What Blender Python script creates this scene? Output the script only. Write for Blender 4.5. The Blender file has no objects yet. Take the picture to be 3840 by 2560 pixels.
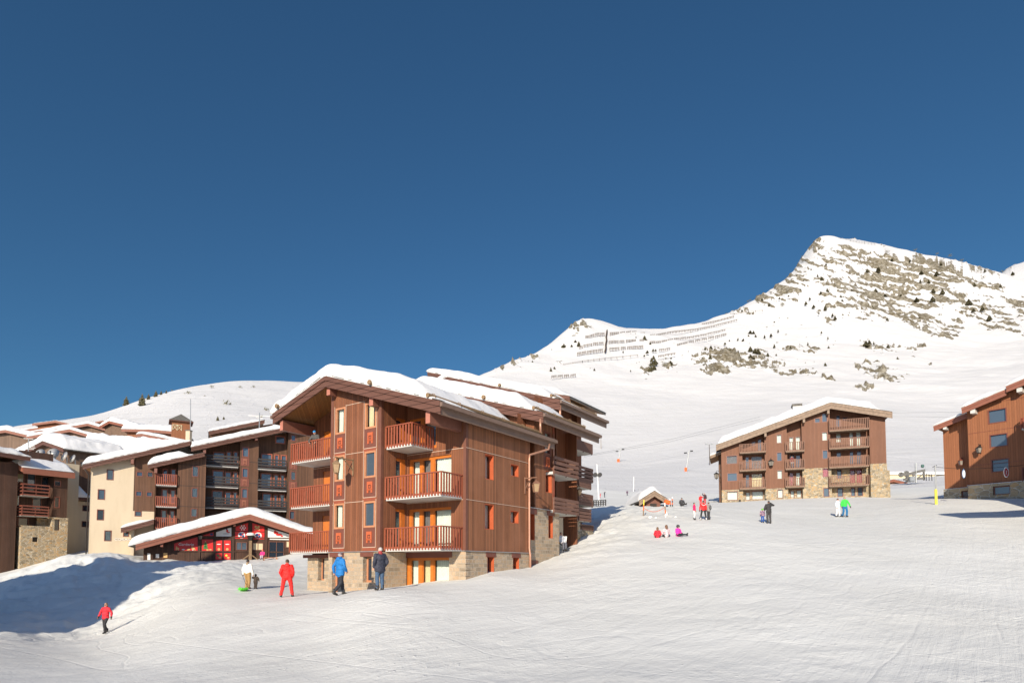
import bpy, math, random
import numpy as np
from mathutils import Vector, Matrix

random.seed(7)
SC = bpy.context.scene
COL = SC.collection
R = math.radians

# ------------------------------------------------------------------ camera
F = 2300.0                      # focal length in pixels of the 3840 wide photograph
YH = 2125.0                     # eye level line
TH = math.atan(F / 45000.0)     # slight upward tilt
PYC = YH - F * math.tan(TH)
cd = bpy.data.cameras.new('camera')
cam = bpy.data.objects.new('camera', cd)
COL.objects.link(cam)
cd.sensor_width = 36.0
cd.lens = F / 3840.0 * 36.0
cd.shift_y = (PYC - 1280.0) / 3840.0
cd.clip_start = 0.2
cd.clip_end = 12000
cam.location = (0, 0, 0)
cam.rotation_euler = (R(90) + TH, 0, 0)
SC.camera = cam


def ray(px, py):
    a = (px - 1920) / F
    b = (PYC - py) / F
    return (a, math.cos(TH) - b * math.sin(TH), math.sin(TH) + b * math.cos(TH))


def at(px, py, Y):
    r = ray(px, py)
    return Vector((r[0] / r[1] * Y, Y, r[2] / r[1] * Y))


def ae(px, py):
    r = ray(px, py)
    return r[0] / r[1], r[2] / r[1]


def proj(X, Y, Z):
    """numpy: world to photograph pixels"""
    fw = Y * math.cos(TH) + Z * math.sin(TH)
    up = -Y * math.sin(TH) + Z * math.cos(TH)
    return 1920 + F * X / fw, PYC - F * up / fw


# ------------------------------------------------------------------ noise
def _hash(ix, iy, seed):
    h = (ix.astype(np.int64) * 374761393 + iy.astype(np.int64) * 668265263 + seed * 1442695041) & 0xffffffff
    h = ((h ^ (h >> 13)) * 1274126177) & 0xffffffff
    h = h ^ (h >> 16)
    return (h & 0xffff) / 65535.0


def vnoise(x, y, seed=0):
    x = np.asarray(x, dtype=float); y = np.asarray(y, dtype=float)
    ix = np.floor(x); iy = np.floor(y)
    fx = x - ix; fy = y - iy
    fx = fx * fx * fx * (fx * (fx * 6 - 15) + 10); fy = fy * fy * fy * (fy * (fy * 6 - 15) + 10)
    a = _hash(ix, iy, seed); b = _hash(ix + 1, iy, seed)
    c = _hash(ix, iy + 1, seed); d = _hash(ix + 1, iy + 1, seed)
    return (a * (1 - fx) + b * fx) * (1 - fy) + (c * (1 - fx) + d * fx) * fy


def fbm(x, y, oct=4, seed=0, gain=0.5):
    t = 0; amp = 1; n = 0
    for k in range(oct):
        t = t + amp * (vnoise(x * 2 ** k + 17.3 * k, y * 2 ** k - 9.1 * k, seed + k) - 0.5)
        n += amp; amp *= gain
    return t / n


# ------------------------------------------------------------------ objects
def tag(o, label=None, cat=None, group=None, kind=None):
    if label: o['label'] = label
    if cat: o['category'] = cat
    if group: o['group'] = group
    if kind: o['kind'] = kind
    return o


def empty(name, loc, rz=0, label=None, cat=None, group=None):
    o = bpy.data.objects.new(name, None)
    o.empty_display_size = 0.3
    COL.objects.link(o)
    o.location = loc; o.rotation_euler = (0, 0, rz)
    return tag(o, label, cat, group)


def link_mesh(name, me, parent=None):
    o = bpy.data.objects.new(name, me)
    COL.objects.link(o)
    if parent is not None: o.parent = parent
    return o


class MB:
    """collects faces; build() links them as ONE mesh object"""
    def __init__(s):
        s.v = []; s.f = []; s.m = []; s.mi = 0; s.sm = []; s.smooth = False

    def add(s, vs, fs):
        n = len(s.v)
        s.v += [tuple(p) for p in vs]
        for f in fs:
            s.f.append([i + n for i in f]); s.m.append(s.mi); s.sm.append(s.smooth)
        return s

    def box(s, x0, x1, y0, y1, z0, z1):
        x0, x1 = min(x0, x1), max(x0, x1); y0, y1 = min(y0, y1), max(y0, y1); z0, z1 = min(z0, z1), max(z0, z1)
        vs = [(x0, y0, z0), (x1, y0, z0), (x1, y1, z0), (x0, y1, z0), (x0, y0, z1), (x1, y0, z1), (x1, y1, z1), (x0, y1, z1)]
        return s.add(vs, [(0, 3, 2, 1), (4, 5, 6, 7), (0, 1, 5, 4), (1, 2, 6, 5), (2, 3, 7, 6), (3, 0, 4, 7)])

    def quad(s, a, b, c, d):
        return s.add([a, b, c, d], [(0, 1, 2, 3)])

    def prism(s, poly, fn):
        """poly: list of 2-D points; fn(p, t) -> 3-D with t = 0 or 1"""
        n = len(poly)
        vs = [fn(p, 0) for p in poly] + [fn(p, 1) for p in poly]
        fs = [tuple(range(n))[::-1], tuple(range(n, 2 * n))]
        for i in range(n):
            j = (i + 1) % n
            fs.append((i, j, j + n, i + n))
        return s.add(vs, fs)

    def bar(s, p0, p1, w, h=None, up=(0, 0, 1)):
        """square bar between two points"""
        h = h or w
        p0 = Vector(p0); p1 = Vector(p1)
        d = (p1 - p0).normalized(); u = Vector(up)
        if abs(d.dot(u)) > 0.98: u = Vector((1, 0, 0))
        a = d.cross(u).normalized(); b = a.cross(d).normalized()
        a *= w / 2; b *= h / 2
        vs = [p + i * a + j * b for p in (p0, p1) for i, j in ((-1, -1), (1, -1), (1, 1), (-1, 1))]
        return s.add(vs, [(3, 2, 1, 0), (4, 5, 6, 7), (0, 1, 5, 4), (1, 2, 6, 5), (2, 3, 7, 6), (3, 0, 4, 7)])

    def tube(s, pts, r, n=8, r1=None):
        pts = [Vector(p) for p in pts]
        m = len(pts); vs = []; fs = []
        pa = None
        for i, p in enumerate(pts):
            d = (pts[min(i + 1, m - 1)] - pts[max(i - 1, 0)]).normalized()
            if pa is None:
                u = Vector((0, 0, 1)) if abs(d.z) < 0.9 else Vector((1, 0, 0))
                pa = d.cross(u).normalized()
            pa = (pa - d * pa.dot(d)).normalized()
            pb = d.cross(pa)
            rr = r if r1 is None else r + (r1 - r) * i / max(1, m - 1)
            for k in range(n):
                t = 2 * math.pi * k / n
                vs.append(p + pa * (rr * math.cos(t)) + pb * (rr * math.sin(t)))
        for i in range(m - 1):
            for k in range(n):
                k2 = (k + 1) % n
                fs.append((i * n + k, i * n + k2, (i + 1) * n + k2, (i + 1) * n + k))
        fs.append(tuple(range(n))[::-1]); fs.append(tuple(range((m - 1) * n, m * n)))
        return s.add(vs, fs)

    def lathe(s, prof, n=16, c=(0, 0, 0)):
        vs = []; fs = []
        for r, z in prof:
            for k in range(n):
                t = 2 * math.pi * k / n
                vs.append((c[0] + r * math.cos(t), c[1] + r * math.sin(t), c[2] + z))
        for i in range(len(prof) - 1):
            for k in range(n):
                k2 = (k + 1) % n
                fs.append((i * n + k, i * n + k2, (i + 1) * n + k2, (i + 1) * n + k))
        fs.append(tuple(range(n))[::-1]); fs.append(tuple(range((len(prof) - 1) * n, len(prof) * n)))
        return s.add(vs, fs)

    def xform(s, fn):
        s.v = [tuple(fn(p)) for p in s.v]
        return s

    def mesh(s, name, mats):
        me = bpy.data.meshes.new(name)
        me.from_pydata(s.v, [], s.f)
        if not isinstance(mats, (list, tuple)): mats = [mats]
        for m in mats: me.materials.append(m)
        if any(s.m): me.polygons.foreach_set('material_index', s.m)
        if any(s.sm): me.polygons.foreach_set('use_smooth', s.sm)
        me.update()
        return me

    def build(s, name, mats, parent=None):
        return link_mesh(name, s.mesh(name, mats), parent)


# ------------------------------------------------------------------ materials
class NT:
    def __init__(s, name):
        s.m = bpy.data.materials.new(name); s.m.use_nodes = True
        s.t = s.m.node_tree; s.n = s.t.nodes; s.l = s.t.links
        s.b = s.n['Principled BSDF']; s.out = s.n['Material Output']

    def node(s, typ, ins=None, **kw):
        n = s.n.new(typ)
        for k, v in kw.items(): setattr(n, k, v)
        for k, v in (ins or {}).items(): s.put(n, k, v)
        return n

    def put(s, n, k, v):
        if isinstance(v, bpy.types.NodeSocket): s.l.new(v, n.inputs[k])
        elif isinstance(v, bpy.types.Node): s.l.new(v.outputs[0], n.inputs[k])
        else:
            if isinstance(v, tuple) and len(v) == 3 and n.inputs[k].type == 'RGBA': v = v + (1,)
            n.inputs[k].default_value = v

    def math(s, op, a, b=None, c=None):
        n = s.n.new('ShaderNodeMath'); n.operation = op
        s.put(n, 0, a)
        if b is not None: s.put(n, 1, b)
        if c is not None: s.put(n, 2, c)
        return n.outputs[0]

    def mix(s, fac, a, b, blend='MIX'):
        n = s.n.new('ShaderNodeMixRGB'); n.blend_type = blend
        s.put(n, 0, fac); s.put(n, 1, a); s.put(n, 2, b)
        return n.outputs[0]

    def ramp(s, fac, stops):
        n = s.n.new('ShaderNodeValToRGB')
        s.put(n, 0, fac)
        el = n.color_ramp.elements
        while len(el) < len(stops): el.new(0.5)
        for e, (p, c) in zip(el, stops):
            e.position = p; e.color = (c, c, c, 1) if not isinstance(c, tuple) else c + (1,)
        return n.outputs[0]

    def noise(s, vec, scale, detail=4, rough=0.55, dist=0):
        n = s.node('ShaderNodeTexNoise', {'Scale': scale, 'Detail': detail, 'Roughness': rough, 'Distortion': dist})
        if vec is not None: s.put(n, 'Vector', vec)
        return n.outputs[0]

    def obj(s): return s.node('ShaderNodeTexCoord').outputs['Object']

    def mapv(s, vec, scale=(1, 1, 1), rot=(0, 0, 0)):
        return s.node('ShaderNodeMapping', {'Vector': vec, 'Scale': scale, 'Rotation': rot}).outputs[0]

    def bump(s, h, strength=0.5, dist=0.02, normal=None):
        n = s.node('ShaderNodeBump', {'Strength': strength, 'Distance': dist, 'Height': h})
        if normal is not None: s.put(n, 'Normal', normal)
        return n.outputs[0]

    def set(s, col=None, rough=None, metal=None, normal=None, spec=None):
        if col is not None: s.put(s.b, 'Base Color', col)
        if rough is not None: s.put(s.b, 'Roughness', rough)
        if metal is not None: s.put(s.b, 'Metallic', metal)
        if normal is not None: s.put(s.b, 'Normal', normal)
        if spec is not None: s.put(s.b, 'Specular IOR Level', spec)
        return s.m


def scl(c, k): return tuple(min(1.0, v * k) for v in c)


def mat_plain(name, col, rough=0.6, metal=0.0, var=0.15, nscale=6.0, bump=0.0):
    t = NT(name)
    n = t.noise(t.obj(), nscale, 5)
    c = t.mix(t.ramp(n, [(0.3, 0.0), (0.7, 1.0)]), scl(col, 1 - var), scl(col, 1 + var))
    return t.set(c, rough, metal, t.bump(n, bump, 0.03) if bump else None)


def mat_planks(name, col, w=0.14, var=0.25, groove=0.35, wear=0.12, vertical=True):
    """boards: running up the wall when vertical, otherwise running along it"""
    t = NT(name)
    o = t.obj()
    sep = t.node('ShaderNodeSeparateXYZ', {0: o})
    if vertical:
        u = t.math('ADD', sep.outputs[0], sep.outputs[1]); along = t.mapv(o, (9, 9, 0.7))
    else:
        u = sep.outputs[2]; along = t.mapv(o, (0.7, 0.7, 9))
    k = t.math('DIVIDE', u, w)
    cell = t.math('FLOOR', k)
    fr = t.math('FRACT', k)
    edge = t.math('ABSOLUTE', t.math('SUBTRACT', fr, 0.5))
    g = t.ramp(edge, [(0.40, 0.0), (0.47, 1.0)])
    rnd = t.node('ShaderNodeTexWhiteNoise', {'W': cell}, noise_dimensions='1D').outputs[0]
    grain = t.noise(along, 2.0, 6, 0.65)
    big = t.noise(o, 0.5, 3)
    base = t.mix(rnd, scl(col, 1 - var), scl(col, 1 + var))
    base = t.mix(t.math('MULTIPLY', t.ramp(grain, [(0.35, 0.0), (0.75, 1.0)]), 0.55), base, scl(col, 0.62))
    base = t.mix(t.math('MULTIPLY', t.ramp(big, [(0.45, 0.0), (0.75, 1.0)]), wear * 2), base, tuple(v * 1.3 + 0.03 for v in col))
    base = t.mix(t.math('MULTIPLY', g, groove), base, scl(col, 0.35))
    # a few boards show a pale worn edge
    pale = t.math('MULTIPLY', t.ramp(edge, [(0.36, 0.0), (0.40, 1.0), (0.44, 0.0)]), t.ramp(t.noise(t.mapv(o, (3, 3, 0.35)), 1.3, 3), [(0.5, 0.0), (0.66, 1.0)]))
    base = t.mix(t.math('MULTIPLY', pale, wear * 3), base, tuple(v * 1.5 + 0.08 for v in col))
    h = t.math('SUBTRACT', t.math('MULTIPLY', grain, 0.2), g)
    return t.set(base, 0.62, 0, t.bump(h, 0.7, 0.02), 0.3)


def mat_ashlar(name, col, bw=0.42, bh=0.21, mortar=(0.36, 0.31, 0.24)):
    t = NT(name)
    o = t.obj()
    sep = t.node('ShaderNodeSeparateXYZ', {0: o})
    u = t.math('ADD', sep.outputs[0], sep.outputs[1])
    jit = t.noise(o, 1.7, 2)
    v2 = t.node('ShaderNodeCombineXYZ', {0: t.math('ADD', u, t.math('MULTIPLY', t.math('SUBTRACT', jit, 0.5), 0.09)), 1: t.math('ADD', sep.outputs[2], t.math('MULTIPLY', t.math('SUBTRACT', t.noise(o, 2.3, 2), 0.5), 0.07))}).outputs[0]
    br = t.node('ShaderNodeTexBrick', {'Vector': v2, 'Color1': (0, 0, 0), 'Color2': (1, 1, 1), 'Mortar': (0.5, 0.5, 0.5), 'Scale': 1.0, 'Mortar Size': 0.014, 'Mortar Smooth': 0.25, 'Bias': 0.0, 'Brick Width': bw, 'Row Height': bh}, offset=0.43, offset_frequency=2, squash=0.65, squash_frequency=3)
    n = t.noise(o, 9, 6, 0.65)
    n2 = t.noise(o, 1.1, 3)
    c = t.ramp(br.outputs[0], [(0.0, scl(col, 0.62)), (0.35, col), (0.65, tuple(a * b for a, b in zip(col, (1.15, 1.0, 0.88)))), (1.0, scl(col, 1.22))])
    c = t.mix(t.math('MULTIPLY', t.ramp(n, [(0.35, 0.0), (0.75, 1.0)]), 0.5), c, scl(col, 0.6))
    c = t.mix(t.math('MULTIPLY', t.ramp(n2, [(0.4, 0.0), (0.7, 1.0)]), 0.3), c, scl(col, 1.35))
    c = t.mix(br.outputs['Fac'], c, mortar)
    h = t.math('ADD', t.math('MULTIPLY', br.outputs['Fac'], -1.0), t.math('MULTIPLY', n, 0.8))
    return t.set(c, 0.85, 0, t.bump(h, 0.9, 0.05), 0.2)


def mat_rubble(name, col, scale=2.6, mortar=(0.5, 0.45, 0.36)):
    t = NT(name)
    o = t.obj()
    wob = t.node('ShaderNodeVectorMath', {0: o, 1: t.node('ShaderNodeVectorMath', {0: t.node('ShaderNodeTexNoise', {'Vector': o, 'Scale': 2.0}).outputs[1], 1: (0.25, 0.25, 0.25)}, operation='MULTIPLY').outputs[0]}, operation='ADD').outputs[0]
    mp = t.mapv(wob, (1, 1, 1.5))
    ve = t.node('ShaderNodeTexVoronoi', {'Vector': mp, 'Scale': scale}, feature='DISTANCE_TO_EDGE')
    vc = t.node('ShaderNodeTexVoronoi', {'Vector': mp, 'Scale': scale})
    r = t.node('ShaderNodeSeparateXYZ', {0: vc.outputs[1]}).outputs[0]
    n = t.noise(o, 8, 6, 0.65)
    c = t.ramp(r, [(0.0, scl(col, 0.6)), (0.4, col), (0.7, tuple(a * b for a, b in zip(col, (1.25, 1.0, 0.72)))), (1.0, scl(col, 1.35))])
    c = t.mix(t.math('MULTIPLY', t.ramp(n, [(0.35, 0.0), (0.75, 1.0)]), 0.4), c, scl(col, 0.62))
    e = t.ramp(ve.outputs[0], [(0.02, 1.0), (0.07, 0.0)])
    c = t.mix(e, c, mortar)
    h = t.math('SUBTRACT', t.math('MULTIPLY', n, 0.7), e)
    return t.set(c, 0.85, 0, t.bump(h, 0.9, 0.05), 0.2)


def mat_stucco(name, col):
    t = NT(name)
    o = t.obj()
    n = t.noise(t.mapv(o, (1.2, 1.2, 0.25)), 0.9, 5, 0.6)
    n2 = t.noise(o, 30, 3)
    c = t.mix(t.math('MULTIPLY', t.ramp(n, [(0.42, 0.0), (0.72, 1.0)]), 0.45), col, scl(col, 0.72))
    return t.set(c, 0.9, 0, t.bump(n2, 0.3, 0.01), 0.2)


def mat_glass_dark(name, col=(0.02, 0.03, 0.045), ior=1.9, rough=0.03):
    t = NT(name)
    t.put(t.b, 'IOR', ior)
    n = t.noise(t.obj(), 0.9, 2)
    return t.set(col, rough, 0, t.bump(n, 0.12, 0.05))


def mat_glass_clear(name):
    """thin clear window pane: mostly lets the light through, reflects at a slant"""
    t = NT(name)
    tr = t.node('ShaderNodeBsdfTransparent', {'Color': (0.9, 0.94, 0.93)})
    gl = t.node('ShaderNodeBsdfGlossy', {'Color': (1, 1, 1), 'Roughness': 0.02})
    fr = t.node('ShaderNodeFresnel', {'IOR': 1.6})
    mx = t.node('ShaderNodeMixShader', {0: fr.outputs[0], 1: tr.outputs[0], 2: gl.outputs[0]})
    t.l.new(mx.outputs[0], t.out.inputs[0])
    return t.m


def mat_snow(name, tracks=False, lump=1.0):
    t = NT(name)
    o = t.obj()
    n1 = t.noise(o, 3.0, 6, 0.6)
    n2 = t.noise(o, 0.55, 4, 0.5)
    c = t.mix(t.ramp(n2, [(0.3, 0.0), (0.7, 1.0)]), (0.66, 0.65, 0.635), (0.73, 0.722, 0.71))
    nrm = t.bump(t.math('ADD', t.math('MULTIPLY', n1, 0.35), n2), 0.5 * lump, 0.25)
    return t.set(c, 0.75, 0, nrm, 0.25)


MAT = {}
def M(n): return MAT[n]

MAT['wood'] = mat_planks('chalet_wood', (0.215, 0.08, 0.037), 0.15, 0.24, 0.7, 0.16)
MAT['wood_side'] = mat_planks('lighter_side_wood', (0.255, 0.104, 0.049), 0.13, 0.3, 0.8, 0.24)  # lighter, more streaked copy of the chalet boards for the side walls
MAT['wood_trim'] = mat_plain('brown_painted_trim', (0.15, 0.058, 0.036), 0.55, 0, 0.1, 4)
MAT['wood_beam'] = mat_plain('beam_brown', (0.19, 0.075, 0.05), 0.55, 0, 0.1, 4)
MAT['beam_end'] = mat_plain('beam_end_salmon', (0.42, 0.16, 0.11), 0.6, 0, 0.08)
MAT['fascia'] = mat_planks('fascia_boards', (0.135, 0.062, 0.044), 0.29, 0.1, 0.8, 0.05, vertical=False)
MAT['fascia_red'] = mat_plain('fascia_redbrown', (0.24, 0.085, 0.05), 0.6, 0, 0.1, 3)
MAT['fascia_grey'] = mat_plain('fascia_weathered', (0.235, 0.165, 0.115), 0.75, 0, 0.25, 3)
MAT['soffit'] = mat_planks('soffit_boards', (0.30, 0.14, 0.045), 0.12, 0.2, 0.6, 0.05)
MAT['rail'] = mat_plain('rail_redbrown', (0.27, 0.07, 0.034), 0.55, 0, 0.12, 8)
MAT['rail_dark'] = mat_plain('rail_black_brown', (0.028, 0.022, 0.02), 0.6, 0, 0.2, 5)
MAT['rail_brown'] = mat_plain('rail_brown', (0.19, 0.092, 0.055), 0.65, 0, 0.15, 5)
MAT['plank_brown'] = mat_plain('plank_greybrown', (0.15, 0.075, 0.052), 0.65, 0, 0.15, 5)
MAT['orange_wood'] = mat_plain('varnished_orange_wood', (0.50, 0.145, 0.024), 0.35, 0, 0.12, 5)
MAT['orange_reveal'] = mat_plain('orange_reveal', (0.42, 0.085, 0.026), 0.6, 0, 0.1, 4)
MAT['frame_tan'] = mat_plain('window_frame_tan', (0.46, 0.2, 0.1), 0.5, 0, 0.1, 6)
MAT['frame_red'] = mat_plain('window_frame_redbrown', (0.17, 0.05, 0.03), 0.5, 0, 0.1, 6)
MAT['frame_sunlit'] = mat_plain('window_frame_sunlit_red', (0.34, 0.095, 0.05), 0.5, 0, 0.1, 6)  # lighter copy of the red frame, sunlight painted into recessed frames
MAT['ornament_dull'] = mat_plain('ornament_russet', (0.26, 0.09, 0.05), 0.6, 0, 0.08, 5)
MAT['ornament'] = mat_plain('ornament_orange', (0.46, 0.10, 0.035), 0.6, 0, 0.08, 5)
MAT['panel'] = mat_plain('panel_brown', (0.15, 0.05, 0.032), 0.6, 0, 0.08, 3)
MAT['trim_pale'] = mat_plain('pale_joint_strip', (0.5, 0.36, 0.27), 0.6, 0, 0.1)
MAT['concrete'] = mat_plain('concrete_pale', (0.56, 0.54, 0.5), 0.85, 0, 0.08, 2)
MAT['ashlar'] = mat_ashlar('ashlar_stone', (0.39, 0.305, 0.215), mortar=(0.5, 0.43, 0.34))
MAT['rubble'] = mat_rubble('rubble_stone', (0.36, 0.29, 0.19))
MAT['rubble_big'] = mat_rubble('rubble_stone_large', (0.38, 0.31, 0.21), 1.5)
MAT['wood_old'] = mat_planks('weathered_wood', (0.122, 0.058, 0.031), 0.16, 0.3, 0.6, 0.12)
MAT['wood_dark'] = mat_planks('dark_wood', (0.075, 0.036, 0.022), 0.16, 0.3, 0.5, 0.12)
MAT['wood_mid'] = mat_planks('facade_brown_wood', (0.19, 0.083, 0.046), 0.16, 0.1, 0.3, 0.06)
MAT['wood_grey'] = mat_planks('village_grey_brown_wood', (0.17, 0.105, 0.068), 0.2, 0.2, 0.35, 0.15)
MAT['wood_rust'] = mat_planks('facade_rust_wood', (0.28, 0.105, 0.045), 0.2, 0.1, 0.25, 0.05)
MAT['cream'] = mat_stucco('cream_render', (0.55, 0.45, 0.32))
MAT['slate'] = mat_plain('slate_edge', (0.11, 0.1, 0.085), 0.8, 0, 0.3, 3)
MAT['log'] = mat_plain('log_brown', (0.22, 0.14, 0.075), 0.8, 0, 0.25, 6)
MAT['copper'] = mat_plain('copper_pipe', (0.46, 0.24, 0.16), 0.42, 0.5, 0.1, 5)
MAT['gutter'] = mat_plain('gutter_bronze', (0.19, 0.125, 0.092), 0.45, 0.1, 0.1, 3)
MAT['zinc'] = mat_plain('zinc_strip', (0.45, 0.44, 0.44), 0.45, 0.6, 0.1, 3)
MAT['iron'] = mat_plain('dark_iron', (0.03, 0.028, 0.027), 0.5, 0.4, 0.2, 8)
MAT['steel'] = mat_plain('galvanised_steel', (0.34, 0.35, 0.35), 0.5, 0.6, 0.15, 4)
MAT['dish'] = mat_plain('dish_white', (0.62, 0.6, 0.56), 0.5, 0, 0.05, 3)
MAT['curtain'] = mat_plain('curtain_white', (0.62, 0.63, 0.57), 0.9, 0, 0.05, 3)
MAT['curtain_cream'] = mat_plain('curtain_cream', (0.62, 0.52, 0.33), 0.9, 0, 0.06, 3)
MAT['curtain_pink'] = mat_plain('curtain_pink', (0.42, 0.13, 0.15), 0.9, 0, 0.4, 9)
MAT['curtain_dark'] = mat_plain('curtain_grey', (0.17, 0.15, 0.15), 0.9, 0, 0.15, 3)
MAT['pane'] = mat_glass_dark('window_glass')
MAT['pane_sky'] = mat_glass_dark('window_glass_sky_tint', (0.06, 0.085, 0.112), 1.75)  # blue of the reflected sky painted into the base colour
MAT['clear'] = mat_glass_clear('clear_glass')
MAT['lampglass'] = mat_plain('lamp_glass_amber', (0.33, 0.22, 0.12), 0.25, 0, 0.1, 5)
MAT['roofsnow'] = mat_snow('roof_snow', lump=0.9)
MAT['white'] = mat_plain('white_paint', (0.78, 0.76, 0.72), 0.5, 0, 0.05, 4)
MAT['red_panel'] = mat_plain('red_panel', (0.62, 0.022, 0.018), 0.45, 0, 0.06, 3)
MAT['yellow'] = mat_plain('yellow_padding', (0.75, 0.62, 0.06), 0.6, 0, 0.08, 3)
MAT['orange'] = mat_plain('orange_padding', (0.85, 0.12, 0.015), 0.6, 0, 0.08, 3)
MAT['dark'] = mat_plain('dark_brown_and_room_shade', (0.03, 0.022, 0.018), 0.8, 0, 0.2, 2)  # dark brown parts; also the painted shade of unlit rooms
MAT['conifer'] = mat_plain('conifer_green', (0.17, 0.15, 0.075), 0.8, 0, 0.4, 1.0)
MAT['bark'] = mat_plain('bark_brown', (0.06, 0.04, 0.025), 0.9, 0, 0.3, 6)
MAT['net'] = mat_plain('fence_wood_grey', (0.18, 0.15, 0.125), 0.8, 0, 0.2, 2)
MAT['glasslamp'] = mat_plain('lamp_glass_pale', (0.26, 0.23, 0.19), 0.25, 0, 0.1, 5)
# ------------------------------------------------------------------ terrain
# surveyed points: pixel column / row where the ground shows, and its distance
GP = []
def gp(px, *rows):
    for py, Y in rows:
        a, e = ae(px, py)
        GP.append((a * Y, Y, e * Y))
gp(0, (2560, 17), (2450, 24), (2350, 34), (2265, 44), (2195, 54), (2165, 60), (2150, 74), (2060, 105), (1880, 150), (1740, 190), (1655, 240), (1612, 320))
gp(210, (2105, 58), (2115, 70), (2090, 80), (1690, 200), (1586, 330))
gp(400, (2560, 17), (2480, 21.5), (2420, 26.5), (2375, 33), (2300, 40), (2245, 44), (2165, 52), (2085, 60), (2075, 68), (1900, 130), (1720, 175), (1640, 240), (1545, 400))
gp(539, (2110, 60), (2090, 70), (1494, 430))
gp(700, (2560, 16.5), (2400, 23), (2300, 29), (2225, 36), (2155, 48), (2102, 64), (2090, 76), (1640, 210), (1560, 320), (1452, 470))
gp(914, (2100, 66), (1490, 420), (1429, 540))
gp(1000, (2097, 68), (2205, 37), (2165, 45), (2120, 58))
gp(1061, (1434, 560), (1560, 330), (1800, 150))
gp(1200, (2560, 16), (2400, 21), (2300, 25), (2255, 27.5), (2215, 36), (2150, 50), (1950, 90), (1750, 170), (1560, 380), (1440, 620))
gp(1422, (2218, 27), (2205, 32))
gp(1500, (2196, 33.5), (2050, 60), (1860, 110), (1700, 200), (1560, 420), (1440, 720))
gp(1746, (2171, 31))
gp(1845, (2150, 32), (1404, 820), (1500, 620), (1650, 300))
gp(1920, (2560, 15.5), (2400, 20), (2300, 23.5), (2230, 27), (2160, 31.5))
gp(1990, (2134, 35), (1900, 85))
gp(1960, (1355, 950))
gp(2093, (2088, 38), (2000, 55), (1880, 95), (1740, 290), (1600, 500), (1480, 700), (1350, 920), (1272, 1060))
gp(2215, (2000, 46), (1890, 80), (1213, 1140))
gp(2180, (1210, 1120))
gp(2286, (1236, 1180))
gp(2320, (2560, 15.2), (2320, 22.5), (2200, 28), (2100, 33.5), (2040, 39), (1960, 48), (1905, 62), (1870, 105), (1733, 350), (1600, 520), (1480, 720), (1350, 940), (1241, 1200))
gp(2480, (2012, 40.5), (1955, 46), (1900, 75), (1892, 95))
gp(2449, (1241, 1220))
gp(2640, (1954, 45.5), (1885, 78))
gp(2580, (1221, 1250), (1768, 225))
gp(2710, (1885, 90), (1768, 222), (1650, 400), (1550, 600), (1420, 850), (1345, 980), (1260, 1150), (1184, 1350))
gp(2808, (1127, 1420))
gp(2880, (1961, 48.5))
gp(2923, (1061, 1520), (1200, 1240))
gp(3021, (963, 1660))
gp(3000, (2560, 15), (2300, 22), (2150, 29.5), (2050, 36), (1980, 45), (1910, 62), (1872, 82), (1864, 95), (1730, 230), (1560, 500))
gp(3062, (887, 1720))
gp(3165, (1938, 55))
gp(3143, (898, 1760))
gp(3300, (1862, 86), (1700, 240), (1560, 480), (1400, 850), (1250, 1150), (1100, 1430), (916, 1740))
gp(3430, (1868, 84), (1812, 130), (1780, 160), (939, 1740))
gp(3511, (1890, 58), (1840, 95))
gp(3590, (1868, 64), (1960, 46), (965, 1720))
gp(3739, (1009, 1680), (1250, 1150), (1030, 1950))
gp(3840, (2560, 14.5), (2400, 18.5), (2250, 24), (2130, 30.5), (2020, 39), (1945, 49), (1860, 60), (1800, 95), (1740, 170), (1600, 420), (1450, 700), (1200, 1180), (1065, 1540), (1045, 1650), (1055, 1850), (988, 2300))
gp(3772, (1050, 1850), (1000, 2250))
# outside the picture and behind the ridges
for X, Y, Z in [(-80, 60, -1), (-60, 30, -4), (-45, 12, -3.6), (-30, 6, -3.0), (-120, 110, 8), (-260, 300, 60), (-420, 480, 84),
                (60, 20, 1), (40, 8, -1.5), (30, 2, -1.8), (70, 45, 5.5), (110, 80, 14), (300, 250, 70), (700, 480, 210), (1500, 900, 480), (1900, 1500, 740)]:
    GP.append((X, Y, Z))
for k in range(-4, 5):
    p = k * 0.26
    GP.append((2.2 * math.sin(p), 2.2 * math.cos(p), -1.66))
    GP.append((5.5 * math.sin(p), 5.5 * math.cos(p), -2.25))
    GP.append((10 * math.sin(p), 10 * math.cos(p), -2.75))
# land falling away beyond the skyline
for px, Y, e in [(-300, 700, .17), (100, 620, .15), (400, 680, .17), (800, 820, .2), (1061, 880, .21), (1500, 1050, .2), (1900, 1300, .24),
                 (2180, 1500, .29), (2500, 1650, .28), (2800, 1850, .31), (3062, 2250, .40), (3300, 2300, .40), (3600, 2250, .38), (3840, 3100, .40), (4300, 3000, .42),
                 (0, 2500, .06), (1000, 2800, .08), (2000, 3000, .1), (3000, 3500, .16), (4000, 3600, .16)]:
    a = (px - 1920) / F
    GP.append((a * Y, Y, e * Y))

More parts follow.
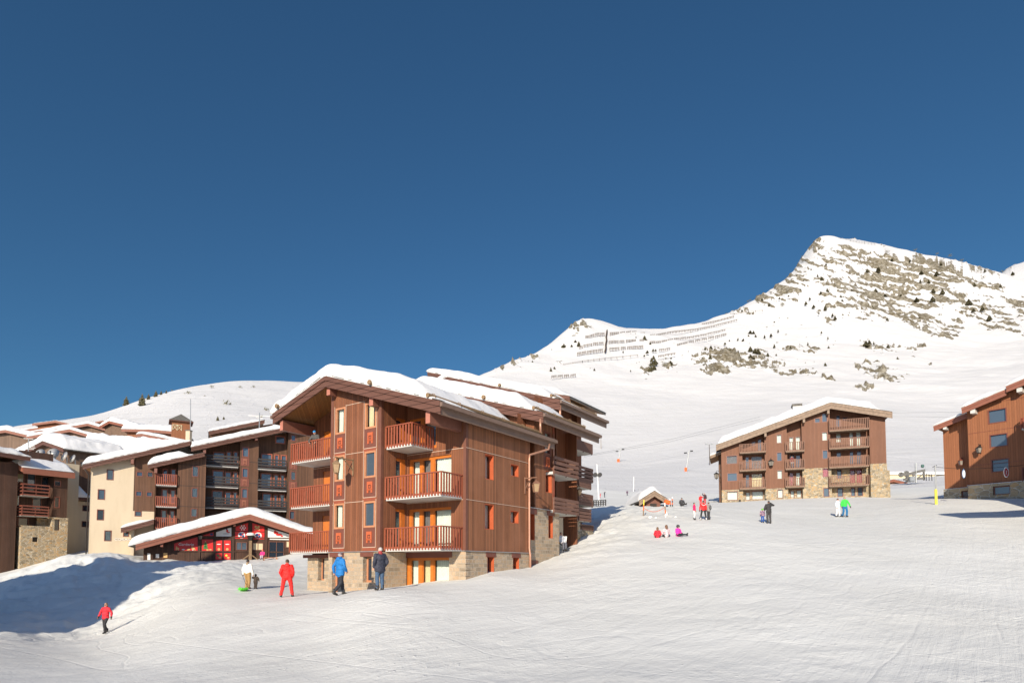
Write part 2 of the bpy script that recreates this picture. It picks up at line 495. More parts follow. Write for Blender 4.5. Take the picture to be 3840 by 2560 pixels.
GP = np.array(GP)
LS = 0.42
def _uv(X, Y):
    phi = np.arctan2(X, Y); r = np.hypot(X, Y)
    return phi, np.log(r) * LS, r
_gu, _gv, _gr = _uv(GP[:, 0], GP[:, 1])
_ge = GP[:, 2] / _gr
def _K(d2): return np.where(d2 > 1e-12, 0.5 * d2 * np.log(np.maximum(d2, 1e-12)), 0.0)
_n = len(GP)
_A = np.zeros((_n + 3, _n + 3))
_A[:_n, :_n] = _K((_gu[:, None] - _gu[None]) ** 2 + (_gv[:, None] - _gv[None]) ** 2) + np.eye(_n) * 2e-4
_A[:_n, _n] = 1; _A[:_n, _n + 1] = _gu; _A[:_n, _n + 2] = _gv
_A[_n:, :_n] = _A[:_n, _n:].T
_W = np.linalg.solve(_A, np.concatenate([_ge, [0, 0, 0]]))
PMAX = 0.98


def tps_e(phi, v):
    phi = np.clip(phi, -PMAX, PMAX)
    sh = phi.shape; p = phi.ravel(); q = v.ravel()
    o = np.empty_like(p)
    for i in range(0, len(p), 40000):
        a = p[i:i + 40000]; b = q[i:i + 40000]
        o[i:i + 40000] = _K((a[:, None] - _gu) ** 2 + (b[:, None] - _gv) ** 2) @ _W[:_n] + _W[_n] + _W[_n + 1] * a + _W[_n + 2] * b
    return o.reshape(sh)


def near_bumps(X, Y):
    """lumps of trodden and piled snow, in metres"""
    r = np.hypot(X, Y)
    px = 1920 + F * X / np.maximum(Y, 0.5)
    z = 0.10 * fbm(X / 9 + Y / 40, Y / 5, 3, 5) + 0.05 * fbm(X / 1.6, Y / 1.1, 3, 11)
    # piled up banks: left hill of snow, and along the foot of the big chalet
    b1 = np.exp(-(((X + 38) / 16) ** 2 + ((Y - 55) / 14) ** 2))
    b2 = np.exp(-(((X - 5) / 5) ** 2 + ((Y - 46) / 9) ** 2))
    b3 = np.exp(-(((X - 11) / 8) ** 2 + ((Y - 62) / 14) ** 2))
    b5 = np.exp(-(((X + 44) / 14) ** 2 + ((Y - 48) / 12) ** 2))
    b4 = np.exp(-(((X + 27) / 8) ** 2 + ((Y - 38) / 9) ** 2))
    z = z + (1.0 * b1 + 0.8 * b2 + 0.9 * b3 + 0.7 * b4 + 0.7 * b5) * fbm(X / 2.6, Y / 2.6, 4, 23, 0.62)
    return z * np.clip((160 - r) / 60, 0, 1)


def ground_z(X, Y):
    X = np.asarray(X, float); Y = np.asarray(Y, float)
    phi, v, r = _uv(X, Y)
    z = tps_e(phi, v) * r
    if np.ndim(z): return z + near_bumps(X, Y)
    return z + near_bumps(X, Y)


def G(X, Y):
    return float(ground_z(np.array([X]), np.array([Y]))[0])


def hit(px, py, y0=6.0, y1=2600.0):
    """where the sight line through a pixel meets the terrain"""
    a, e = ae(px, py)
    Y = np.exp(np.linspace(math.log(y0), math.log(y1), 1500))
    z = ground_z(a * Y, Y)
    d = z - e * Y
    i = int(np.argmax(d >= 0))
    if not (d >= 0).any(): i = int(np.argmax(d / Y))
    elif i > 0:
        t = d[i - 1] / (d[i - 1] - d[i]); y = Y[i - 1] + t * (Y[i] - Y[i - 1])
        return Vector((a * y, y, e * y))
    return Vector((a * Y[i], Y[i], z[i]))


# ---- rock areas, as (column, row, half width, half height, density) on the slope
ROCK = [(3330, 1010, 230, 70, .62), (3400, 1060, 210, 70, .75), (3300, 1110, 170, 45, .62), (3480, 1000, 130, 60, .7), (3620, 1020, 110, 55, .78), (3250, 960, 110, 40, .5), (3120, 960, 60, 50, .45),
        (3160, 1060, 100, 40, .55), (3250, 1160, 160, 45, .55), (3400, 1190, 130, 40, .6), (3490, 1235, 90, 32, .55), (3150, 1180, 80, 40, .42), (3570, 1110, 60, 40, .55),
        (3640, 1160, 90, 45, .6), (3760, 1190, 80, 40, .5), (3700, 1215, 120, 18, .45), (3560, 1225, 60, 22, .5), (3720, 1070, 50, 50, .4), (3830, 1130, 50, 40, .5), (3800, 1010, 60, 20, .3),
        (3062, 905, 34, 42, .7), (2990, 1010, 60, 60, .5), (2930, 1075, 70, 40, .55), (2860, 1120, 70, 22, .5), (2780, 1160, 60, 12, .45), (3220, 905, 120, 10, .3), (3560, 958, 120, 10, .35),
        (2745, 1345, 90, 34, .8), (2680, 1390, 60, 24, .85), (2640, 1340, 40, 24, .55), (2850, 1340, 50, 26, .55), (2930, 1380, 110, 24, .4), (2970, 1310, 50, 14, .5), (3040, 1318, 40, 12, .5),
        (2510, 1358, 26, 18, .55), (2420, 1385, 22, 20, .5), (3260, 1290, 40, 20, .55), (3340, 1310, 50, 22, .5), (3310, 1360, 60, 20, .35), (3440, 1320, 40, 30, .42), (3290, 1400, 70, 26, .55), (3330, 1430, 50, 20, .6), (3245, 1460, 40, 8, .6), (3110, 1430, 26, 7, .6), (3500, 1376, 24, 8, .4),
        (2185, 1225, 40, 12, .55), (2150, 1240, 20, 20, .4), (1940, 1370, 26, 14, .5), (1855, 1402, 18, 8, .6), (2000, 1345, 24, 8, .4), (2095, 1365, 20, 6, .4), (1880, 1385, 10, 8, .5)]


def rock_field(px, py):
    D = np.zeros_like(px)
    for cx, cy, rx, ry, k in ROCK:
        d = np.sqrt(((px - cx) / rx) ** 2 + ((py - cy - 0.22 * (px - cx) * (rx > 60)) / ry) ** 2)
        D = np.maximum(D, k * np.clip(1.25 - d, 0, 1) ** 0.6)
    th = 0.24
    u = px * math.cos(th) + py * math.sin(th); w = -px * math.sin(th) + py * math.cos(th)
    n = 0.52 * fbm(u / 66, w / 13, 3, 41) + 0.40 * fbm(u / 22 + w / 60, w / 10, 3, 57) + 0.34 * fbm(px / 8, py / 7, 3, 63)
    n = n + 0.09 * np.sin(2 * math.pi * (w / 23 + 1.3 * fbm(u / 130, w / 55, 3, 67)))
    m = n * 2.0 + (D - 0.44) * 0.85
    return np.where(D > 0.02, m, -1.0), u, w


def make_terrain():
    view = 0.74
    ncol = 980
    ph = np.linspace(-view, view, ncol)
    side = view + (np.linspace(0, 1, 40)[1:] ** 1.6) * (math.pi - view)
    ph = np.concatenate([-side[::-1], ph, side[:-1]])
    ph_closed = True
    lr = np.concatenate([np.linspace(math.log(2.0), math.log(16), 70), np.linspace(math.log(16), math.log(135), 300)[1:],
                         np.linspace(math.log(135), math.log(620), 110)[1:], np.linspace(math.log(620), math.log(1900), 300)[1:], np.linspace(math.log(1900), math.log(4200), 14)[1:]])
    i_split = int(np.searchsorted(lr, math.log(135) - 1e-9))
    PH, LR = np.meshgrid(ph, lr, indexing='ij')
    r = np.exp(LR)
    X = r * np.sin(PH); Y = r * np.cos(PH)
    Z = tps_e(PH, LR * LS) * r
    back = np.clip((np.abs(PH) - PMAX) / (math.pi - PMAX), 0, 1)
    Z = Z * (1 - back) + (-1.7 - 0.02 * r) * back
    Z = Z + near_bumps(X, Y)
    # relief of the high ground
    Ys = np.maximum(Y, 1.0)
    px, py = proj(X, Ys, Z)
    far = np.clip((r - 500) / 500, 0, 1)
    rock, u, w = rock_field(px, py)
    rock = np.where((r > 640) & (Y > 0), rock, -1.0)
    # terraces of rock: ledges step out where the rock shows
    ledge = np.clip((rock + 0.12) * 3, 0, 1)
    Z = Z + far * (26 * fbm(X / 190, Y / 190, 4, 71) + 2.5 * fbm(X / 30, Y / 30, 3, 73))
    Z = Z + ledge * (15.0 * fbm(u / 40, w / 11, 3, 77) + 11.0 * fbm(px / 16, py / 11, 3, 79)) + ledge * 2.0
    mid = np.clip((r - 160) / 120, 0, 1) * np.clip((900 - r) / 300, 0, 1)
    Z = Z + mid * (1.6 * fbm(X / 60, Y / 45, 3, 91) + 0.35 * fbm(X / 9, Y / 30, 3, 93))
    nc = len(ph); nr = len(lr)
    V = np.stack([X, Y, Z], -1).reshape(-1, 3)
    idx = np.arange(nc * nr).reshape(nc, nr)

    def sub(name, c0, c1, r0, r1, mat, wrap=False, centre=False):
        cols = list(range(c0, c1 + 1))
        sel = idx[cols][:, r0:r1 + 1]
        if wrap: sel = np.concatenate([sel, sel[:1]], 0)
        a = sel[:-1, :-1].ravel(); b = sel[1:, :-1].ravel(); c = sel[1:, 1:].ravel(); d = sel[:-1, 1:].ravel()
        faces = np.stack([a, b, c, d], -1)[:, ::-1]
        used, inv = np.unique(faces.ravel(), return_inverse=True)
        fv = inv.reshape(-1, 4)
        vs = V[used]
        tris = []
        if centre:
            vs = np.concatenate([vs, [[0, 0, -1.66]]])
            ci = len(vs) - 1
            ring = np.searchsorted(used, sel[:, 0])
            tris = [(int(ring[k]), int(ring[k + 1]), ci) for k in range(len(ring) - 1)]
        me = bpy.data.meshes.new(name)
        nf = len(fv); nt = len(tris)
        me.vertices.add(len(vs)); me.vertices.foreach_set('co', vs.astype(np.float32).ravel())
        loops = fv.ravel()
        if nt: loops = np.concatenate([loops, np.array(tris).ravel()])
        me.loops.add(len(loops)); me.loops.foreach_set('vertex_index', loops.astype(np.int32))
        me.polygons.add(nf + nt)
        st = np.concatenate([np.arange(nf) * 4, nf * 4 + np.arange(nt) * 3]).astype(np.int32)
        me.polygons.foreach_set('loop_start', st)
        me.polygons.foreach_set('use_smooth', np.ones(nf + nt, bool))
        me.update(calc_edges=True); me.validate()
        at_ = me.attributes.new('rock', 'FLOAT', 'POINT')
        rv = rock.reshape(-1)[used]
        if centre: rv = np.concatenate([rv, [-1.0]])
        at_.data.foreach_set('value', rv.astype(np.float32))
        me.materials.append(mat)
        o = link_mesh(name, me); o['kind'] = 'structure'
        return o
    sub('snow_ground', 0, nc - 1, 0, i_split, MAT['ground'], wrap=True, centre=True)
    i_hill = int(np.searchsorted(ph, math.atan((1500 - 1920) / F)))
    sub('snow_hill', 0, i_hill, i_split, nr - 1, MAT['mountain'])
    sub('mountain', i_hill, nc - 1, i_split, nr - 1, MAT['mountain'])


def mat_ground():
    t = NT('piste_snow')
    o = t.obj()
    rot = lambda a: t.mapv(o, (1, 1, 1), (0, 0, a))
    # machine and ski tracks: long grooves, climbing across the slope
    a1 = rot(R(-52)); a2 = rot(R(-28)); a3 = rot(R(35))
    g1 = t.noise(t.mapv(a1, (0.07, 2.2, 1)), 1.5, 5, 0.62, 0.3)
    g2 = t.noise(t.mapv(a2, (0.10, 1.6, 1)), 1.3, 5, 0.6, 0.4)
    def lines(v, sc, w, seed):
        n = t.node('ShaderNodeTexNoise', {'Vector': t.mapv(v, (sc * .05, sc, 1)), 'Scale': 1.0, 'Detail': 1.5, 'Roughness': 0.4, 'Distortion': 0.25}, noise_dimensions='4D')
        n.inputs['W'].default_value = seed
        return t.ramp(t.math('ABSOLUTE', t.math('SUBTRACT', n.outputs[0], 0.5)), [(0.0, 1.0), (w, 0.0)])
    l1 = lines(a1, 0.30, 0.012, 1.3); l2 = lines(a2, 0.36, 0.010, 4.1); l3 = lines(a3, 0.25, 0.008, 7.7)
    fine = t.noise(o, 7.0, 5, 0.68)
    lump = t.noise(o, 1.4, 6, 0.62)
    big = t.noise(o, 0.16, 4, 0.5)
    clod = t.ramp(t.noise(o, 4.2, 3, 0.5), [(0.66, 0.0), (0.74, 1.0)])
    c = t.mix(t.ramp(big, [(0.3, 0.0), (0.7, 1.0)]), (0.64, 0.632, 0.592), (0.70, 0.694, 0.657))
    c = t.mix(t.math('MULTIPLY', t.ramp(fine, [(0.55, 0.0), (0.8, 1.0)]), 0.3), c, (0.54, 0.533, 0.50))
    tramp = t.ramp(t.noise(o, 0.2, 3), [(0.42, 0.2), (0.6, 1.0)])
    h = t.math('ADD', t.math('MULTIPLY', g1, 0.5), t.math('MULTIPLY', g2, 0.45))
    for l, k in ((l1, -0.14), (l2, -0.06), (l3, -0.11)): h = t.math('ADD', h, t.math('MULTIPLY', l, k))
    h = t.math('ADD', h, t.math('MULTIPLY', t.math('MULTIPLY', lump, tramp), 0.95))
    h = t.math('ADD', h, t.math('MULTIPLY', fine, 0.24))
    h = t.math('ADD', h, t.math('MULTIPLY', t.math('MULTIPLY', clod, tramp), 0.42))
    return t.set(c, 0.72, 0, t.bump(h, 0.5, 0.17), 0.3)


def mat_mountain():
    t = NT('mountain_snow_and_rock')
    o = t.obj()
    at_ = t.node('ShaderNodeAttribute', attribute_name='rock').outputs['Fac']
    n1 = t.noise(o, 0.055, 6, 0.7)
    n2 = t.noise(t.mapv(o, (1, 1, 2.2)), 0.02, 5, 0.6)
    m = t.math('ADD', at_, t.math('MULTIPLY', t.math('SUBTRACT', n1, 0.5), 0.9))
    mask = t.ramp(m, [(0.02, 0.0), (0.045, 1.0)])
    rk = t.ramp(n2, [(0.25, (0.26, 0.23, 0.175)), (0.5, (0.38, 0.345, 0.275)), (0.75, (0.5, 0.465, 0.39))])
    rk = t.mix(t.ramp(t.noise(o, 0.13, 5, 0.7), [(0.42, 0.0), (0.62, 1.0)]), scl((0.16, 0.13, 0.075), 0.8), rk)
    crk = t.node('ShaderNodeTexVoronoi', {'Vector': t.mapv(o, (1, 1, 1.6)), 'Scale': 0.055}, feature='DISTANCE_TO_EDGE').outputs[0]
    rk = t.mix(t.math('MULTIPLY', t.ramp(crk, [(0.0, 1.0), (0.10, 0.0)]), 0.6), rk, (0.12, 0.10, 0.07))
    rk = t.mix(t.ramp(m, [(0.03, 1.0), (0.10, 0.0)]), rk, (0.15, 0.12, 0.07))
    # wind and ski tracks
    w1 = t.noise(t.mapv(o, (0.05, 0.014, 0.05), (0, 0, 0.9)), 1.6, 6, 0.62, 1.2)
    w2 = t.noise(t.mapv(o, (0.02, 0.16, 0.05), (0, 0, 0.3)), 1.2, 6, 0.6, 1.0)
    line = None
    for sc, dist, wd in ((0.03, 2.2, 0.012), (0.05, 1.4, 0.012), (0.02, 3.0, 0.008)):
        thin = t.noise(t.mapv(o, (1, .6, .6), (0, 0, sc * 30)), sc, 2, 0.5, dist)
        l = t.ramp(t.math('ABSOLUTE', t.math('SUBTRACT', thin, 0.5)), [(0.0, 1.0), (wd, 0.0)])
        line = l if line is None else t.math('ADD', line, l)
    zl_ = t.node('ShaderNodeMapRange', {0: t.node('ShaderNodeSeparateXYZ', {0: o}).outputs[2], 1: 150.0, 2: 320.0, 3: 1.0, 4: 0.15}).outputs[0]
    line = t.math('MULTIPLY', line, zl_)
    sn = t.mix(t.ramp(w2, [(0.35, 0.0), (0.7, 1.0)]), (0.565, 0.555, 0.54), (0.64, 0.63, 0.62))
    c = t.mix(mask, sn, rk)
    h = t.math('ADD', t.math('MULTIPLY', w1, 1.5), t.math('ADD', t.math('MULTIPLY', w2, 1.0), t.math('MULTIPLY', line, 0.16)))
    h = t.math('ADD', h, t.math('MULTIPLY', t.math('MULTIPLY', n1, mask), 9.0))
    return t.set(c, 0.8, 0, t.bump(h, 0.55, 1.0), 0.2)


MAT['ground'] = mat_ground()
MAT['mountain'] = mat_mountain()
make_terrain()

# ------------------------------------------------------------------ light
SUN_AZ = math.atan(0.291)        # the light travels away from the camera and a little to the right
SUN_EL = R(22.0)
w = bpy.data.worlds.new('World'); SC.world = w; w.use_nodes = True
nt = w.node_tree
bg = nt.nodes['Background']
sky = nt.nodes.new('ShaderNodeTexSky'); sky.sky_type = 'NISHITA'
sky.sun_disc = False
sky.sun_elevation = SUN_EL
sky.sun_rotation = math.pi + SUN_AZ
sky.altitude = 2600; sky.air_density = 1.25; sky.dust_density = 2.2; sky.ozone_density = 3.5
tint = nt.nodes.new('ShaderNodeMixRGB'); tint.blend_type = 'MULTIPLY'; tint.inputs[0].default_value = 1.0
tint.inputs[2].default_value = (0.59, 1.0, 1.15, 1)
nt.links.new(sky.outputs[0], tint.inputs[1])
# sun-side half of the sky is boosted and warmed, an added fill for shadows
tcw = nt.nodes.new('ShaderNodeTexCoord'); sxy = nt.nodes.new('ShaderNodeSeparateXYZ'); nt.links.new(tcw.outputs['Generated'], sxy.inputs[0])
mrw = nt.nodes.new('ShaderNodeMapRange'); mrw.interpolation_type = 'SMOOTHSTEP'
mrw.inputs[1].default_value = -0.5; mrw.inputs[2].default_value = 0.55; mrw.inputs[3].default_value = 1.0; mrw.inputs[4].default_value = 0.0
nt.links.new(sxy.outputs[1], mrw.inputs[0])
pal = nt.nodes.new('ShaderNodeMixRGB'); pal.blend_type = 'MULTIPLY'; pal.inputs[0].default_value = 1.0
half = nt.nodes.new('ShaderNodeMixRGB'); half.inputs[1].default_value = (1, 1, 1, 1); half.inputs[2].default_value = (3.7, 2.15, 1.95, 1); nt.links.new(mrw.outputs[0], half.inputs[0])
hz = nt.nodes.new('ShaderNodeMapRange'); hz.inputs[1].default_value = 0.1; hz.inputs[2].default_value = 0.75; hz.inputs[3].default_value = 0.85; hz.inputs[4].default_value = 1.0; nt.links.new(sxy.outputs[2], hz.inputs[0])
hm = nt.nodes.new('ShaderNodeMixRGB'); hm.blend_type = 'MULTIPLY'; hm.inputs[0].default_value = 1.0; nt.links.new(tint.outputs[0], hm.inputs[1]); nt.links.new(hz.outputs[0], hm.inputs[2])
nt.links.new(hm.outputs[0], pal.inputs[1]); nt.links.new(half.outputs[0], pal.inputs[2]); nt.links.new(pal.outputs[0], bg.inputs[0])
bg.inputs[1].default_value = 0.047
sd = bpy.data.lights.new('sun', 'SUN'); sd.energy = 3.55; sd.angle = R(0.5); sd.color = (1.0, 0.90, 0.75)
so = bpy.data.objects.new('sun', sd); COL.objects.link(so)
dirv = Vector((math.sin(SUN_AZ) * math.cos(SUN_EL), math.cos(SUN_AZ) * math.cos(SUN_EL), -math.sin(SUN_EL)))
so.rotation_euler = dirv.to_track_quat('-Z', 'Y').to_euler()
so.location = (-20, -40, 40)
SC.view_settings.view_transform = 'Standard'
SC.view_settings.look = 'None'
SC.view_settings.exposure = 0.78
SC.view_settings.gamma = 1.0
SC.cycles.max_bounces = 6
SC.cycles.transparent_max_bounces = 12
# ------------------------------------------------------------------ building kit
class Bld:
    """a building: local x runs to the right along its front, local y runs into it, z is height above eye level"""
    def __init__(s, name, label, cat, px, Y, ex, ey, zb, group=None, xo=0.0):
        a = (px - 1920) / F
        s.o = (a * Y, Y)
        n = math.hypot(ex, ey); s.e = (ex / n, ey / n); s.n = (-s.e[1], s.e[0])
        s.rz = math.atan2(s.e[1], s.e[0]); s.zb = zb
        s.root = empty(name, (s.o[0], s.o[1], zb), s.rz, label, cat, group)

    def on(s, px, py, d=0.0):
        r = ray(px, py)
        t = (d + s.o[0] * s.n[0] + s.o[1] * s.n[1]) / (r[0] * s.n[0] + r[1] * s.n[1])
        return ((r[0] * t - s.o[0]) * s.e[0] + (r[1] * t - s.o[1]) * s.e[1], r[2] * t)

    def onx(s, px, py, x=0.0):
        r = ray(px, py)
        t = (x + s.o[0] * s.e[0] + s.o[1] * s.e[1]) / (r[0] * s.e[0] + r[1] * s.e[1])
        return ((r[0] * t - s.o[0]) * s.n[0] + (r[1] * t - s.o[1]) * s.n[1], r[2] * t)

    def world(s, x, y, z):
        return Vector((s.o[0] + x * s.e[0] + y * s.n[0], s.o[1] + x * s.e[1] + y * s.n[1], z))

    def put(s, name, mb, mats, parent=None):
        zb = s.zb
        mb.v = [(p[0], p[1], p[2] - zb) for p in mb.v]
        return mb.build(name, mats, parent or s.root)


def TF(side, c):
    """front ('f'): across, depth, height; side ('s'): the right-hand wall, across runs away; 'l': the left-hand wall"""
    if side == 'f': return lambda a, d, z: (a, c + d, z)
    if side == 's': return lambda a, d, z: (c - d, a, z)
    return lambda a, d, z: (c + d, a, z)


def tbox(mb, T, a0, a1, d0, d1, z0, z1):
    p = T(a0, d0, z0); q = T(a1, d1, z1)
    mb.box(p[0], q[0], p[1], q[1], p[2], q[2])


def wall(mb, side, c, a0, a1, z0, ztop, holes=(), dep=0.2):
    """a wall sheet with real openings; ztop: a height or a list of (across, height) points"""
    T = TF(side, c)
    if not isinstance(ztop, (list, tuple)): ztop = [(a0, ztop), (a1, ztop)]
    xs = [p[0] for p in ztop]; zs = [p[1] for p in ztop]
    zt = lambda a: float(np.interp(a, xs, zs))
    br = sorted({round(v, 4) for v in [a0, a1] + [x for x in xs if a0 < x < a1] + [v for h in holes for v in h[:2] if a0 < v < a1]})
    for i in range(len(br) - 1):
        l, r = br[i], br[i + 1]
        if r - l < 1e-4: continue
        hs = sorted([(h[2], h[3]) for h in holes if h[0] <= l + 1e-4 and h[1] >= r - 1e-4])
        z = z0
        for b, t in hs:
            if b > z + 1e-4: mb.quad(T(l, 0, z), T(r, 0, z), T(r, 0, b), T(l, 0, b))
            z = max(z, t)
        mb.quad(T(l, 0, z), T(r, 0, z), T(r, 0, max(zt(r), z)), T(l, 0, max(zt(l), z)))
    for h in holes:
        l, r, b, t = h[:4]; d = h[4] if len(h) > 4 else dep
        mb.quad(T(l, 0, b), T(l, d, b), T(l, d, t), T(l, 0, t)); mb.quad(T(r, 0, b), T(r, d, b), T(r, d, t), T(r, 0, t))
        mb.quad(T(l, 0, b), T(r, 0, b), T(r, d, b), T(l, d, b)); mb.quad(T(l, 0, t), T(r, 0, t), T(r, d, t), T(l, d, t))


def curtain_mesh(T, a0, a1, d, z0, z1, pleat=0.13, amp=0.03):
    mb = MB(); mb.smooth = True
    n = max(4, int((a1 - a0) / pleat * 6))
    vs = []
    for i in range(n + 1):
        a = a0 + (a1 - a0) * i / n
        dd = d + amp * math.sin(i * math.pi / 3 + 0.6 * math.sin(i * 0.7))
        vs += [T(a, dd, z0), T(a, dd, z1)]
    mb.add(vs, [(2 * i, 2 * i + 2, 2 * i + 3, 2 * i + 1) for i in range(n)])
    return mb


def window(b, side, c, a0, a1, z0, z1, frame='frame_tan', dep=0.16, fw=0.08, cur=None, mull=(), pane=None, name='window', sill=False, curspan=(0, 1), cut=None, out=0.03):
    """a window standing in a wall opening: frame > pane, curtain"""
    T = TF(side, c)
    mb = MB()
    d0, d1 = dep - 0.05, dep + 0.05
    if out:           # architrave standing proud of the wall
        d0 = -out
    tbox(mb, T, a0, a0 + fw, d0, d1, z0, z1); tbox(mb, T, a1 - fw, a1, d0, d1, z0, z1)
    tbox(mb, T, a0 + fw, a1 - fw, d0, d1, z0, z0 + fw); tbox(mb, T, a0 + fw, a1 - fw, d0, d1, z1 - fw, z1)
    for m in mull:
        am = a0 + (a1 - a0) * m
        tbox(mb, T, am - fw / 2, am + fw / 2, dep - 0.03, dep + 0.04, z0 + fw, z1 - fw)
    if sill: tbox(mb, T, a0 - 0.05, a1 + 0.05, -0.07, dep - 0.05, z0 - 0.06, z0 - 0.003)
    fr = b.put(name, mb, MAT[frame])
    p = MB(); p.add([T(a0 + fw, dep, z0 + fw), T(a1 - fw, dep, z0 + fw), T(a1 - fw, dep, z1 - fw), T(a0 + fw, dep, z1 - fw)], [(0, 1, 2, 3)])
    b.put('pane', p, MAT[pane or ('clear' if cur else 'pane')], fr)
    if cur:
        w = a1 - a0 - 2 * fw
        s0, s1 = curspan
        cm = curtain_mesh(T, a0 + fw + w * s0, a0 + fw + w * s1, dep + 0.12, z0 + fw, z1 - fw * 0.6)
        b.put('curtain', cm, MAT[cur], fr)
        bk = MB(); bk.quad(T(a0, dep + 0.45, z0), T(a1, dep + 0.45, z0), T(a1, dep + 0.45, z1), T(a0, dep + 0.45, z1))  # dark sheet painted as the shade inside the room
        b.put('room_shade', bk, MAT['dark'], fr)
    return fr


def rail_upright(mb, pts, z0, z1, w=0.1, gap=0.095, top=True):
    """upright board railing along the path pts [(x, y)...]"""
    for (xa, ya), (xb, yb) in zip(pts[:-1], pts[1:]):
        L = math.hypot(xb - xa, yb - ya)
        n = max(1, int(L / (w + gap)))
        for i in range(n + 1):
            t = i / n
            x = xa + (xb - xa) * t; y = ya + (yb - ya) * t
            ux, uy = (xb - xa) / L, (yb - ya) / L
            mb.bar((x, y, z0), (x, y, z1 - 0.06), w * abs(ux) + 0.03 * abs(uy), w * abs(uy) + 0.03 * abs(ux), up=(0, 1, 0))
        nx, ny = -(yb - ya) / L, (xb - xa) / L
        mb.bar((xa, ya, z1 - 0.03), (xb, yb, z1 - 0.03), 0.09, 0.06)
        mb.bar((xa + nx * 0.04, ya + ny * 0.04, z0 + 0.13), (xb + nx * 0.04, yb + ny * 0.04, z0 + 0.13), 0.045, 0.09)


def rail_planks(mb, pts, z0, z1, n=4, ph=0.17):
    for (xa, ya), (xb, yb) in zip(pts[:-1], pts[1:]):
        for i in range(n):
            z = z0 + ph / 2 + (z1 - z0 - ph) * i / (n - 1)
            mb.bar((xa, ya, z), (xb, yb, z), 0.045, ph)
        L = math.hypot(xb - xa, yb - ya); k = max(1, round(L / 1.6))
        nx, ny = -(yb - ya) / L * 0.06, (xb - xa) / L * 0.06
        for i in range(k + 1):
            t = (i + 0.02) / (k + 0.04)
            x = xa + (xb - xa) * t + nx; y = ya + (yb - ya) * t + ny
            mb.bar((x, y, z0 - 0.05), (x, y, z1 - 0.03), 0.07, 0.07, up=(0, 1, 0))


def balcony(b, x0, x1, y0, y1, zs, zr, rail='rail', kind='upright', sides='flr', slab=0.14, name='balcony', gap=0.095, w=0.1, under=None, ph=0.17):
    """balcony slab with its railing; y0 is the outer edge. sides: which edges carry a railing"""
    s = MB(); s.box(x0 + 0.04, x1 - 0.04, y0 + 0.05, y1, zs - slab, zs)
    o = b.put(name, s, MAT[under or 'concrete'])
    r = MB(); e = 0.02
    segs = []
    if 'l' in sides: segs.append([(x0 + e, y1), (x0 + e, y0 + e)])
    if 'f' in sides: segs.append([(x0 + e, y0 + e), (x1 - e, y0 + e)])
    if 'r' in sides: segs.append([(x1 - e, y0 + e), (x1 - e, y1)])
    for g in segs:
        if kind == 'upright': rail_upright(r, g, zs - slab * 0.6, zr, w, gap)
        else: rail_planks(r, g, zs - 0.1, zr, 4, ph)
    b.put('railing', r, MAT[rail], o)
    return o


def gable_profile(xl, xr, xp, zp, sl, sr):
    """height of the roof's top face across the building"""
    return lambda x: zp - (sr * (x - xp) if x > xp else sl * (xp - x))


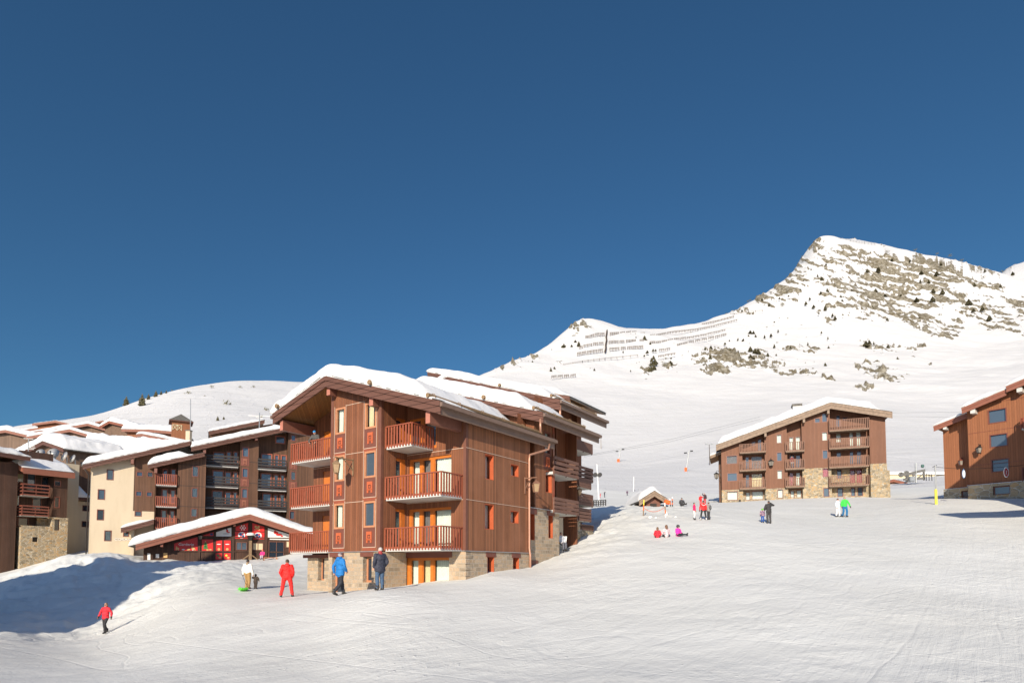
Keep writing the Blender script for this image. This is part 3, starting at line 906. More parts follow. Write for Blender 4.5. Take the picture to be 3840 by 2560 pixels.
def roof_gable(b, xl, xr, xp, zp, sl, sr, y0, y1, th=0.2, fas=0.62, fmat='fascia', rmat='slate', smat='soffit', gutter=True, front_only=True, lip=True):
    """two sloping slabs, front barge boards, boarded underside and eaves board"""
    zf = gable_profile(xl, xr, xp, zp, sl, sr)
    r = MB()
    top = [(xl, zf(xl)), (xp, zp), (xr, zf(xr))] if xl < xp < xr else [(xl, zf(xl)), (xr, zf(xr))]
    n = len(top)
    poly = top + [(x, z - th) for x, z in top[::-1]]
    r.prism(poly, lambda p, t: (p[0], y0 + 0.03 + t * (y1 - y0 - 0.03), p[1]))
    ro = b.put('roof', r, MAT[rmat])
    # ragged slate courses peeping out under the snow at the verge
    if lip:
        sl_ = MB(); rr = random.Random(int(abs(xl) * 97) + 3)
        for i in range(n - 1):
            (xa, za), (xb, zb_) = top[i], top[i + 1]
            L = abs(xb - xa); k = max(2, int(L / 0.32))
            for j in range(k):
                t0 = j / k; t1 = (j + 0.96) / k
                pr = 0.04 + 0.07 * rr.random(); lift = 0.012 + 0.03 * rr.random()
                x0_, x1_ = xa + (xb - xa) * t0, xa + (xb - xa) * t1
                z0_, z1_ = za + (zb_ - za) * t0 + lift, za + (zb_ - za) * t1 + lift
                sl_.prism([(x0_, z0_), (x1_, z1_), (x1_, z1_ + 0.025), (x0_, z0_ + 0.025)], lambda p, t: (p[0], y0 - pr + t * 0.4, p[1]))
        b.put('slate_verge', sl_, MAT['slate'], ro)
    f = MB()
    for i in range(n - 1):
        (xa, za), (xb, zb_) = top[i], top[i + 1]
        for k, (o0, o1, pr) in enumerate(((0.0, 0.42, 0.05), (0.42, 1.0, 0.0))):
            pp = [(xa, za - fas * o0 - 0.01), (xb, zb_ - fas * o0 - 0.01), (xb, zb_ - fas * o1 - 0.01), (xa, za - fas * o1 - 0.01)]
            f.prism(pp, lambda p, t: (p[0], y0 - pr + t * (0.07 + pr), p[1]))
    b.put('barge_board', f, MAT[fmat], ro)
    if smat:
        s = MB()
        for i in range(n - 1):
            (xa, za), (xb, zb_) = top[i], top[i + 1]
            s.quad((xa, y0 + 0.08, za - th - 0.01), (xb, y0 + 0.08, zb_ - th - 0.01), (xb, y1, zb_ - th - 0.01), (xa, y1, za - th - 0.01))
        b.put('soffit', s, MAT[smat], ro)
    if gutter:
        for x, sg in ((xr, 1), (xl, -1)):
            g = MB(); z = zf(x)
            g.box(x - 0.05 * sg, x + 0.03 * sg, y0, y1, z - 0.30, z - 0.02)
            g.box(x + 0.03 * sg, x + 0.18 * sg, y0 - 0.06, y1, z - 0.28, z - 0.10)
            g.box(x - 0.12 * sg, x - 0.05 * sg, y0 + 0.02, y1, z - 0.62, z - 0.22)
            b.put('gutter', g, MAT['gutter'], ro)
    return ro, zf


def snow_slab(b, ro, x0, x1, y0, y1, zf, th, seed=0, xp=None, rnd=0.6, over=0.06, edge_x1=None, nstep=0.22, name='snow_cover', mat='roofsnow', lum=0.10):
    """blanket of snow lying on a roof: rounded rim, swollen top"""
    def grid(a, c_, fine):
        n = max(6, int((c_ - a) / nstep))
        t = np.linspace(0, 1, n)
        core = a + (c_ - a) * t
        e = np.array([0.02, 0.06, 0.12, 0.2, 0.32, 0.46]) * fine
        return np.unique(np.round(np.concatenate([core[(core > a + 0.5 * fine) & (core < c_ - 0.5 * fine)], [a, c_], a + e, c_ - e]), 4))
    gx = grid(x0 - over, x1 + over, rnd); gy = grid(y0 - over, y1 + over, rnd)
    X, Y = np.meshgrid(gx, gy, indexing='ij')
    xs = np.linspace(gx[0], gx[-1], 400)
    zr = np.array([zf(x) for x in xs])
    base = np.interp(X, xs, zr)
    # soften the ridge
    k = max(3, int(1.5 / (xs[1] - xs[0]))) | 1
    ker = np.hanning(k + 2)[1:-1]; ker /= ker.sum()
    zs = np.convolve(np.pad(zr, k // 2, mode='reflect', reflect_type='odd'), ker, 'valid')
    soft = np.interp(X, xs, zs)
    y_e1 = gy[-1]
    xe = np.full_like(Y, gx[-1])
    if edge_x1 is not None: xe = np.interp(Y, edge_x1[0], edge_x1[1])
    # squeeze the columns so that the rim follows the wanted edge
    X2 = gx[0] + (X - gx[0]) * (xe - gx[0]) / (gx[-1] - gx[0])
    wob = 0.16 * fbm(Y / 1.3 + seed, X / 5.0 + seed * 3, 3, seed + 7)
    base2 = np.interp(X2, xs, zr); soft2 = np.interp(X2, xs, zs)
    dx = np.minimum(X2 - gx[0], xe - X2); dy = np.minimum(Y - gy[0], gy[-1] - Y)
    q = lambda d: 1 - np.clip(1 - d / rnd, 0, 1) ** 2.6
    prof = (np.clip(q(dx), 0, 1) * np.clip(q(dy), 0, 1)) ** 0.5
    edge = (dx < 1e-6) | (dy < 1e-6)
    body = th * (0.96 + 0.42 * fbm(X2 / 2.8 + seed, Y / 2.4, 3, seed) + lum * 1.7 * fbm(X2 / 0.7, Y / 0.9 + seed, 3, seed + 3))
    lowx = np.clip((x1 - X2) / 1.4, 0.35, 1) if edge_x1 is None else np.clip((xe - X2) / 1.6, 0.3, 1)
    Z = base2 + np.maximum(soft2 - base2, -0.4) * prof + body * prof * lowx
    Z = np.where(edge, base2 + 0.005, Z)
    jag = 0.26 * fbm(X2 / 0.5 + seed, Y / 0.5, 3, seed + 13) * (1 - prof)
    Yj = np.where((Y - gy[0] < 0.35) & ~edge, Y - np.clip(0.35 - (Y - gy[0]), 0, 0.35) * 0.25 + jag, Y)
    nx, ny = X.shape
    vt = np.stack([X2, Yj, Z], -1).reshape(-1, 3)
    vb = np.stack([X2, Y, base2 + 0.004], -1).reshape(-1, 3)
    m = MB(); m.smooth = True
    idx = np.arange(nx * ny).reshape(nx, ny)
    fs = np.stack([idx[:-1, :-1].ravel(), idx[1:, :-1].ravel(), idx[1:, 1:].ravel(), idx[:-1, 1:].ravel()], -1)
    m.add(vt.tolist(), fs.tolist())
    # underside of the overhanging rim
    rim = list(idx[:, 0]) + list(idx[-1, 1:]) + list(idx[::-1, -1][1:]) + list(idx[0, ::-1][1:])
    rv = [tuple(vt[i]) for i in rim]
    low = [(p[0], p[1], p[2] - 0.02) for p in rv]
    n = len(rv)
    m.add(rv + low, [(i, (i + 1) % n, n + (i + 1) % n, n + i) for i in range(n - 1)])
    return b.put(name, m, MAT[mat], ro)


def snow_guard(b, ro, x, y0, y1, z, r=0.11):
    m = MB(); m.tube([(x, y0, z), (x, y1, z)], r, 10)
    k = max(2, int((y1 - y0) / 1.5))
    for i in range(k):
        y = y0 + 0.4 + (y1 - y0 - 0.5) * i / (k - 1)
        m.tube([(x + 0.16, y, z - 0.08), (x + 0.13, y, z + 0.1), (x, y, z + 0.16), (x - 0.13, y, z + 0.1)], 0.018, 5)
    return b.put('snow_guard_log', m, MAT['log'], ro)


def lantern(b, T, a, z, out=1.1, scale=1.0, mat='log', glass='lampglass', drop=0.42):
    """wall lantern hanging from a bracket"""
    m = MB(); k = scale
    P = lambda aa, d, zz: T(a + aa, -d, z + zz)
    m.bar(P(0, 0.03, -0.75 * k), P(0, 0.03, 0.12 * k), 0.06, 0.06, up=(0, 1, 0))
    m.bar(P(0, 0, 0.05 * k), P(0, out, 0.05 * k), 0.055, 0.055)
    m.bar(P(0, 0.03, -0.5 * k), P(0, out * 0.55, 0.03 * k), 0.045, 0.045)
    m.bar(P(0, out * 0.92, 0.03), P(0, out * 0.92, -0.1 * k), 0.02, 0.02, up=(0, 1, 0))
    br = b.put('wall_lantern', m, MAT[mat])
    c = P(0, out * 0.92, 0)
    l = MB()
    w = 0.2 * k
    l.lathe([(0.02, -0.08 * k), (0.09 * k, -0.14 * k), (0.26 * k, -0.26 * k), (0.26 * k, -0.29 * k), (0.02, -0.29 * k)], 4, c)
    l.lathe([(0.15 * k, -0.74 * k), (0.15 * k, -0.70 * k), (0.02, -0.70 * k)], 4, c); l.lathe([(0.02, -0.82 * k), (0.06 * k, -0.74 * k)], 6, c)
    for q in range(4):
        t = math.pi / 2 * q
        l.bar((c[0] + 0.23 * k * math.cos(t), c[1] + 0.23 * k * math.sin(t), c[2] - 0.29 * k), (c[0] + 0.155 * k * math.cos(t), c[1] + 0.155 * k * math.sin(t), c[2] - 0.71 * k), 0.025 * k, 0.025 * k, up=(0, 1, 0))
    b.put('lamp_cage', l, MAT[mat], br)
    g = MB(); g.lathe([(0.145 * k, -0.70 * k), (0.215 * k, -0.30 * k)], 4, c)
    b.put('lamp_glass', g, MAT[glass], br)
    return br


def ornament(b, T, a, z, w=0.42, h=0.62, mat='ornament'):
    """cut-out board decoration: a square with a diamond, on two feet"""
    m = MB()
    t = 0.1 * w / 0.42
    d0, d1 = -0.05, -0.012
    bx = lambda x0, x1, z0, z1, q=0: tbox(m, T, a + x0 * w, a + x1 * w, d0 - q, d1, z + z0 * h, z + z1 * h)
    bx(-.5, .5, .40, .5); bx(-.5, -.27, -.28, .40); bx(.27, .5, -.28, .40); bx(-.27, .27, .22, .40); bx(-.27, .27, -.28, -.12)
    bx(-.5, -.24, -.5, -.28); bx(.24, .5, -.5, -.28); bx(-.56, .56, -.24, -.18)
    cz = z + .05 * h; s = .13 * w
    m.prism([(a - s, cz), (a, cz - s * 1.3), (a + s, cz), (a, cz + s * 1.3)], lambda p, tt: T(p[0], d1 - 0.03 * tt, p[1]))
    return b.put('ornament', m, MAT[mat])


def put_each(b, name, boxes, mat, parent=None):
    out = []
    for q in boxes:
        m = MB(); m.box(*q); out.append(b.put(name, m, MAT[mat], parent))
    return out
# ------------------------------------------------------------------ the big chalet in the middle
zA = lambda x, y: (1380 + x / 3.92, 1400 + y / 3.92)
zB = lambda x, y: (1380 + x / 3.92, 1800 + y / 3.92)
zC = lambda x, y: (1020 + x / 3.5636, 1380 + y / 3.5636)
zD = lambda x, y: (1040 + x / 3.4087, 1780 + y / 3.4087)
zE = lambda x, y: (1930 + x / 4.238, 1400 + y / 4.238)
zF = lambda x, y: (1930 + x / 3.7333, 1750 + y / 3.7333)
zG = lambda x, y: (1500 + x / 2.767, 1350 + y / 2.767)
zH = lambda x, y: (2050 + x / 2.851, 1600 + y / 2.851)


def french_unit(b, side, c, a0, a1, z0, z1, segs, dep=0.1, name='terrace_door', frame='orange_wood', fw=0.07):
    """timber door and window unit; segs: (from, to, curtain) glazed fields as fractions of the width"""
    T = TF(side, c)
    w = a1 - a0
    m = MB()
    tbox(m, T, a0, a1, dep - 0.04, dep + 0.05, z1 - 0.14, z1); tbox(m, T, a0, a1, dep - 0.04, dep + 0.05, z0, z0 + 0.16)
    e = 0.0
    for f0, f1, cu in segs + [(1.0, 1.0, None)]:
        if f0 > e: tbox(m, T, a0 + w * e, a0 + w * f0, dep - 0.04, dep + 0.05, z0 + 0.16, z1 - 0.14)
        if f0 - e > 0.06: tbox(m, T, a0 + w * (e + 0.012), a0 + w * (f0 - 0.012), dep - 0.07, dep - 0.042, z0 + 0.3, z1 - 0.2)
        e = f1
    o = b.put(name, m, MAT[frame])
    for f0, f1, cu in segs:
        l, r = a0 + w * f0, a0 + w * f1
        p = MB(); p.quad(T(l, dep, z0 + 0.16), T(r, dep, z0 + 0.16), T(r, dep, z1 - 0.14), T(l, dep, z1 - 0.14))
        b.put('pane', p, MAT['clear' if cu else 'pane'], o)
        if cu:
            b.put('curtain', curtain_mesh(T, l + 0.02, r - 0.02, dep + 0.12, z0 + 0.16, z1 - 0.14), MAT[cu], o)
    bk = MB(); bk.quad(T(a0, dep + 0.6, z0), T(a1, dep + 0.6, z0), T(a1, dep + 0.6, z1), T(a0, dep + 0.6, z1))  # dark sheet, the room's shade put into its colour
    b.put('room_shade', bk, MAT['dark'], o)
    return o


B = Bld('apartment_chalet', 'largest reddish-brown timber chalet, with stone base, upright-board balconies and thick roof snow', 'chalet', 1746, 31, .8221, -.5694, -1.7)
XB = -4.13; XL = -8.15; XE = -12.17; DB = -1.93
zf1 = gable_profile(XE - .48, .54, -7.84, 10.53, .30, .323)
ro1, _ = roof_gable(B, XE - .48, .54, -7.84, 10.53, .30, .323, -2.6, 8.0)
snow_slab(B, ro1, XE - .48, .54, -2.6, 8.0, zf1, 0.95, 3, edge_x1=([-2.7, -1.0, 2.0, 5.0, 8.1], [0.05, 0.05, -0.15, -0.6, -1.7]))
snow_guard(B, ro1, -0.15, -2.75, 7.4, zf1(-0.15) + 0.13)
for x in (-4.1, -12.0):
    g = MB(); g.tube([(x, -2.85, zf1(x) + 0.14), (x, -1.2, zf1(x) + 0.14)], 0.13, 10); B.put('snow_guard_log', g, MAT['log'], ro1)
rt = lambda x: zf1(x) - 0.2

wal = MB()
# facade holes
fl = [0.95, 3.6, 6.3]
tops = [B.on(1691, 1800 + 385 / 3.92)[1], B.on(1691, 1702)[1], 8.05]
xa = B.on(1533, 1800)[0]; xb = B.on(1692, 1800)[0]
xd = B.on(1211, 1800)[0]
holes = []
for k in range(3):
    x1 = xb if k < 2 else -2.0
    holes.append((xa, x1, fl[k], tops[k], 0.1))
    holes.append((xd, XL - 0.05, fl[k], tops[k] if k < 2 else 8.3, 0.1))
zt = lambda x0, x1: [(x0, rt(x0))] + ([(-7.84, rt(-7.84))] if x0 < -7.84 < x1 else []) + [(x1, rt(x1))]
wall(wal, 'f', 0, XE, 0, 0.83, zt(XE, 0), holes)
side_win = [(1.6, 2.38, 4.67, 6.01), (3.99, 4.79, 5.13, 5.81), (1.58, 2.39, 2.0, 3.35), (3.96, 4.79, 2.47, 3.17)]
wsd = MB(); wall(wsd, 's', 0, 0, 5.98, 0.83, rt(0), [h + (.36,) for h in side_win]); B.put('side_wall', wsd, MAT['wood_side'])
wall(wal, 'l', XE, 0, 8.0, -1.7, rt(XE)); wall(wal, 'f', 8.0, XE, -1, -1.7, zt(XE, -1))
# bay
bay_l = (B.on(*zC(852, 700), DB)[0], B.on(*zC(984, 700), DB)[0])
bay_r = (B.on(*zC(1246, 700), DB)[0], B.on(*zC(1396, 700), DB)[0])
bz = [(2.0, 3.0), ]
def bayz(pa, pb): return (B.on(*pb, DB)[1], B.on(*pa, DB)[1])
bw = [(bay_l, bayz(zC(915, 530), zC(915, 880))), (bay_l, bayz(zC(905, 1165), zC(905, 1510))), (bay_l, bayz(zD(790, 365), zD(790, 690))),
      (bay_r, bayz(zC(1320, 455), zC(1320, 805))), (bay_r, bayz(zC(1320, 1105), zC(1320, 1460))), (bay_r, bayz(zD(1185, 335), zD(1185, 670)))]
wall(wal, 'f', DB, XL, XB, 0.83, zt(XL, XB), [(x[0], x[1], z[0], z[1], .14) for x, z in bw])
sdoor = (B.onx(1484, 1800, XB)[0], B.onx(1521, 1800, XB)[0])
wall(wal, 's', XB, DB, 0, 0.83, rt(XB), [(sdoor[0], sdoor[1], fl[k], min(tops[k], 8.1), .1) for k in range(3)])
wall(wal, 'l', XL, DB, 0, 0.83, rt(XL))
B.put('wood_wall', wal, MAT['wood'])
# corner boards and pale joint strips
tr = MB()
for (x, y) in ((0, 0), ): tr.box(x - .16, x + .012, y - .012, y + .16, .84, rt(0))
tr.box(XB - .24, XB + .012, DB - .012, DB + .16, .84, rt(XB) - .02); tr.box(XL - .012, XL + .2, DB - .012, DB + .16, .84, rt(XL) - .02)
B.put('corner_board', tr, MAT['wood_trim'])
js = MB()
for z in (3.42, 6.07):
    js.box(XE, -.162, -.014, 0.0, z, z + .03); js.box(.013, .026, 0, 5.98, z, z + .03)
    js.box(bay_l[1] + .06, bay_r[0] - .1, DB - .014, DB, z + .06, z + .09); js.box(XL + .21, bay_l[0] - .12, DB - .014, DB, z, z + .03)
for z in (B.on(*zC(1100, 480), DB)[1],): js.box(bay_l[1] + .03, bay_r[0] - .06, DB - .014, DB, z, z + .03)
B.put('joint_strip', js, MAT['trim_pale'])
# windows of the bay with the panels below
Tb = TF('f', DB)
for i, (x, z) in enumerate(bw):
    window(B, 'f', DB, x[0], x[1], z[0], z[1], 'frame_tan', .05, .1, out=.03, cur='curtain' if i in (0, 1, 2) else ('curtain_cream' if i == 3 else None), pane=None if i < 4 else 'pane_sky', curspan=(.02, .62) if i < 3 else (0.05, .62))
    pb = MB(); zb0 = z[0] - 1.02
    zb0 = max(zb0, .98)
    tbox(pb, Tb, x[0] - .06, x[1] + .02, -.012, 0, zb0, z[0] - .004)
    pn = B.put('panel', pb, MAT['panel'])
    ed = MB()
    tbox(ed, Tb, x[0] - .09, x[0] - .062, -.02, 0, zb0, z[1] + .1); tbox(ed, Tb, x[1] + .022, x[1] + .05, -.02, 0, zb0, z[1] + .1); tbox(ed, Tb, x[0] - .09, x[1] + .05, -.022, 0, zb0 - .04, zb0 - .004)
    B.put('panel_edge', ed, MAT['trim_pale'], pn)
    ob = MB(); tbox(ob, Tb, x[0] - .06, x[1] + .02, -.01, 0, zb0 - .2, zb0 - .045)
    B.put('orange_band', ob, MAT['rail'], pn)
    ornament(B, Tb, (x[0] + x[1]) / 2, (zb0 + z[0]) / 2, .4, .6)
# doors behind the balconies
SEG = [[(.08, .245, 'curtain'), (.34, .506, 'curtain_dark'), (.61, .99, 'curtain')], [(.08, .245, 'curtain'), (.34, .506, 'curtain_dark'), (.61, .99, 'curtain')], [(.1, .4, None), (.55, .95, 'curtain_dark')]]
for k in range(3):
    french_unit(B, 'f', 0, xa, xb if k < 2 else -2.0, fl[k], tops[k], SEG[k])
    french_unit(B, 's', XB, sdoor[0], sdoor[1], fl[k], min(tops[k], 8.1), [(.06, .55, None)])
    french_unit(B, 'f', 0, xd, XL - .05, fl[k], tops[k] if k < 2 else 8.3, [(.6, .97, 'curtain')])
# balconies
xr3 = B.on(*zA(965, 1135))[0]
balcony(B, XB + .02, -.2, -1.65, -.02, fl[0], 2.03, sides='fr')
balcony(B, XB + .02, -.2, -1.65, -.02, fl[1], 4.7, sides='fr')
balcony(B, XB + .02, xr3, -1.65, -.02, fl[2], 7.38, sides='fr')
for k, zr in enumerate((2.05, 4.71, 7.38)): balcony(B, XE, XL - .02, -1.65, -.02, fl[k], zr, sides='fl')
# stone base with its openings
st = MB()
gx = (B.on(1497, 2100, -.03)[0], B.on(1684, 2100, -.03)[0])
wall(st, 'f', -.03, XB, .02, -2.3, .79, [(gx[0], gx[1], -2.2, .66, .3)])
base_open = [(1.78, 2.4, -1.9, .56, .4), (4.17, 4.79, -1.6, .55, .4)]
wall(st, 's', .03, -.03, 5.98, -2.3, .79, base_open)
bx1 = (B.on(*zD(705, 1100), DB)[0], B.on(*zD(838, 1100), DB)[0]); bx2 = (B.on(*zD(1100, 1100), DB)[0], B.on(*zD(1212, 1100), DB)[0])
wall(st, 'f', DB - .03, XL - .02, XB + .02, -2.5, .79, [(bx1[0], bx1[1], -2.0, .55, .45), (bx2[0], bx2[1], B.on(*zD(1150, 1370), DB)[1], .55, .45)])
wall(st, 's', XB + .02, DB - .03, 0, -2.5, .79); wall(st, 'l', XL - .02, DB - .03, 0, -2.5, .79)
lw = (B.on(*zD(570, 1200), -.6)[0], B.on(*zD(600, 1200), -.6)[0])
wall(st, 'f', -.6, B.on(*zD(386, 1200), -.6)[0], XL, -2.5, .72, [(lw[0] - .35, lw[1], B.on(*zD(580, 1345), -.6)[1], .6, .4)])
wall(st, 'l', B.on(*zD(386, 1200), -.6)[0], -.6, 4, -2.5, .72)
B.put('stone_base', st, MAT['ashlar'])
qn = MB()
for i in range(9):       # rough corner quoins
    z = -2.0 + i * .31
    L = .5 if i % 2 else .28
    qn.box(.02 - L, .055, -.055, -.02 + (.78 - L), z, z + .27)
B.put('quoin', qn, MAT['ashlar'])
li = MB()
li.box(gx[0] - .2, gx[1] + .2, -.06, .0, .50, .80)
for h in base_open: li.box(0, .06, h[0] - .12, h[1] + .12, h[3] - .02, .80)
for h in (bx1, bx2): li.box(h[0] - .2, h[1] + .12, DB - .06, DB, .55, .8)
li.box(XE - .05, XL, -.64, -.58, .55, .74)
B.put('lintel', li, MAT['panel'])
zs = MB()
zs.box(XL - .1, XB + .1, DB - .1, DB, .80, .835); zs.box(XB, .1, -.09, -.0, .80, .835); zs.box(0, .11, -.09, 6.0, .80, .835)
B.put('drip_strip', zs, MAT['zinc'])
french_unit(B, 'f', .06, gx[0] + .35, gx[1], -2.2, .5, [(.13, .29, 'curtain'), (.40, .56, 'curtain_cream'), (.65, .99, 'curtain')])
gd = MB(); gd.box(gx[0], gx[0] + .34, .16, .2, -2.2, .5)
B.put('door_leaf', gd, MAT['orange_wood'])
window(B, 'f', DB - .03, bx2[0], bx2[1], B.on(*zD(1150, 1370), DB)[1], .53, 'frame_tan', .32, .1, out=0)
window(B, 'f', DB - .03, bx1[0], bx1[1], -2.0, .53, 'frame_tan', .32, .1, out=0)
window(B, 'f', -.6, lw[0] - .35, lw[1], B.on(*zD(580, 1345), -.6)[1], .57, 'frame_tan', .3, .08, out=0)
# windows of the side wall: deep orange reveals
def reveal_window(b, c, h, dep, cur=None, mat='orange_reveal', name='window'):
    T = TF('s', c)
    m = MB(); t = .03
    tbox(m, T, h[0], h[0] + t, .005, dep, h[2], h[3]); tbox(m, T, h[1] - t, h[1], .005, dep, h[2], h[3])
    tbox(m, T, h[0] + t, h[1] - t, .005, dep, h[2], h[2] + t); tbox(m, T, h[0] + t, h[1] - t, .005, dep, h[3] - t, h[3])
    o = b.put(name, m, MAT[mat])
    p = MB(); p.quad(T(h[0], dep - .05, h[2]), T(h[1], dep - .05, h[2]), T(h[1], dep - .05, h[3]), T(h[0], dep - .05, h[3]))
    b.put('pane', p, MAT['clear' if cur else 'pane'], o)
    if cur: b.put('curtain', curtain_mesh(T, h[0] + t, h[1] - t, dep + .05, h[2], h[3]), MAT[cur], o)
    bk = MB(); bk.quad(T(h[0], dep + .3, h[2]), T(h[1], dep + .3, h[2]), T(h[1], dep + .3, h[3]), T(h[0], dep + .3, h[3]))  # dark sheet painted as room shade behind the pane
    b.put('room_shade', bk, MAT['dark'], o)
    return o
for h in side_win: reveal_window(B, 0, h, .36, 'curtain')
for h in base_open: reveal_window(B, .03, h, .4, name='cellar_door')
# roof beams
for x, y1, z0, z1 in ((XE + .1, 0, 8.06, 8.66), (-.42, 0, 6.92, 7.5), (-7.84, DB + .05, zf1(-7.84) - 1.04, zf1(-7.84) - .57), (-4.4, DB + .05, zf1(-4.4) - 1.04, zf1(-4.4) - .57)):
    bo = put_each(B, 'roof_beam', [(x - .14, x + .14, -2.39, y1, z0, z1)], 'wood_beam')[0]
    put_each(B, 'beam_end', [(x - .14, x + .14, -2.41, -2.391, z0, z1)], 'beam_end', bo)
# lanterns
pl = B.on(*zC(1090, 1245), DB)
lantern(B, TF('f', DB), pl[0], pl[1], 1.25, 1.05)
ps = B.onx(1600 + 640 / 1.7417, 1350 + 795 / 1.7417)
lantern(B, TF('s', 0), ps[0], ps[1] + .15, .85, 1.1, mat='rail_brown')
# copper rain pipe
pp = MB(); pp.smooth = True
yp = 5.75
pp.tube([(.62, 7.2, 7.38), (.6, 7.1, 7.05), (.25, 6.3, 6.75), (.12, yp, 6.55), (.1, yp, 6.2), (.1, yp, 3.5), (.1, yp, 1.1), (.16, yp, .7), (.16, yp, -1.4)], .065, 10)
B.put('rain_pipe', pp, MAT['copper'])

# ---- second section
zf2 = gable_profile(-12.65, .68, -9.3, 12.34, .30, .32)
ro2, _ = roof_gable(B, -12.65, .68, -9.3, 12.34, .30, .32, 6.37, 13.77)
snow_slab(B, ro2, -12.65, .68, 6.37, 13.77, zf2, 0.95, 8, edge_x1=([6.2, 8.0, 10.0, 12.0, 13.9], [0.25, 0.2, 0.0, -.4, -1.2]))
snow_guard(B, ro2, 0.1, 6.2, 12.6, zf2(.1) + .13)
for x in (-3.6,):
    g = MB(); g.tube([(x, 6.1, zf2(x) + .16), (x, 7.6, zf2(x) + .16)], .13, 10); B.put('snow_guard_log', g, MAT['log'], ro2)
X2 = -.25
rt2 = lambda x: zf2(x) - .2
w2 = MB()
wall(w2, 'f', 6.9, -12, X2, 7.0, [(-12, rt2(-12)), (-9.3, rt2(-9.3)), (X2, rt2(X2))])
h2 = [(8.14, 8.9, 4.63, 6.0, .36), (7.95, 8.75, 7.0, 8.45, .12)]
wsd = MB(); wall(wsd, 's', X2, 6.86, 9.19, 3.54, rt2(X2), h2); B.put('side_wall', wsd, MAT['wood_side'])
wall(w2, 's', -.9, 5.98, 6.9, .8, rt2(X2)); wall(w2, 'f', 6.88, -.9, X2, 3.54, 8)
wall(w2, 's', -1.9, 9.19, 13.6, 3.4, rt2(-1.9), [(9.9, 10.9, 3.6, 5.6, .1)])
w2.box(-1.9, X2, 9.15, 9.19, 3.54, rt2(X2)); w2.box(-12, -1, 13.5, 13.6, 0, rt2(-1))
B.put('wood_wall', w2, MAT['wood'])
s2 = MB()
wall(s2, 's', X2 + .05, 6.2, 9.68, -2, 3.5, [(8.38, 8.93, 1.79, 3.3, .4), (6.3, 6.8, 1.6, 3.2, .4), (6.35, 6.95, -1.5, .1, .4)])
s2.box(-1.2, X2 + .05, 9.66, 9.70, -2, 3.5); s2.box(-1.2, X2 + .04, 6.16, 6.20, -2, 3.5)
B.put('stone_base', s2, MAT['ashlar'])
put_each(B, 'lintel', [(X2 + .05, X2 + .09, 8.2, 9.1, 3.2, 3.5), (X2 + .05, X2 + .09, 6.2, 7.0, 3.15, 3.5), (X2 + .05, X2 + .09, 6.2, 7.1, .08, .4)], 'panel')
zs2 = MB(); zs2.box(X2, X2 + .16, 6.1, 9.85, 3.505, 3.545); B.put('drip_strip', zs2, MAT['zinc'])
reveal_window(B, X2, h2[0], .36, 'curtain')
window(B, 's', X2, *h2[1][:4], frame='frame_red', dep=.1, fw=.09, cur='curtain')
for h in ((8.38, 8.93, 1.79, 3.3), (6.3, 6.8, 1.6, 3.2)): reveal_window(B, X2 + .05, h, .38)
pn2 = MB(); pn2.box(X2, X2 + .015, 7.9, 8.8, 6.1, 6.95); B.put('panel', pn2, MAT['panel'])
ornament(B, TF('s', X2 + .015), 8.35, 6.55, .4, .6)
cb = MB(); cb.box(X2 - .1, X2 + .03, 8.98, 9.2, 3.55, rt2(X2) - .02); B.put('corner_board', cb, MAT['rail'])
pp = MB(); pp.smooth = True; pp.tube([(.5, 6.35, 8.75), (.5, 6.35, zf1(.4) + .05)], .07, 10); B.put('rain_pipe', pp, MAT['copper'])
pp = MB(); pp.smooth = True; pp.tube([(X2 + .1, 8.95, 8.4), (X2 + .1, 8.95, 6.2)], .05, 8); B.put('rain_pipe', pp, MAT['copper'])

# ---- loggia stack beside the second section and the third section with stepped balconies
def vb(x, pa, pb, pc, kind='planks', name='balcony', ins=1.6):
    """plank balcony whose front runs away from us: pa, pb ends of the top rail, pc lower edge at pa"""
    ya, za = B.onx(*pa, x); yb, zb_ = B.onx(*pb, x); _, zl = B.onx(*pc, x)
    zt_ = (za + zb_) / 2
    s = MB(); s.box(x - ins, x - .05, ya, yb, zl, zl + .16)
    o = B.put(name, s, MAT['concrete'])
    r = MB(); rail_planks(r, [(x, ya), (x, yb)], zl + .02, zt_, 4, .2); rail_planks(r, [(x - .02, yb), (x - ins, yb)], zl + .02, zt_, 4, .2)
    B.put('railing', r, MAT['plank_brown'], o)
    return ya, yb, zl, zt_
n1 = vb(.1, zH(80, 305), zH(340, 385), zH(80, 500)); n2 = vb(.1, zH(80, 740), zH(340, 800), zH(90, 915))
yN = n1[1]
XM = -1.3
m1 = vb(XM, zH(300, 120), zH(490, 190), zH(120, 175)); m2 = vb(XM, zH(340, 520), zH(475, 575), zH(120, 590)); m3 = vb(XM, zH(340, 850), zH(475, 890), zH(130, 975))
XF = -1.6
f1 = vb(XF, zH(340, 410), zH(495, 450), zH(340, 560), ins=1.2); f2 = vb(XF, zH(340, 695), zH(495, 735), zH(340, 830), ins=1.2); f3 = vb(XF, zH(360, 1030), zH(500, 1060), zH(360, 1100), ins=1.2)
yM0 = B.onx(*zH(120, 600), XM)[0]; yM1 = m2[1]; yF = f1[1]
z3 = B.onx(*zE(720, 450), XM - .2); z3b = B.onx(*zE(1470, 820), XM - .2)
xr3_ = XM - .2; y30 = z3[0]; y31 = z3b[0]; ze3 = z3[1] + .18
pk = B.on(1677, 1412, y30)
zf3 = gable_profile(pk[0] - 4, xr3_, pk[0], pk[1], .3, (pk[1] - ze3) / (xr3_ - pk[0]))
ro3, _ = roof_gable(B, pk[0] - 4, xr3_, pk[0], pk[1], .3, (pk[1] - ze3) / (xr3_ - pk[0]), y30, y31, fas=.75)
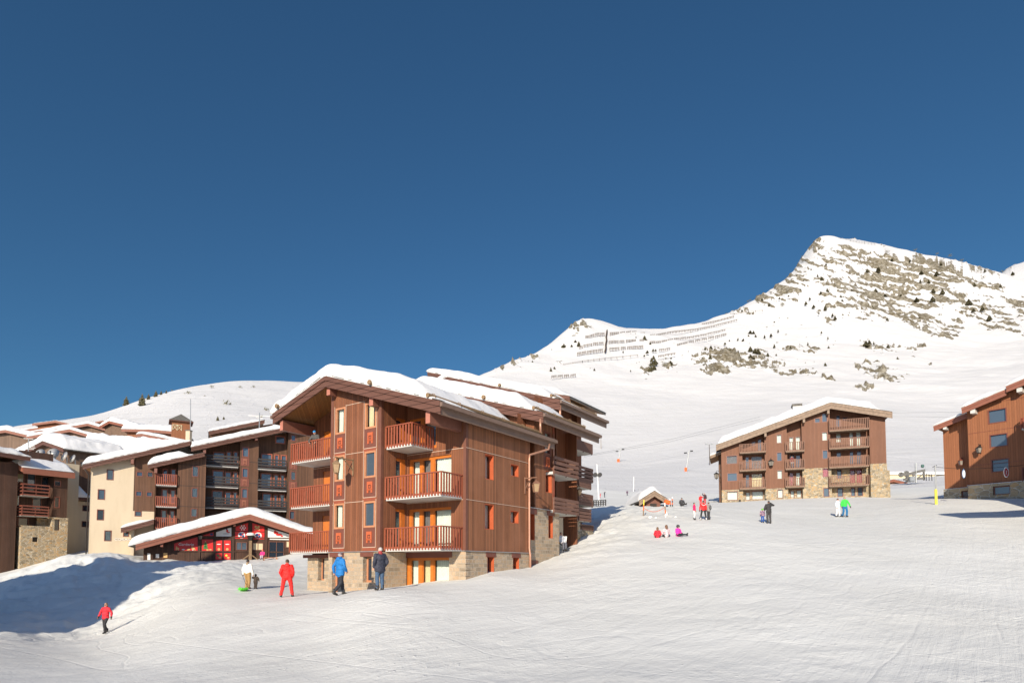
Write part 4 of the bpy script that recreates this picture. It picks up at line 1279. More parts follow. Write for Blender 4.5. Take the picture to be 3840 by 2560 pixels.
snow_slab(B, ro3, pk[0] - 4, xr3_, y30, y31, zf3, 0.7, 15, edge_x1=([y30 - .2, (y30 + y31) / 2, y31 + .2], [xr3_ - .35, xr3_ - .4, xr3_ - .8]))
snow_guard(B, ro3, xr3_ - .6, y30 - .2, y31 - .8, zf3(xr3_ - .6) + .13)
g = MB(); g.tube([(pk[0] + 5.2, y30 - .2, zf3(pk[0] + 5.2) + .14), (pk[0] + 5.2, y30 + 1, zf3(pk[0] + 5.2) + .14)], .12, 10); B.put('snow_guard_log', g, MAT['log'], ro3)
pp = MB(); pp.smooth = True; pp.tube([(xr3_ - .05, y30 + .1, ze3 - .4), (xr3_ - .05, y30 + .1, zf2(xr3_) + .2)], .08, 10); B.put('rain_pipe', pp, MAT['copper'])
w3 = MB()
rt3 = lambda x: zf3(x) - .2
XW = XM - 1.6
wall(w3, 's', XW, 11.0, yF + .6, m3[2], rt3(XW), [(yM0 + 1.2, yM0 + 2.0, m3[2] + .2, m3[2] + 2.2, .1), (yM0 + 1.2, yM0 + 2.0, m2[2] + .2, m2[2] + 2.2, .1)])
wall(w3, 'f', y30 + .7, pk[0] - 3.5, XW, 6, [(pk[0] - 3.5, rt3(pk[0] - 3.5)), (pk[0], rt3(pk[0])), (XW, rt3(XW))])
w3.box(XW, XM - .1, yM0 - .05, yM0 + .05, m3[2], rt2(XM) - .1)
w3.box(XW, XF - .9, yM1 + .1, yM1 + .2, .5, rt3(XW) - .1); w3.box(pk[0] - 3.5, XW, yF + .5, yF + .6, -1, rt3(XW))
B.put('wood_wall', w3, MAT['wood'])
for z in (m2[2], m3[2]):
    french_unit(B, 's', XW, yM0 + 1.2, yM0 + 2.0, z + .2, z + 2.2, [(.1, .48, 'curtain'), (.55, .95, None)], frame='frame_red')
french_unit(B, 's', -1.9, 9.9, 10.9, 3.6, 5.6, [(.1, .48, 'curtain'), (.55, .95, None)], frame='frame_red')
cr = MB()
wall(cr, 's', -1.6, 9.7, yM0 + 1.2, -1.5, n2[2], [(10.5, 11.3, -.2, 2.1, .12)])
B.put('cream_wall', cr, MAT['cream'])
french_unit(B, 's', -1.6, 10.5, 11.3, -.2, 2.1, [(.1, .5, 'curtain')], frame='frame_red')
sw = MB(); ys = B.onx(*zH(275, 1100), XM - .1)[0]; ye = B.onx(*zH(360, 1100), XM - .1)[0]
wall(sw, 's', XM - .1, ys, ye, -1, m3[2]); sw.box(XW, XM - .1, ys, ys + .04, -1, m3[2] - .01)
sw.box(XW, XF, ye, yF, -1, f3[2] - .02)
B.put('lower_wall', sw, MAT['rubble'])
# fourth, rearmost roof
y40 = y30 + 3.2
p4 = B.on(1604, 1392, y40)
zf4 = gable_profile(p4[0] - .1, xr3_ - 1, p4[0] - .2, p4[1], .3, .31)
ro4, _ = roof_gable(B, p4[0], xr3_ - 1, p4[0] - .2, p4[1], .3, .31, y40, y40 + 6, gutter=False, fas=.7)
snow_slab(B, ro4, p4[0], xr3_ - 1, y40, y40 + 6, zf4, .55, 21)
w4 = MB(); wall(w4, 'l', p4[0] + .3, y40 + .5, y40 + 5.8, 6, zf4(p4[0]) - .25); wall(w4, 'f', y40 + .5, p4[0] + .3, xr3_ - 2, 8, [(p4[0] + .3, zf4(p4[0] + .3) - .25), (xr3_ - 2, zf4(xr3_ - 2) - .25)]); B.put('wood_wall', w4, MAT['wood'])
lanternp = B.onx(*zH(290, 690), XM - .1); lantern(B, TF('s', XM - .1), lanternp[0], lanternp[1] + .3, .5, .8)
# ------------------------------------------------------------------ the other buildings
def rect(b, zf, r, d=0.0):
    """zoomed picture rectangle -> (x0, x1, z0, z1) on the plane at depth d"""
    x0, y0, x1, y1 = r
    l = b.on(*zf(x0, (y0 + y1) / 2), d)[0]; rr = b.on(*zf(x1, (y0 + y1) / 2), d)[0]
    xm = (x0 + x1) / 2
    return l, rr, b.on(*zf(xm, y1), d)[1], b.on(*zf(xm, y0), d)[1]


def wins(b, zf, lst, d, frame='frame_red', dep=.12, fw=.08, out=.03):
    hs = []
    for it in lst:
        r = rect(b, zf, it[:4], d); cur = it[4] if len(it) > 4 else None
        hs.append((r[0], r[1], r[2], r[3], dep + .02))
        pane = None
        if cur in ('blue',): pane, cur = 'pane_sky', None
        window(b, 'f', d, *r, frame=frame, dep=dep, fw=fw, cur=cur, pane=pane, out=out, mull=it[5] if len(it) > 5 else ())
    return hs


def shed(b, p0, p1, y0, y1, fmat='fascia', fas=.5, th=.2, snow=.8, seed=0, lip=True, gutter=False, ext=0, ext0=0, smat='soffit', **kw):
    """single slope roof whose front edge passes through p0 and p1 (x, z)"""
    s = (p1[1] - p0[1]) / (p1[0] - p0[0])
    xl, xr = p0[0] - ext0, p1[0] + ext
    zl, zr_ = p0[1] - s * ext0, p1[1] + s * ext
    if s >= 0: prof = (xl, xr, xr + .001, zr_, s, 0)
    else: prof = (xl, xr, xl - .001, zl, 0, -s)
    ro, zf = roof_gable(b, *prof, y0, y1, th=th, fas=fas, fmat=fmat, gutter=gutter, lip=lip, smat=smat)
    if snow: snow_slab(b, ro, xl, xr, y0, y1, zf, snow, seed, **kw)
    return ro, zf


# ================================================================== right: wide five-storey block
zR = lambda x, y: (2650 + x / 2.8507, 1450 + y / 2.8507)
A = Bld('apartment_block', 'wide brown five-storey block with flagstone base, behind the couple in green and white', 'apartment building', 3320, 84, .947, -.322, 9.0)
pk = A.on(*zR(1325, 168), -1.0); le = A.on(*zR(100, 622), -1.0); re_ = A.on(*zR(1985, 268), -1.0)
sl = (pk[1] - le[1]) / (pk[0] - le[0]); sr = (pk[1] - re_[1]) / (re_[0] - pk[0])
roA, zfA = roof_gable(A, le[0], re_[0], pk[0], pk[1], sl, sr, -1.0, 11, fas=.85, fmat='fascia_grey', smat='wood_mid', gutter=False)
snow_slab(A, roA, le[0] + .3, re_[0] - 1.2, -.9, 11, zfA, 1.3, 31, rnd=1.3)
xs_ = [A.on(*zR(v, 700), 0)[0] for v in (155, 380, 620, 860, 1020, 1325, 1745, 1920)]
rtA = lambda x: zfA(x) - .3
zbs = [A.on(*zR(v, y), 0)[1] for v, y in ((250, 1100), (740, 1085), (1170, 868), (1820, 820))]
dR = 1.1
def zl(x0, x1): return [(x0, rtA(x0))] + ([(pk[0], rtA(pk[0]))] if x0 < pk[0] < x1 else []) + [(x1, rtA(x1))]
pw = [(210, 732, 328, 824, 'curtain_dark'), (218, 918, 328, 1008, 'blue'), (745, 508, 803, 603, 'curtain'), (748, 698, 806, 794, 'blue'), (752, 888, 810, 985, 'curtain'),
      (1153, 332, 1214, 384, 'blue'), (1229, 280, 1290, 377, 'blue'), (1230, 480, 1293, 577, 'curtain'), (1236, 675, 1297, 770, 'blue'), (1238, 868, 1303, 964, 'curtain_pink')]
bwn = [(216, 1115, 333, 1212, 'curtain'), (756, 1093, 818, 1190, 'curtain'), (1247, 1077, 1312, 1175, 'blue')]
rw = [(475, 580, 525, 630, 'blue'), (543, 552, 588, 710, 'blue'), (412, 745, 455, 880, 'blue'), (474, 740, 595, 880, 'curtain_dark'), (415, 935, 458, 1080, 'blue'), (478, 925, 598, 1080, 'curtain_cream'),
      (416, 1122, 465, 1212, 'curtain'), (482, 1110, 607, 1205, 'curtain'),
      (880, 535, 930, 680, 'curtain'), (948, 530, 1003, 680, 'curtain'), (885, 720, 940, 870, None), (952, 722, 1006, 870, 'blue'), (882, 915, 932, 1060, 'curtain_pink'), (953, 912, 1003, 1060, 'curtain'), (893, 1108, 940, 1185, 'curtain'), (960, 1103, 1014, 1185, 'curtain'),
      (1382, 300, 1430, 430, 'blue'), (1450, 320, 1510, 360, None), (1380, 495, 1438, 595, 'curtain'), (1520, 485, 1572, 640, 'curtain'), (1594, 478, 1655, 640, 'curtain'), (1385, 690, 1440, 760, 'blue'), (1527, 682, 1575, 830, 'blue'), (1602, 678, 1658, 830, 'blue'),
      (1390, 880, 1445, 980, 'blue'), (1530, 875, 1590, 1030, 'curtain_pink'), (1600, 873, 1665, 1030, 'curtain_pink'), (1395, 1072, 1460, 1175, 'blue'), (1540, 1072, 1590, 1170, 'blue'), (1610, 1068, 1672, 1168, 'blue')]
H0 = wins(A, zR, pw, 0); HB = wins(A, zR, bwn, -.06, out=.05); HR = wins(A, zR, rw, dR)
wd = MB(); sn = MB()
for (x0, x1, zb_) in ((xs_[0], xs_[1], zbs[0]), (xs_[2], xs_[3], zbs[1]), (xs_[4], xs_[5], zbs[2]), (xs_[6], xs_[7], zbs[3])):
    wall(wd, 'f', 0, x0, x1, zb_, zl(x0, x1), [h for h in H0 if x0 < h[0] < x1 and h[2] >= zb_ - .05])
    wall(sn, 'f', -.06, x0 - .02, x1 + .02, 7.5, zb_, [h for h in HB + H0 if x0 < (h[0] + h[1]) / 2 < x1 and h[3] < zb_ + .1])
    sn.box(x0 - .02, x1 + .02, -.06, 0, zb_ - .01, zb_ + .004)
    for x in (x0, x1): wd.quad((x, 0, zb_), (x, dR, zb_), (x, dR, rtA(x)), (x, 0, rtA(x))); sn.quad((x, -.06, 7.5), (x, dR, 7.5), (x, dR, zb_), (x, -.06, zb_))
for (x0, x1, zb_) in ((xs_[1], xs_[2], zbs[0] - .2), (xs_[3], xs_[4], zbs[1] - .2), (xs_[5], xs_[6], zbs[2] - .1)):
    xm = (x0 + x1) / 2; hh = [h for h in HR if x0 < (h[0] + h[1]) / 2 < x1]
    wall(wd, 'f', dR, x0, x1, zb_, zl(x0, x1), [h for h in hh if h[2] > zb_ - 1])
    wall(sn, 'f', dR - .03, x0, x1, 7.5, zb_, [h for h in hh if h[2] < zb_])
wd.box(xs_[0], xs_[0] + .05, 0.01, 10.5, 8, rtA(xs_[0])); wd.box(xs_[7] - .05, xs_[7], 0.01, 10.5, 8, rtA(xs_[7])); wd.box(xs_[0], xs_[7], 10.5, 10.6, 8, rtA(xs_[0]))
A.put('wood_wall', wd, MAT['wood_mid']); A.put('stone_base', sn, MAT['rubble'])
ex = MB(); x9 = A.on(*zR(1960, 1000), 2)[0]; ex.box(xs_[7], x9, 2, 8, 7.5, A.on(*zR(1930, 890), 2)[1]); A.put('stone_annex', ex, MAT['rubble'])
wg = MB(); x8 = A.on(*zR(130, 1000), 3)[0]; wg.box(x8, xs_[0], 3, 9, 8, A.on(*zR(140, 730), 3)[1]); A.put('side_annex', wg, MAT['wood_old'])
shed(A, (x8 - 1.2, A.on(*zR(85, 735), 2.4)[1]), (xs_[0], A.on(*zR(150, 690), 2.4)[1]), 2.4, 9, fas=.4, snow=.4, fmat='fascia_grey')
for rows, x0, x1 in ((((605, 690), (795, 882), (990, 1078)), 350, 635), (((585, 678), (775, 867), (970, 1058)), 842, 1048), (((340, 450), (540, 642), (740, 845), (945, 1045)), 1308, 1738)):
    for t, bt in rows:
        l, r, z0, z1 = rect(A, zR, (x0, t, x1, bt), -.7)
        balcony(A, l, r, -.7, dR - .02, z0, z1, 'rail_brown', sides='lfr', slab=.2, gap=.11, w=.1, under='fascia_grey')
for x in (pk[0] - .3, A.on(*zR(1040, 330), -.9)[0], A.on(*zR(628, 475), -.9)[0]):
    put_each(A, 'roof_beam', [(x - .15, x + .15, -.9, .2, zfA(x) - 1.4, zfA(x) - .86)], 'fascia_grey')
ch = MB(); cx = A.on(*zR(963, 200), 5)
ch.box(cx[0] - .6, cx[0] + .6, 4.5, 5.8, cx[1] - 3, cx[1] - .15); co = A.put('chimney', ch, MAT['concrete'])
cc = MB(); cc.box(cx[0] - .7, cx[0] + .7, 4.4, 5.9, cx[1] - .15, cx[1] + .15); A.put('chimney_cap', cc, MAT['slate'], co)
p = A.on(*zR(685, 785)); lantern(A, TF('f', 0), p[0], p[1] + .2, .6, 1.5, 'iron', 'glasslamp')
p = A.on(*zR(125, 915), 1); lantern(A, TF('l', xs_[0]), 1.0, p[1] + .2, .8, 1.5, 'iron', 'glasslamp')
for r in ((343, 1205, 365, 1225), (620, 1195, 642, 1205)):
    q = rect(A, zR, r, -.12); put_each(A, 'vent', [(q[0], q[1], -.14, -.061, q[2], q[3])], 'dark')

# ================================================================== far right: rust-brown building cut by the frame
zQ = lambda x, y: (3300 + x / 2.413, 1350 + y / 2.413)
Q = Bld('apartment_house', 'rust-brown timber building with large plain windows, half in shadow behind the yellow-padded pole', 'apartment building', 3646, 62, .62, -.784, 5.2)
dq = 1.8; xr_ = 16.0
xl_ = Q.on(*zQ(578, 900), dq)[0]
s2a, s2b = Q.on(*zQ(738, 432), -.9), Q.on(*zQ(1140, 262), -.9)
s3a, s3b = Q.on(*zQ(1140, 235), -1.1), Q.on(*zQ(1303, 168), -1.1)
s1a, s1b = Q.on(*zQ(484, 597), dq - .9), Q.on(*zQ(838, 455), dq - .9)
r1, z1 = shed(Q, s1a, s1b, dq - .9, 12, fmat='fascia_red', fas=.55, snow=.35, seed=41)
r2, z2 = shed(Q, s2a, s2b, -.9, 12, fmat='fascia_red', fas=.6, snow=.6, seed=43)
r3, z3 = shed(Q, s3a, s3b, -1.1, 12, fmat='fascia_red', fas=.6, snow=.5, seed=47, ext=9)
zQb = Q.on(*zQ(1000, 1122), 0)[1]; zQl = Q.on(*zQ(700, 1160), dq)[1]
hq = wins(Q, zQ, [(975, 440, 1148, 568, 'blue'), (990, 665, 1158, 785, 'blue'), (1005, 890, 1172, 1010, 'blue')], 0, 'frame_red', .16, .09)
hb = wins(Q, zQ, [(1022, 1135, 1178, 1215, 'blue')], -.3, 'frame_red', .3, .1, out=0)
hl = wins(Q, zQ, [(795, 545, 831, 600, 'blue'), (806, 730, 842, 838, 'blue'), (816, 943, 854, 1052, 'blue')], dq, 'frame_red', .14, .09)
hg = wins(Q, zQ, [(735, 1180, 800, 1240, 'blue')], dq - .1, 'frame_red', .25, .1, out=0)
wq = MB()
topq = [(0, z2(0) - .3), (s2b[0], z2(s2b[0]) - .3), (s3a[0] + .02, z3(s3a[0]) - .3), (xr_, z3(xr_) - .3)] if z3(s3a[0]) > 0 else None
wall(wq, 'f', 0, 0, xr_, zQb, topq, hq)
wall(wq, 'f', dq, xl_, .02, zQl, [(xl_, z1(xl_) - .25), (.02, z1(.02) - .25)], hl)
wq.box(0, .04, .01, 12, zQb, z2(0) - .3); wq.box(xl_, xl_ + .04, dq + .01, 12, 4, z1(xl_) - .3); wq.box(xl_, xr_, 11.9, 12, 3, z1(0) - .3)
Q.put('wood_wall', wq, MAT['wood_rust'])
sq = MB()
wall(sq, 'f', -.3, -.1, xr_, 3.5, zQb - .01, hb); sq.box(-.1, -.06, -.3, dq, 3.5, zQb - .012); wall(sq, 'f', dq - .1, xl_ - .1, -.1, 3.5, zQl - .01, hg)
Q.put('stone_base', sq, MAT['rubble_big'])
zz = MB(); zz.box(-.15, xr_, -.36, 0, zQb - .01, zQb + .05); zz.box(xl_ - .1, -.1, dq - .14, dq, zQl - .01, zQl + .04); Q.put('drip_strip', zz, MAT['zinc'])
jq = MB()
for y in (405, 655, 950):
    za = Q.on(*zQ(900, y), 0)[1]; jq.box(0, xr_, -.02, 0, za, za + .035)
Q.put('joint_strip', jq, MAT['frame_red'])
for (x, y, d) in ((1260, 268, -1.0), (838, 462, -.8)):
    q = Q.on(*zQ(x, y), d); put_each(Q, 'roof_beam', [(q[0] - .2, q[0] + .2, d, .2, q[1] - .2, q[1] + .2)], 'concrete')
q = Q.on(*zQ(585, 613), dq - .85); put_each(Q, 'roof_beam', [(q[0] - .15, q[0] + .15, dq - .85, dq, q[1] - .14, q[1] + .14)], 'concrete')
p = Q.on(*zQ(912, 800)); lantern(Q, TF('f', 0), p[0], p[1] + .3, .7, 1.1, 'iron', 'glasslamp')
p = Q.on(*zQ(745, 900), dq); lantern(Q, TF('f', dq), p[0], p[1] + .1, .6, 1.0, 'frame_red', 'glasslamp')
l, r, z0, z1_ = rect(Q, zQ, (1272, 518, 1330, 612), -1.0)
balcony(Q, l, l + 4, -1.0, 0, z0, z1_, 'rail', sides='lf', slab=.15)
l, r, z0, z1_ = rect(Q, zQ, (1285, 968, 1340, 1085), -1.0)
balcony(Q, l, l + 4, -1.0, 0, z0, z1_, 'frame_red', sides='lf', slab=.15)

# ================================================================== left: long dark-brown building with a cream end
zK = lambda x, y: (450 + x / 2.24, 1500 + y / 2.24)
z1z = lambda x, y: (x / 2.24, 1500 + y / 2.24)
K = Bld('apartment_building', 'long weathered dark-brown building with black balconies and cream end, behind the red-panelled clubhouse', 'apartment building', 830, 76, .897, .441, .4)
d1, d2, d3, dr = 1.5, 0.0, 1.2, 1.3
r1, zk1 = shed(K, K.on(311, 1741, d1 - 1), K.on(*zK(592, 342), d1 - 1), d1 - 1, 14, fas=.55, snow=.95, seed=51, rnd=.8)
r2, zk2 = shed(K, K.on(*zK(236, 540), d2 - 1), K.on(*zK(712, 437), d2 - 1), d2 - 1, d1 + .5, fas=.5, snow=.95, seed=53, rnd=.8, edge_x1=([-2, 3], [K.on(*zK(620, 450), -1)[0]] * 2))
r3, zk3 = shed(K, K.on(*zK(598, 392), d3 - 1.2), K.on(*zK(1345, 236), d3 - 1.2), d3 - 1.2, 14, fas=.55, snow=.8, seed=57, rnd=.7, ext=4)
r4, zk4 = shed(K, K.on(*zK(745, 262), 12), K.on(*zK(1215, 165), 12), 12, 18, fas=.5, snow=.5, seed=59)
xk = lambda v, d: K.on(*zK(v, 800), d)[0]
zk = lambda v, y, d: K.on(*zK(v, y), d)[1]
zlow = -1.0
cm = K.on(335, 1900, d1)[0]
hc = wins(K, z1z, [(895, 580, 955, 670, 'curtain'), (820, 747, 882, 835), (813, 916, 874, 1007, 'curtain_dark'), (875, 1092, 937, 1182, 'curtain')], d1)
hw = wins(K, zK, [(137, 598, 192, 640), (226, 600, 280, 645, 'curtain'), (130, 762, 185, 806), (220, 767, 272, 810)], d1)
hx = wins(K, zK, [(122, 930, 182, 975)], d1 - .04)
hx2 = wins(K, zK, [(26, 1105, 76, 1145)], d1)
cw = MB()
xc = xk(113, d1)
wall(cw, 'f', d1, cm, xc, zlow, [(cm, zk1(cm) - .25), (xc, zk1(xc) - .25)], hc + hx2)
wall(cw, 'f', d1 - .04, xc, xk(292, d1), zlow, zk(200, 932, d1), hx)
cw.quad((cm, d1, zlow), (cm, 13, zlow), (cm, 13, zk1(cm) - .25), (cm, d1, zk1(cm) - .25))
K.put('cream_wall', cw, MAT['cream'])
ww = MB()
x1b = xk(292, d1)
wall(ww, 'f', d1, xc, x1b, zk(200, 930, d1), [(xc, zk1(xc) - .25), (x1b, zk1(x1b) - .25)], hw)
ww.box(xk(296, 0), xk(296, 0) + .04, 0.01, d1 + dr, zlow, zk2(xk(296, 0)) - .25)
# second part
pa, pb = xk(482, 0), xk(716, 0)
h2 = wins(K, zK, [(605, 552, 660, 643, 'curtain'), (600, 733, 656, 818, 'curtain'), (594, 907, 650, 980, 'curtain')], d2)
wall(ww, 'f', d2, pa, pb, zlow, [(pa, zk2(pa) - .25), (pb, zk2(pb) - .25)], h2)
ww.box(pa, pa + .04, .01, dr, zlow, zk2(pa) - .25); ww.box(pb - .04, pb, .01, d3 + dr, zlow, zk2(pb) - .25)
h2r = wins(K, zK, [(355, 575, 402, 690, 'blue'), (425, 575, 470, 690, 'blue'), (348, 745, 402, 870, 'curtain'), (420, 750, 466, 870, 'curtain'), (342, 920, 393, 1030, 'curtain'), (415, 925, 460, 1030, 'curtain')], dr, fw=.12, frame='frame_sunlit')
wall(ww, 'f', dr, xk(290, 0), pa + .1, zlow, [(xk(290, 0), zk2(xk(290, 0)) - .25), (pa + .1, zk2(pa) - .25)], h2r)
# third part
h3p = wins(K, zK, [(1025, 392, 1085, 480, 'blue'), (1022, 568, 1080, 652, 'blue'), (1018, 738, 1075, 825, 'blue')], d3, fw=.13)
pc, pd_ = xk(1002, d3), xk(1158, d3)
wall(ww, 'f', d3, pc, pd_, zlow, [(pc, zk3(pc) - .25), (pd_, zk3(pd_) - .25)], h3p)
for x in (pc, pd_): ww.quad((x, d3, zlow), (x, d3 + dr, zlow), (x, d3 + dr, zk3(x) - .25), (x, d3, zk3(x) - .25))
pe, pf = xk(1405, d3), xk(1660, d3)
h3e = wins(K, zK, [(1435, 290, 1478, 345), (1432, 595, 1478, 672, 'curtain'), (1422, 928, 1468, 1000, 'blue')], d3, fw=.1)
wall(ww, 'f', d3, pe, pf, zlow, [(pe, zk3(pe) - .25), (pf, zk3(pf) - .25)], h3e)
ww.quad((pe, d3, zlow), (pe, d3 + dr, zlow), (pe, d3 + dr, zk3(pe) - .25), (pe, d3, zk3(pe) - .25))
d4 = d3 + dr
h3r = wins(K, zK, [(780, 435, 880, 540, 'blue'), (893, 430, 935, 540, 'blue'), (952, 430, 993, 540, 'blue'), (775, 588, 870, 712, 'blue'), (880, 600, 935, 712), (950, 600, 990, 712, 'curtain'), (770, 757, 865, 888, 'curtain_dark'), (880, 767, 935, 888), (945, 767, 985, 888, 'curtain'),
                   (1185, 448, 1278, 565, 'blue'), (1295, 455, 1335, 565, 'blue'), (1350, 460, 1400, 565, 'blue'), (1180, 612, 1272, 740, 'blue'), (1290, 622, 1333, 740, 'curtain'), (1345, 622, 1385, 740, 'curtain'), (1195, 780, 1272, 905, 'blue'), (1288, 790, 1325, 905, 'blue'), (1340, 787, 1385, 905, 'curtain'),
                   (1305, 300, 1388, 365, 'blue')], d4, fw=.12, frame='frame_sunlit')
for xa_, xb_ in ((pb, pc), (pd_, pe)):
    wall(ww, 'f', d4, xa_ - .1, xb_ + .1, zlow, [(xa_ - .1, zk3(xa_) - .25), (xb_ + .1, zk3(xb_) - .25)], [h for h in h3r if xa_ - .3 < h[0] < xb_ + .3])
ww.box(cm, pf, 13.8, 13.9, 0, zk1(cm)); ww.box(pf - .1, pf, d3, 13.8, 0, zk3(pf) - .3)
K.put('wood_wall', ww, MAT['wood_old'])
w4 = MB(); xa_, xb_ = K.on(*zK(760, 300), 13)[0], K.on(*zK(1280, 300), 13)[0]
wall(w4, 'f', 13, xa_, xb_, 8, [(xa_, zk4(xa_) - .25), (xb_, zk4(xb_) - .25)]); K.put('upper_wall', w4, MAT['wood_old'])
for t, bt in ((620, 708), (808, 888), (985, 1075)):
    l, r, z0, z1_ = rect(K, zK, (300, t, 478, bt), -.3)
    balcony(K, l, r, -.3, dr - .02, z0, z1_, 'rail', sides='lfr', slab=.15)
for x0, x1, rows in ((714, 998, ((462, 545), (640, 720), (815, 897), (985, 1060))), (1155, 1402, ((495, 575), (668, 748), (842, 918), (1010, 1080)))):
    for t, bt in rows:
        l, r, z0, z1_ = rect(K, zK, (x0, t, x1, bt), d3 - .1)
        balcony(K, l, r, d3 - .1, d4 - .02, z0, z1_, 'rail_dark', 'planks', sides='f', slab=.2, ph=.235)
for v, y in ((1050, 518), (1047, 690), (1043, 865), (1455, 548), (1452, 716)):
    q = K.on(*zK(v, y), d3)
    pm = MB(); pm.box(q[0] - .5, q[0] + .5, d3 - .03, d3, q[1] - .52, q[1] + .52); K.put('panel', pm, MAT['frame_red'])
    ornament(K, TF('f', d3 - .03), q[0], q[1], .5, .75, 'ornament_dull')
for v, y, d in ((103, 508, d1 - .9), (300, 585, -.9), (710, 420, d3 - 1), (1145, 312, d3 - 1)):
    q = K.on(*zK(v, y), d); put_each(K, 'roof_beam', [(q[0] - .15, q[0] + .15, d, d + 1.2, q[1] - .35, q[1] + .2)], 'wood_beam')
jk = MB()
for y in (545, 722, 895):
    for xa_, xb_, d in ((pa, pb, d2), (pc, pd_, d3)):
        z = K.on(*zK(600, y), d2)[1] if d == d2 else K.on(*zK(1080, y - 25), d3)[1]
        jk.box(xa_, xb_, d - .02, d, z, z + .05)
K.put('joint_strip', jk, MAT['dark'])
rp = MB(); rp.smooth = True
q = K.on(*z1z(740, 600), d1); rp.tube([(q[0] - .3, d1 - .6, q[1] + .3), (q[0] + .1, d1 - .12, q[1] - .4), (q[0] + .1, d1 - .12, zlow)], .07, 8); K.put('rain_pipe', rp, MAT['dark'])
# little entrance roof on the cream end, with the house name below
r5, _ = shed(K, K.on(*zK(8, 1072), d1 - 2.2), K.on(*zK(285, 1000), d1 - 2.2), d1 - 2.2, d1 - .02, fas=.55, snow=.4, seed=61, fmat='fascia', lip=False)
pw_ = MB(); xx = K.on(*zK(100, 1200), d1 - 1.2)[0]; pw_.box(xx - .12, xx + .2, d1 - 1.2, d1 - .03, zlow, zk(95, 1090, d1 - .8)); K.put('entrance_pier', pw_, MAT['cream'])


def text_mesh(name, body, size, extrude=.02):
    cu = bpy.data.curves.new(name, 'FONT'); cu.body = body; cu.size = size; cu.extrude = extrude; cu.align_x = 'CENTER'; cu.align_y = 'CENTER'
    o = bpy.data.objects.new(name, cu); COL.objects.link(o)
    dg = bpy.context.evaluated_depsgraph_get()
    me = bpy.data.meshes.new_from_object(o.evaluated_get(dg))
    bpy.data.objects.remove(o)
    return me


def put_text(b, name, body, size, x, d, z, mat, bold=0.0, parent=None, sx=1.0):
    me = text_mesh(name, body, size)
    if bold: pass
    me.transform(Matrix.Translation((x, d, z - b.zb)) @ Matrix.Rotation(R(90), 4, 'X') @ Matrix.Diagonal((sx, 1, 1, 1)))
    me.materials.clear(); me.materials.append(MAT[mat])
    return link_mesh(name, me, parent or b.root)


q = K.on(465, 2022, d1 - .06)
put_text(K, 'sign_lettering', 'CORAIL', .38, q[0] - .12, d1 - .05, q[1], 'white', sx=1.25)

# ================================================================== far left: dark building with plank balconies over a stone terrace
L = Bld('balcony_house', 'dark timber building with horizontal-plank balconies above a pale rubble-stone terrace', 'apartment building', 76, 76, .5694, .8221, -1.5)
lx = lambda v, d=0: L.on(*z1z(v, 900), d)[0]
lz = lambda v, y, d=0: L.on(*z1z(v, y), d)[1]
sm = MB()
xe_ = lx(445); xf_ = lx(576)
wall(sm, 'f', 0, 0, xe_, -2.5, lz(300, 1058), [(*rect(L, z1z, (272, 1148, 318, 1188), 0), .3)])
so_ = rect(L, z1z, (458, 998, 503, 1092), 0)
wall(sm, 'f', 0, xe_, xf_, -2.5, lz(510, 985), [(*so_, .3)])
wall(sm, 'l', 0, 0, 9, -2.5, lz(100, 1058)); sm.box(0, xe_, 0.0, .4, lz(300, 1058) - .001, lz(300, 1058) + .05)
sm.box(xe_ - .05, xe_, 0, 2, 0, lz(510, 985)); sm.box(lx(355), xe_, 1.6, 2, 0, lz(400, 985))
L.put('stone_terrace', sm, MAT['rubble'])
vd = MB(); q = rect(L, z1z, (272, 1148, 318, 1188), 0); vd.box(q[0], q[1], .25, .3, q[2], q[3]); L.put('vent', vd, MAT['dark'])
window(L, 'f', 0, *so_, frame='frame_red', dep=.25, fw=.06, out=0)
wl = MB()
hp = wins(L, z1z, [(455, 675, 512, 722), (455, 810, 503, 903, 'curtain_dark')], .1)
xg = lx(442, .1); xh = lx(562, .1)
ztop = lz(500, 640, .1) + .3
wall(wl, 'f', .1, xg, xh, lz(500, 985, .1), ztop, hp)
db = 2.0
hb_ = wins(L, z1z, [(130, 612, 205, 690, 'curtain_cream'), (225, 612, 300, 760, 'blue'), (345, 640, 410, 770), (120, 800, 165, 900, 'curtain_cream'), (270, 800, 350, 930, 'blue'), (115, 985, 145, 1060, 'curtain_cream'), (150, 985, 240, 1062)], db)
wall(wl, 'f', db, 0, xg + .5, lz(300, 1060, db) - .5, lz(300, 500, db) + 1.0, hb_)
wall(wl, 'l', 0, db, 11, lz(100, 1058), lz(100, 480) + 1.0)
wl.box(xg, xg + .05, .1, db, lz(450, 980), ztop); wl.box(xg, lx(700), 9, 9.1, -1, ztop)
L.put('wood_wall', wl, MAT['wood_dark'])
for t0, bt in ((690, 792), (872, 962)):
    z0 = lz(250, bt, -.2); z1_ = lz(250, t0 + 10, -.2)
    balcony(L, -.1, lx(415, -.2), -.2, db, z0, z1_, 'rail_brown' if 0 else 'frame_red', 'planks', sides='lf', slab=.15)
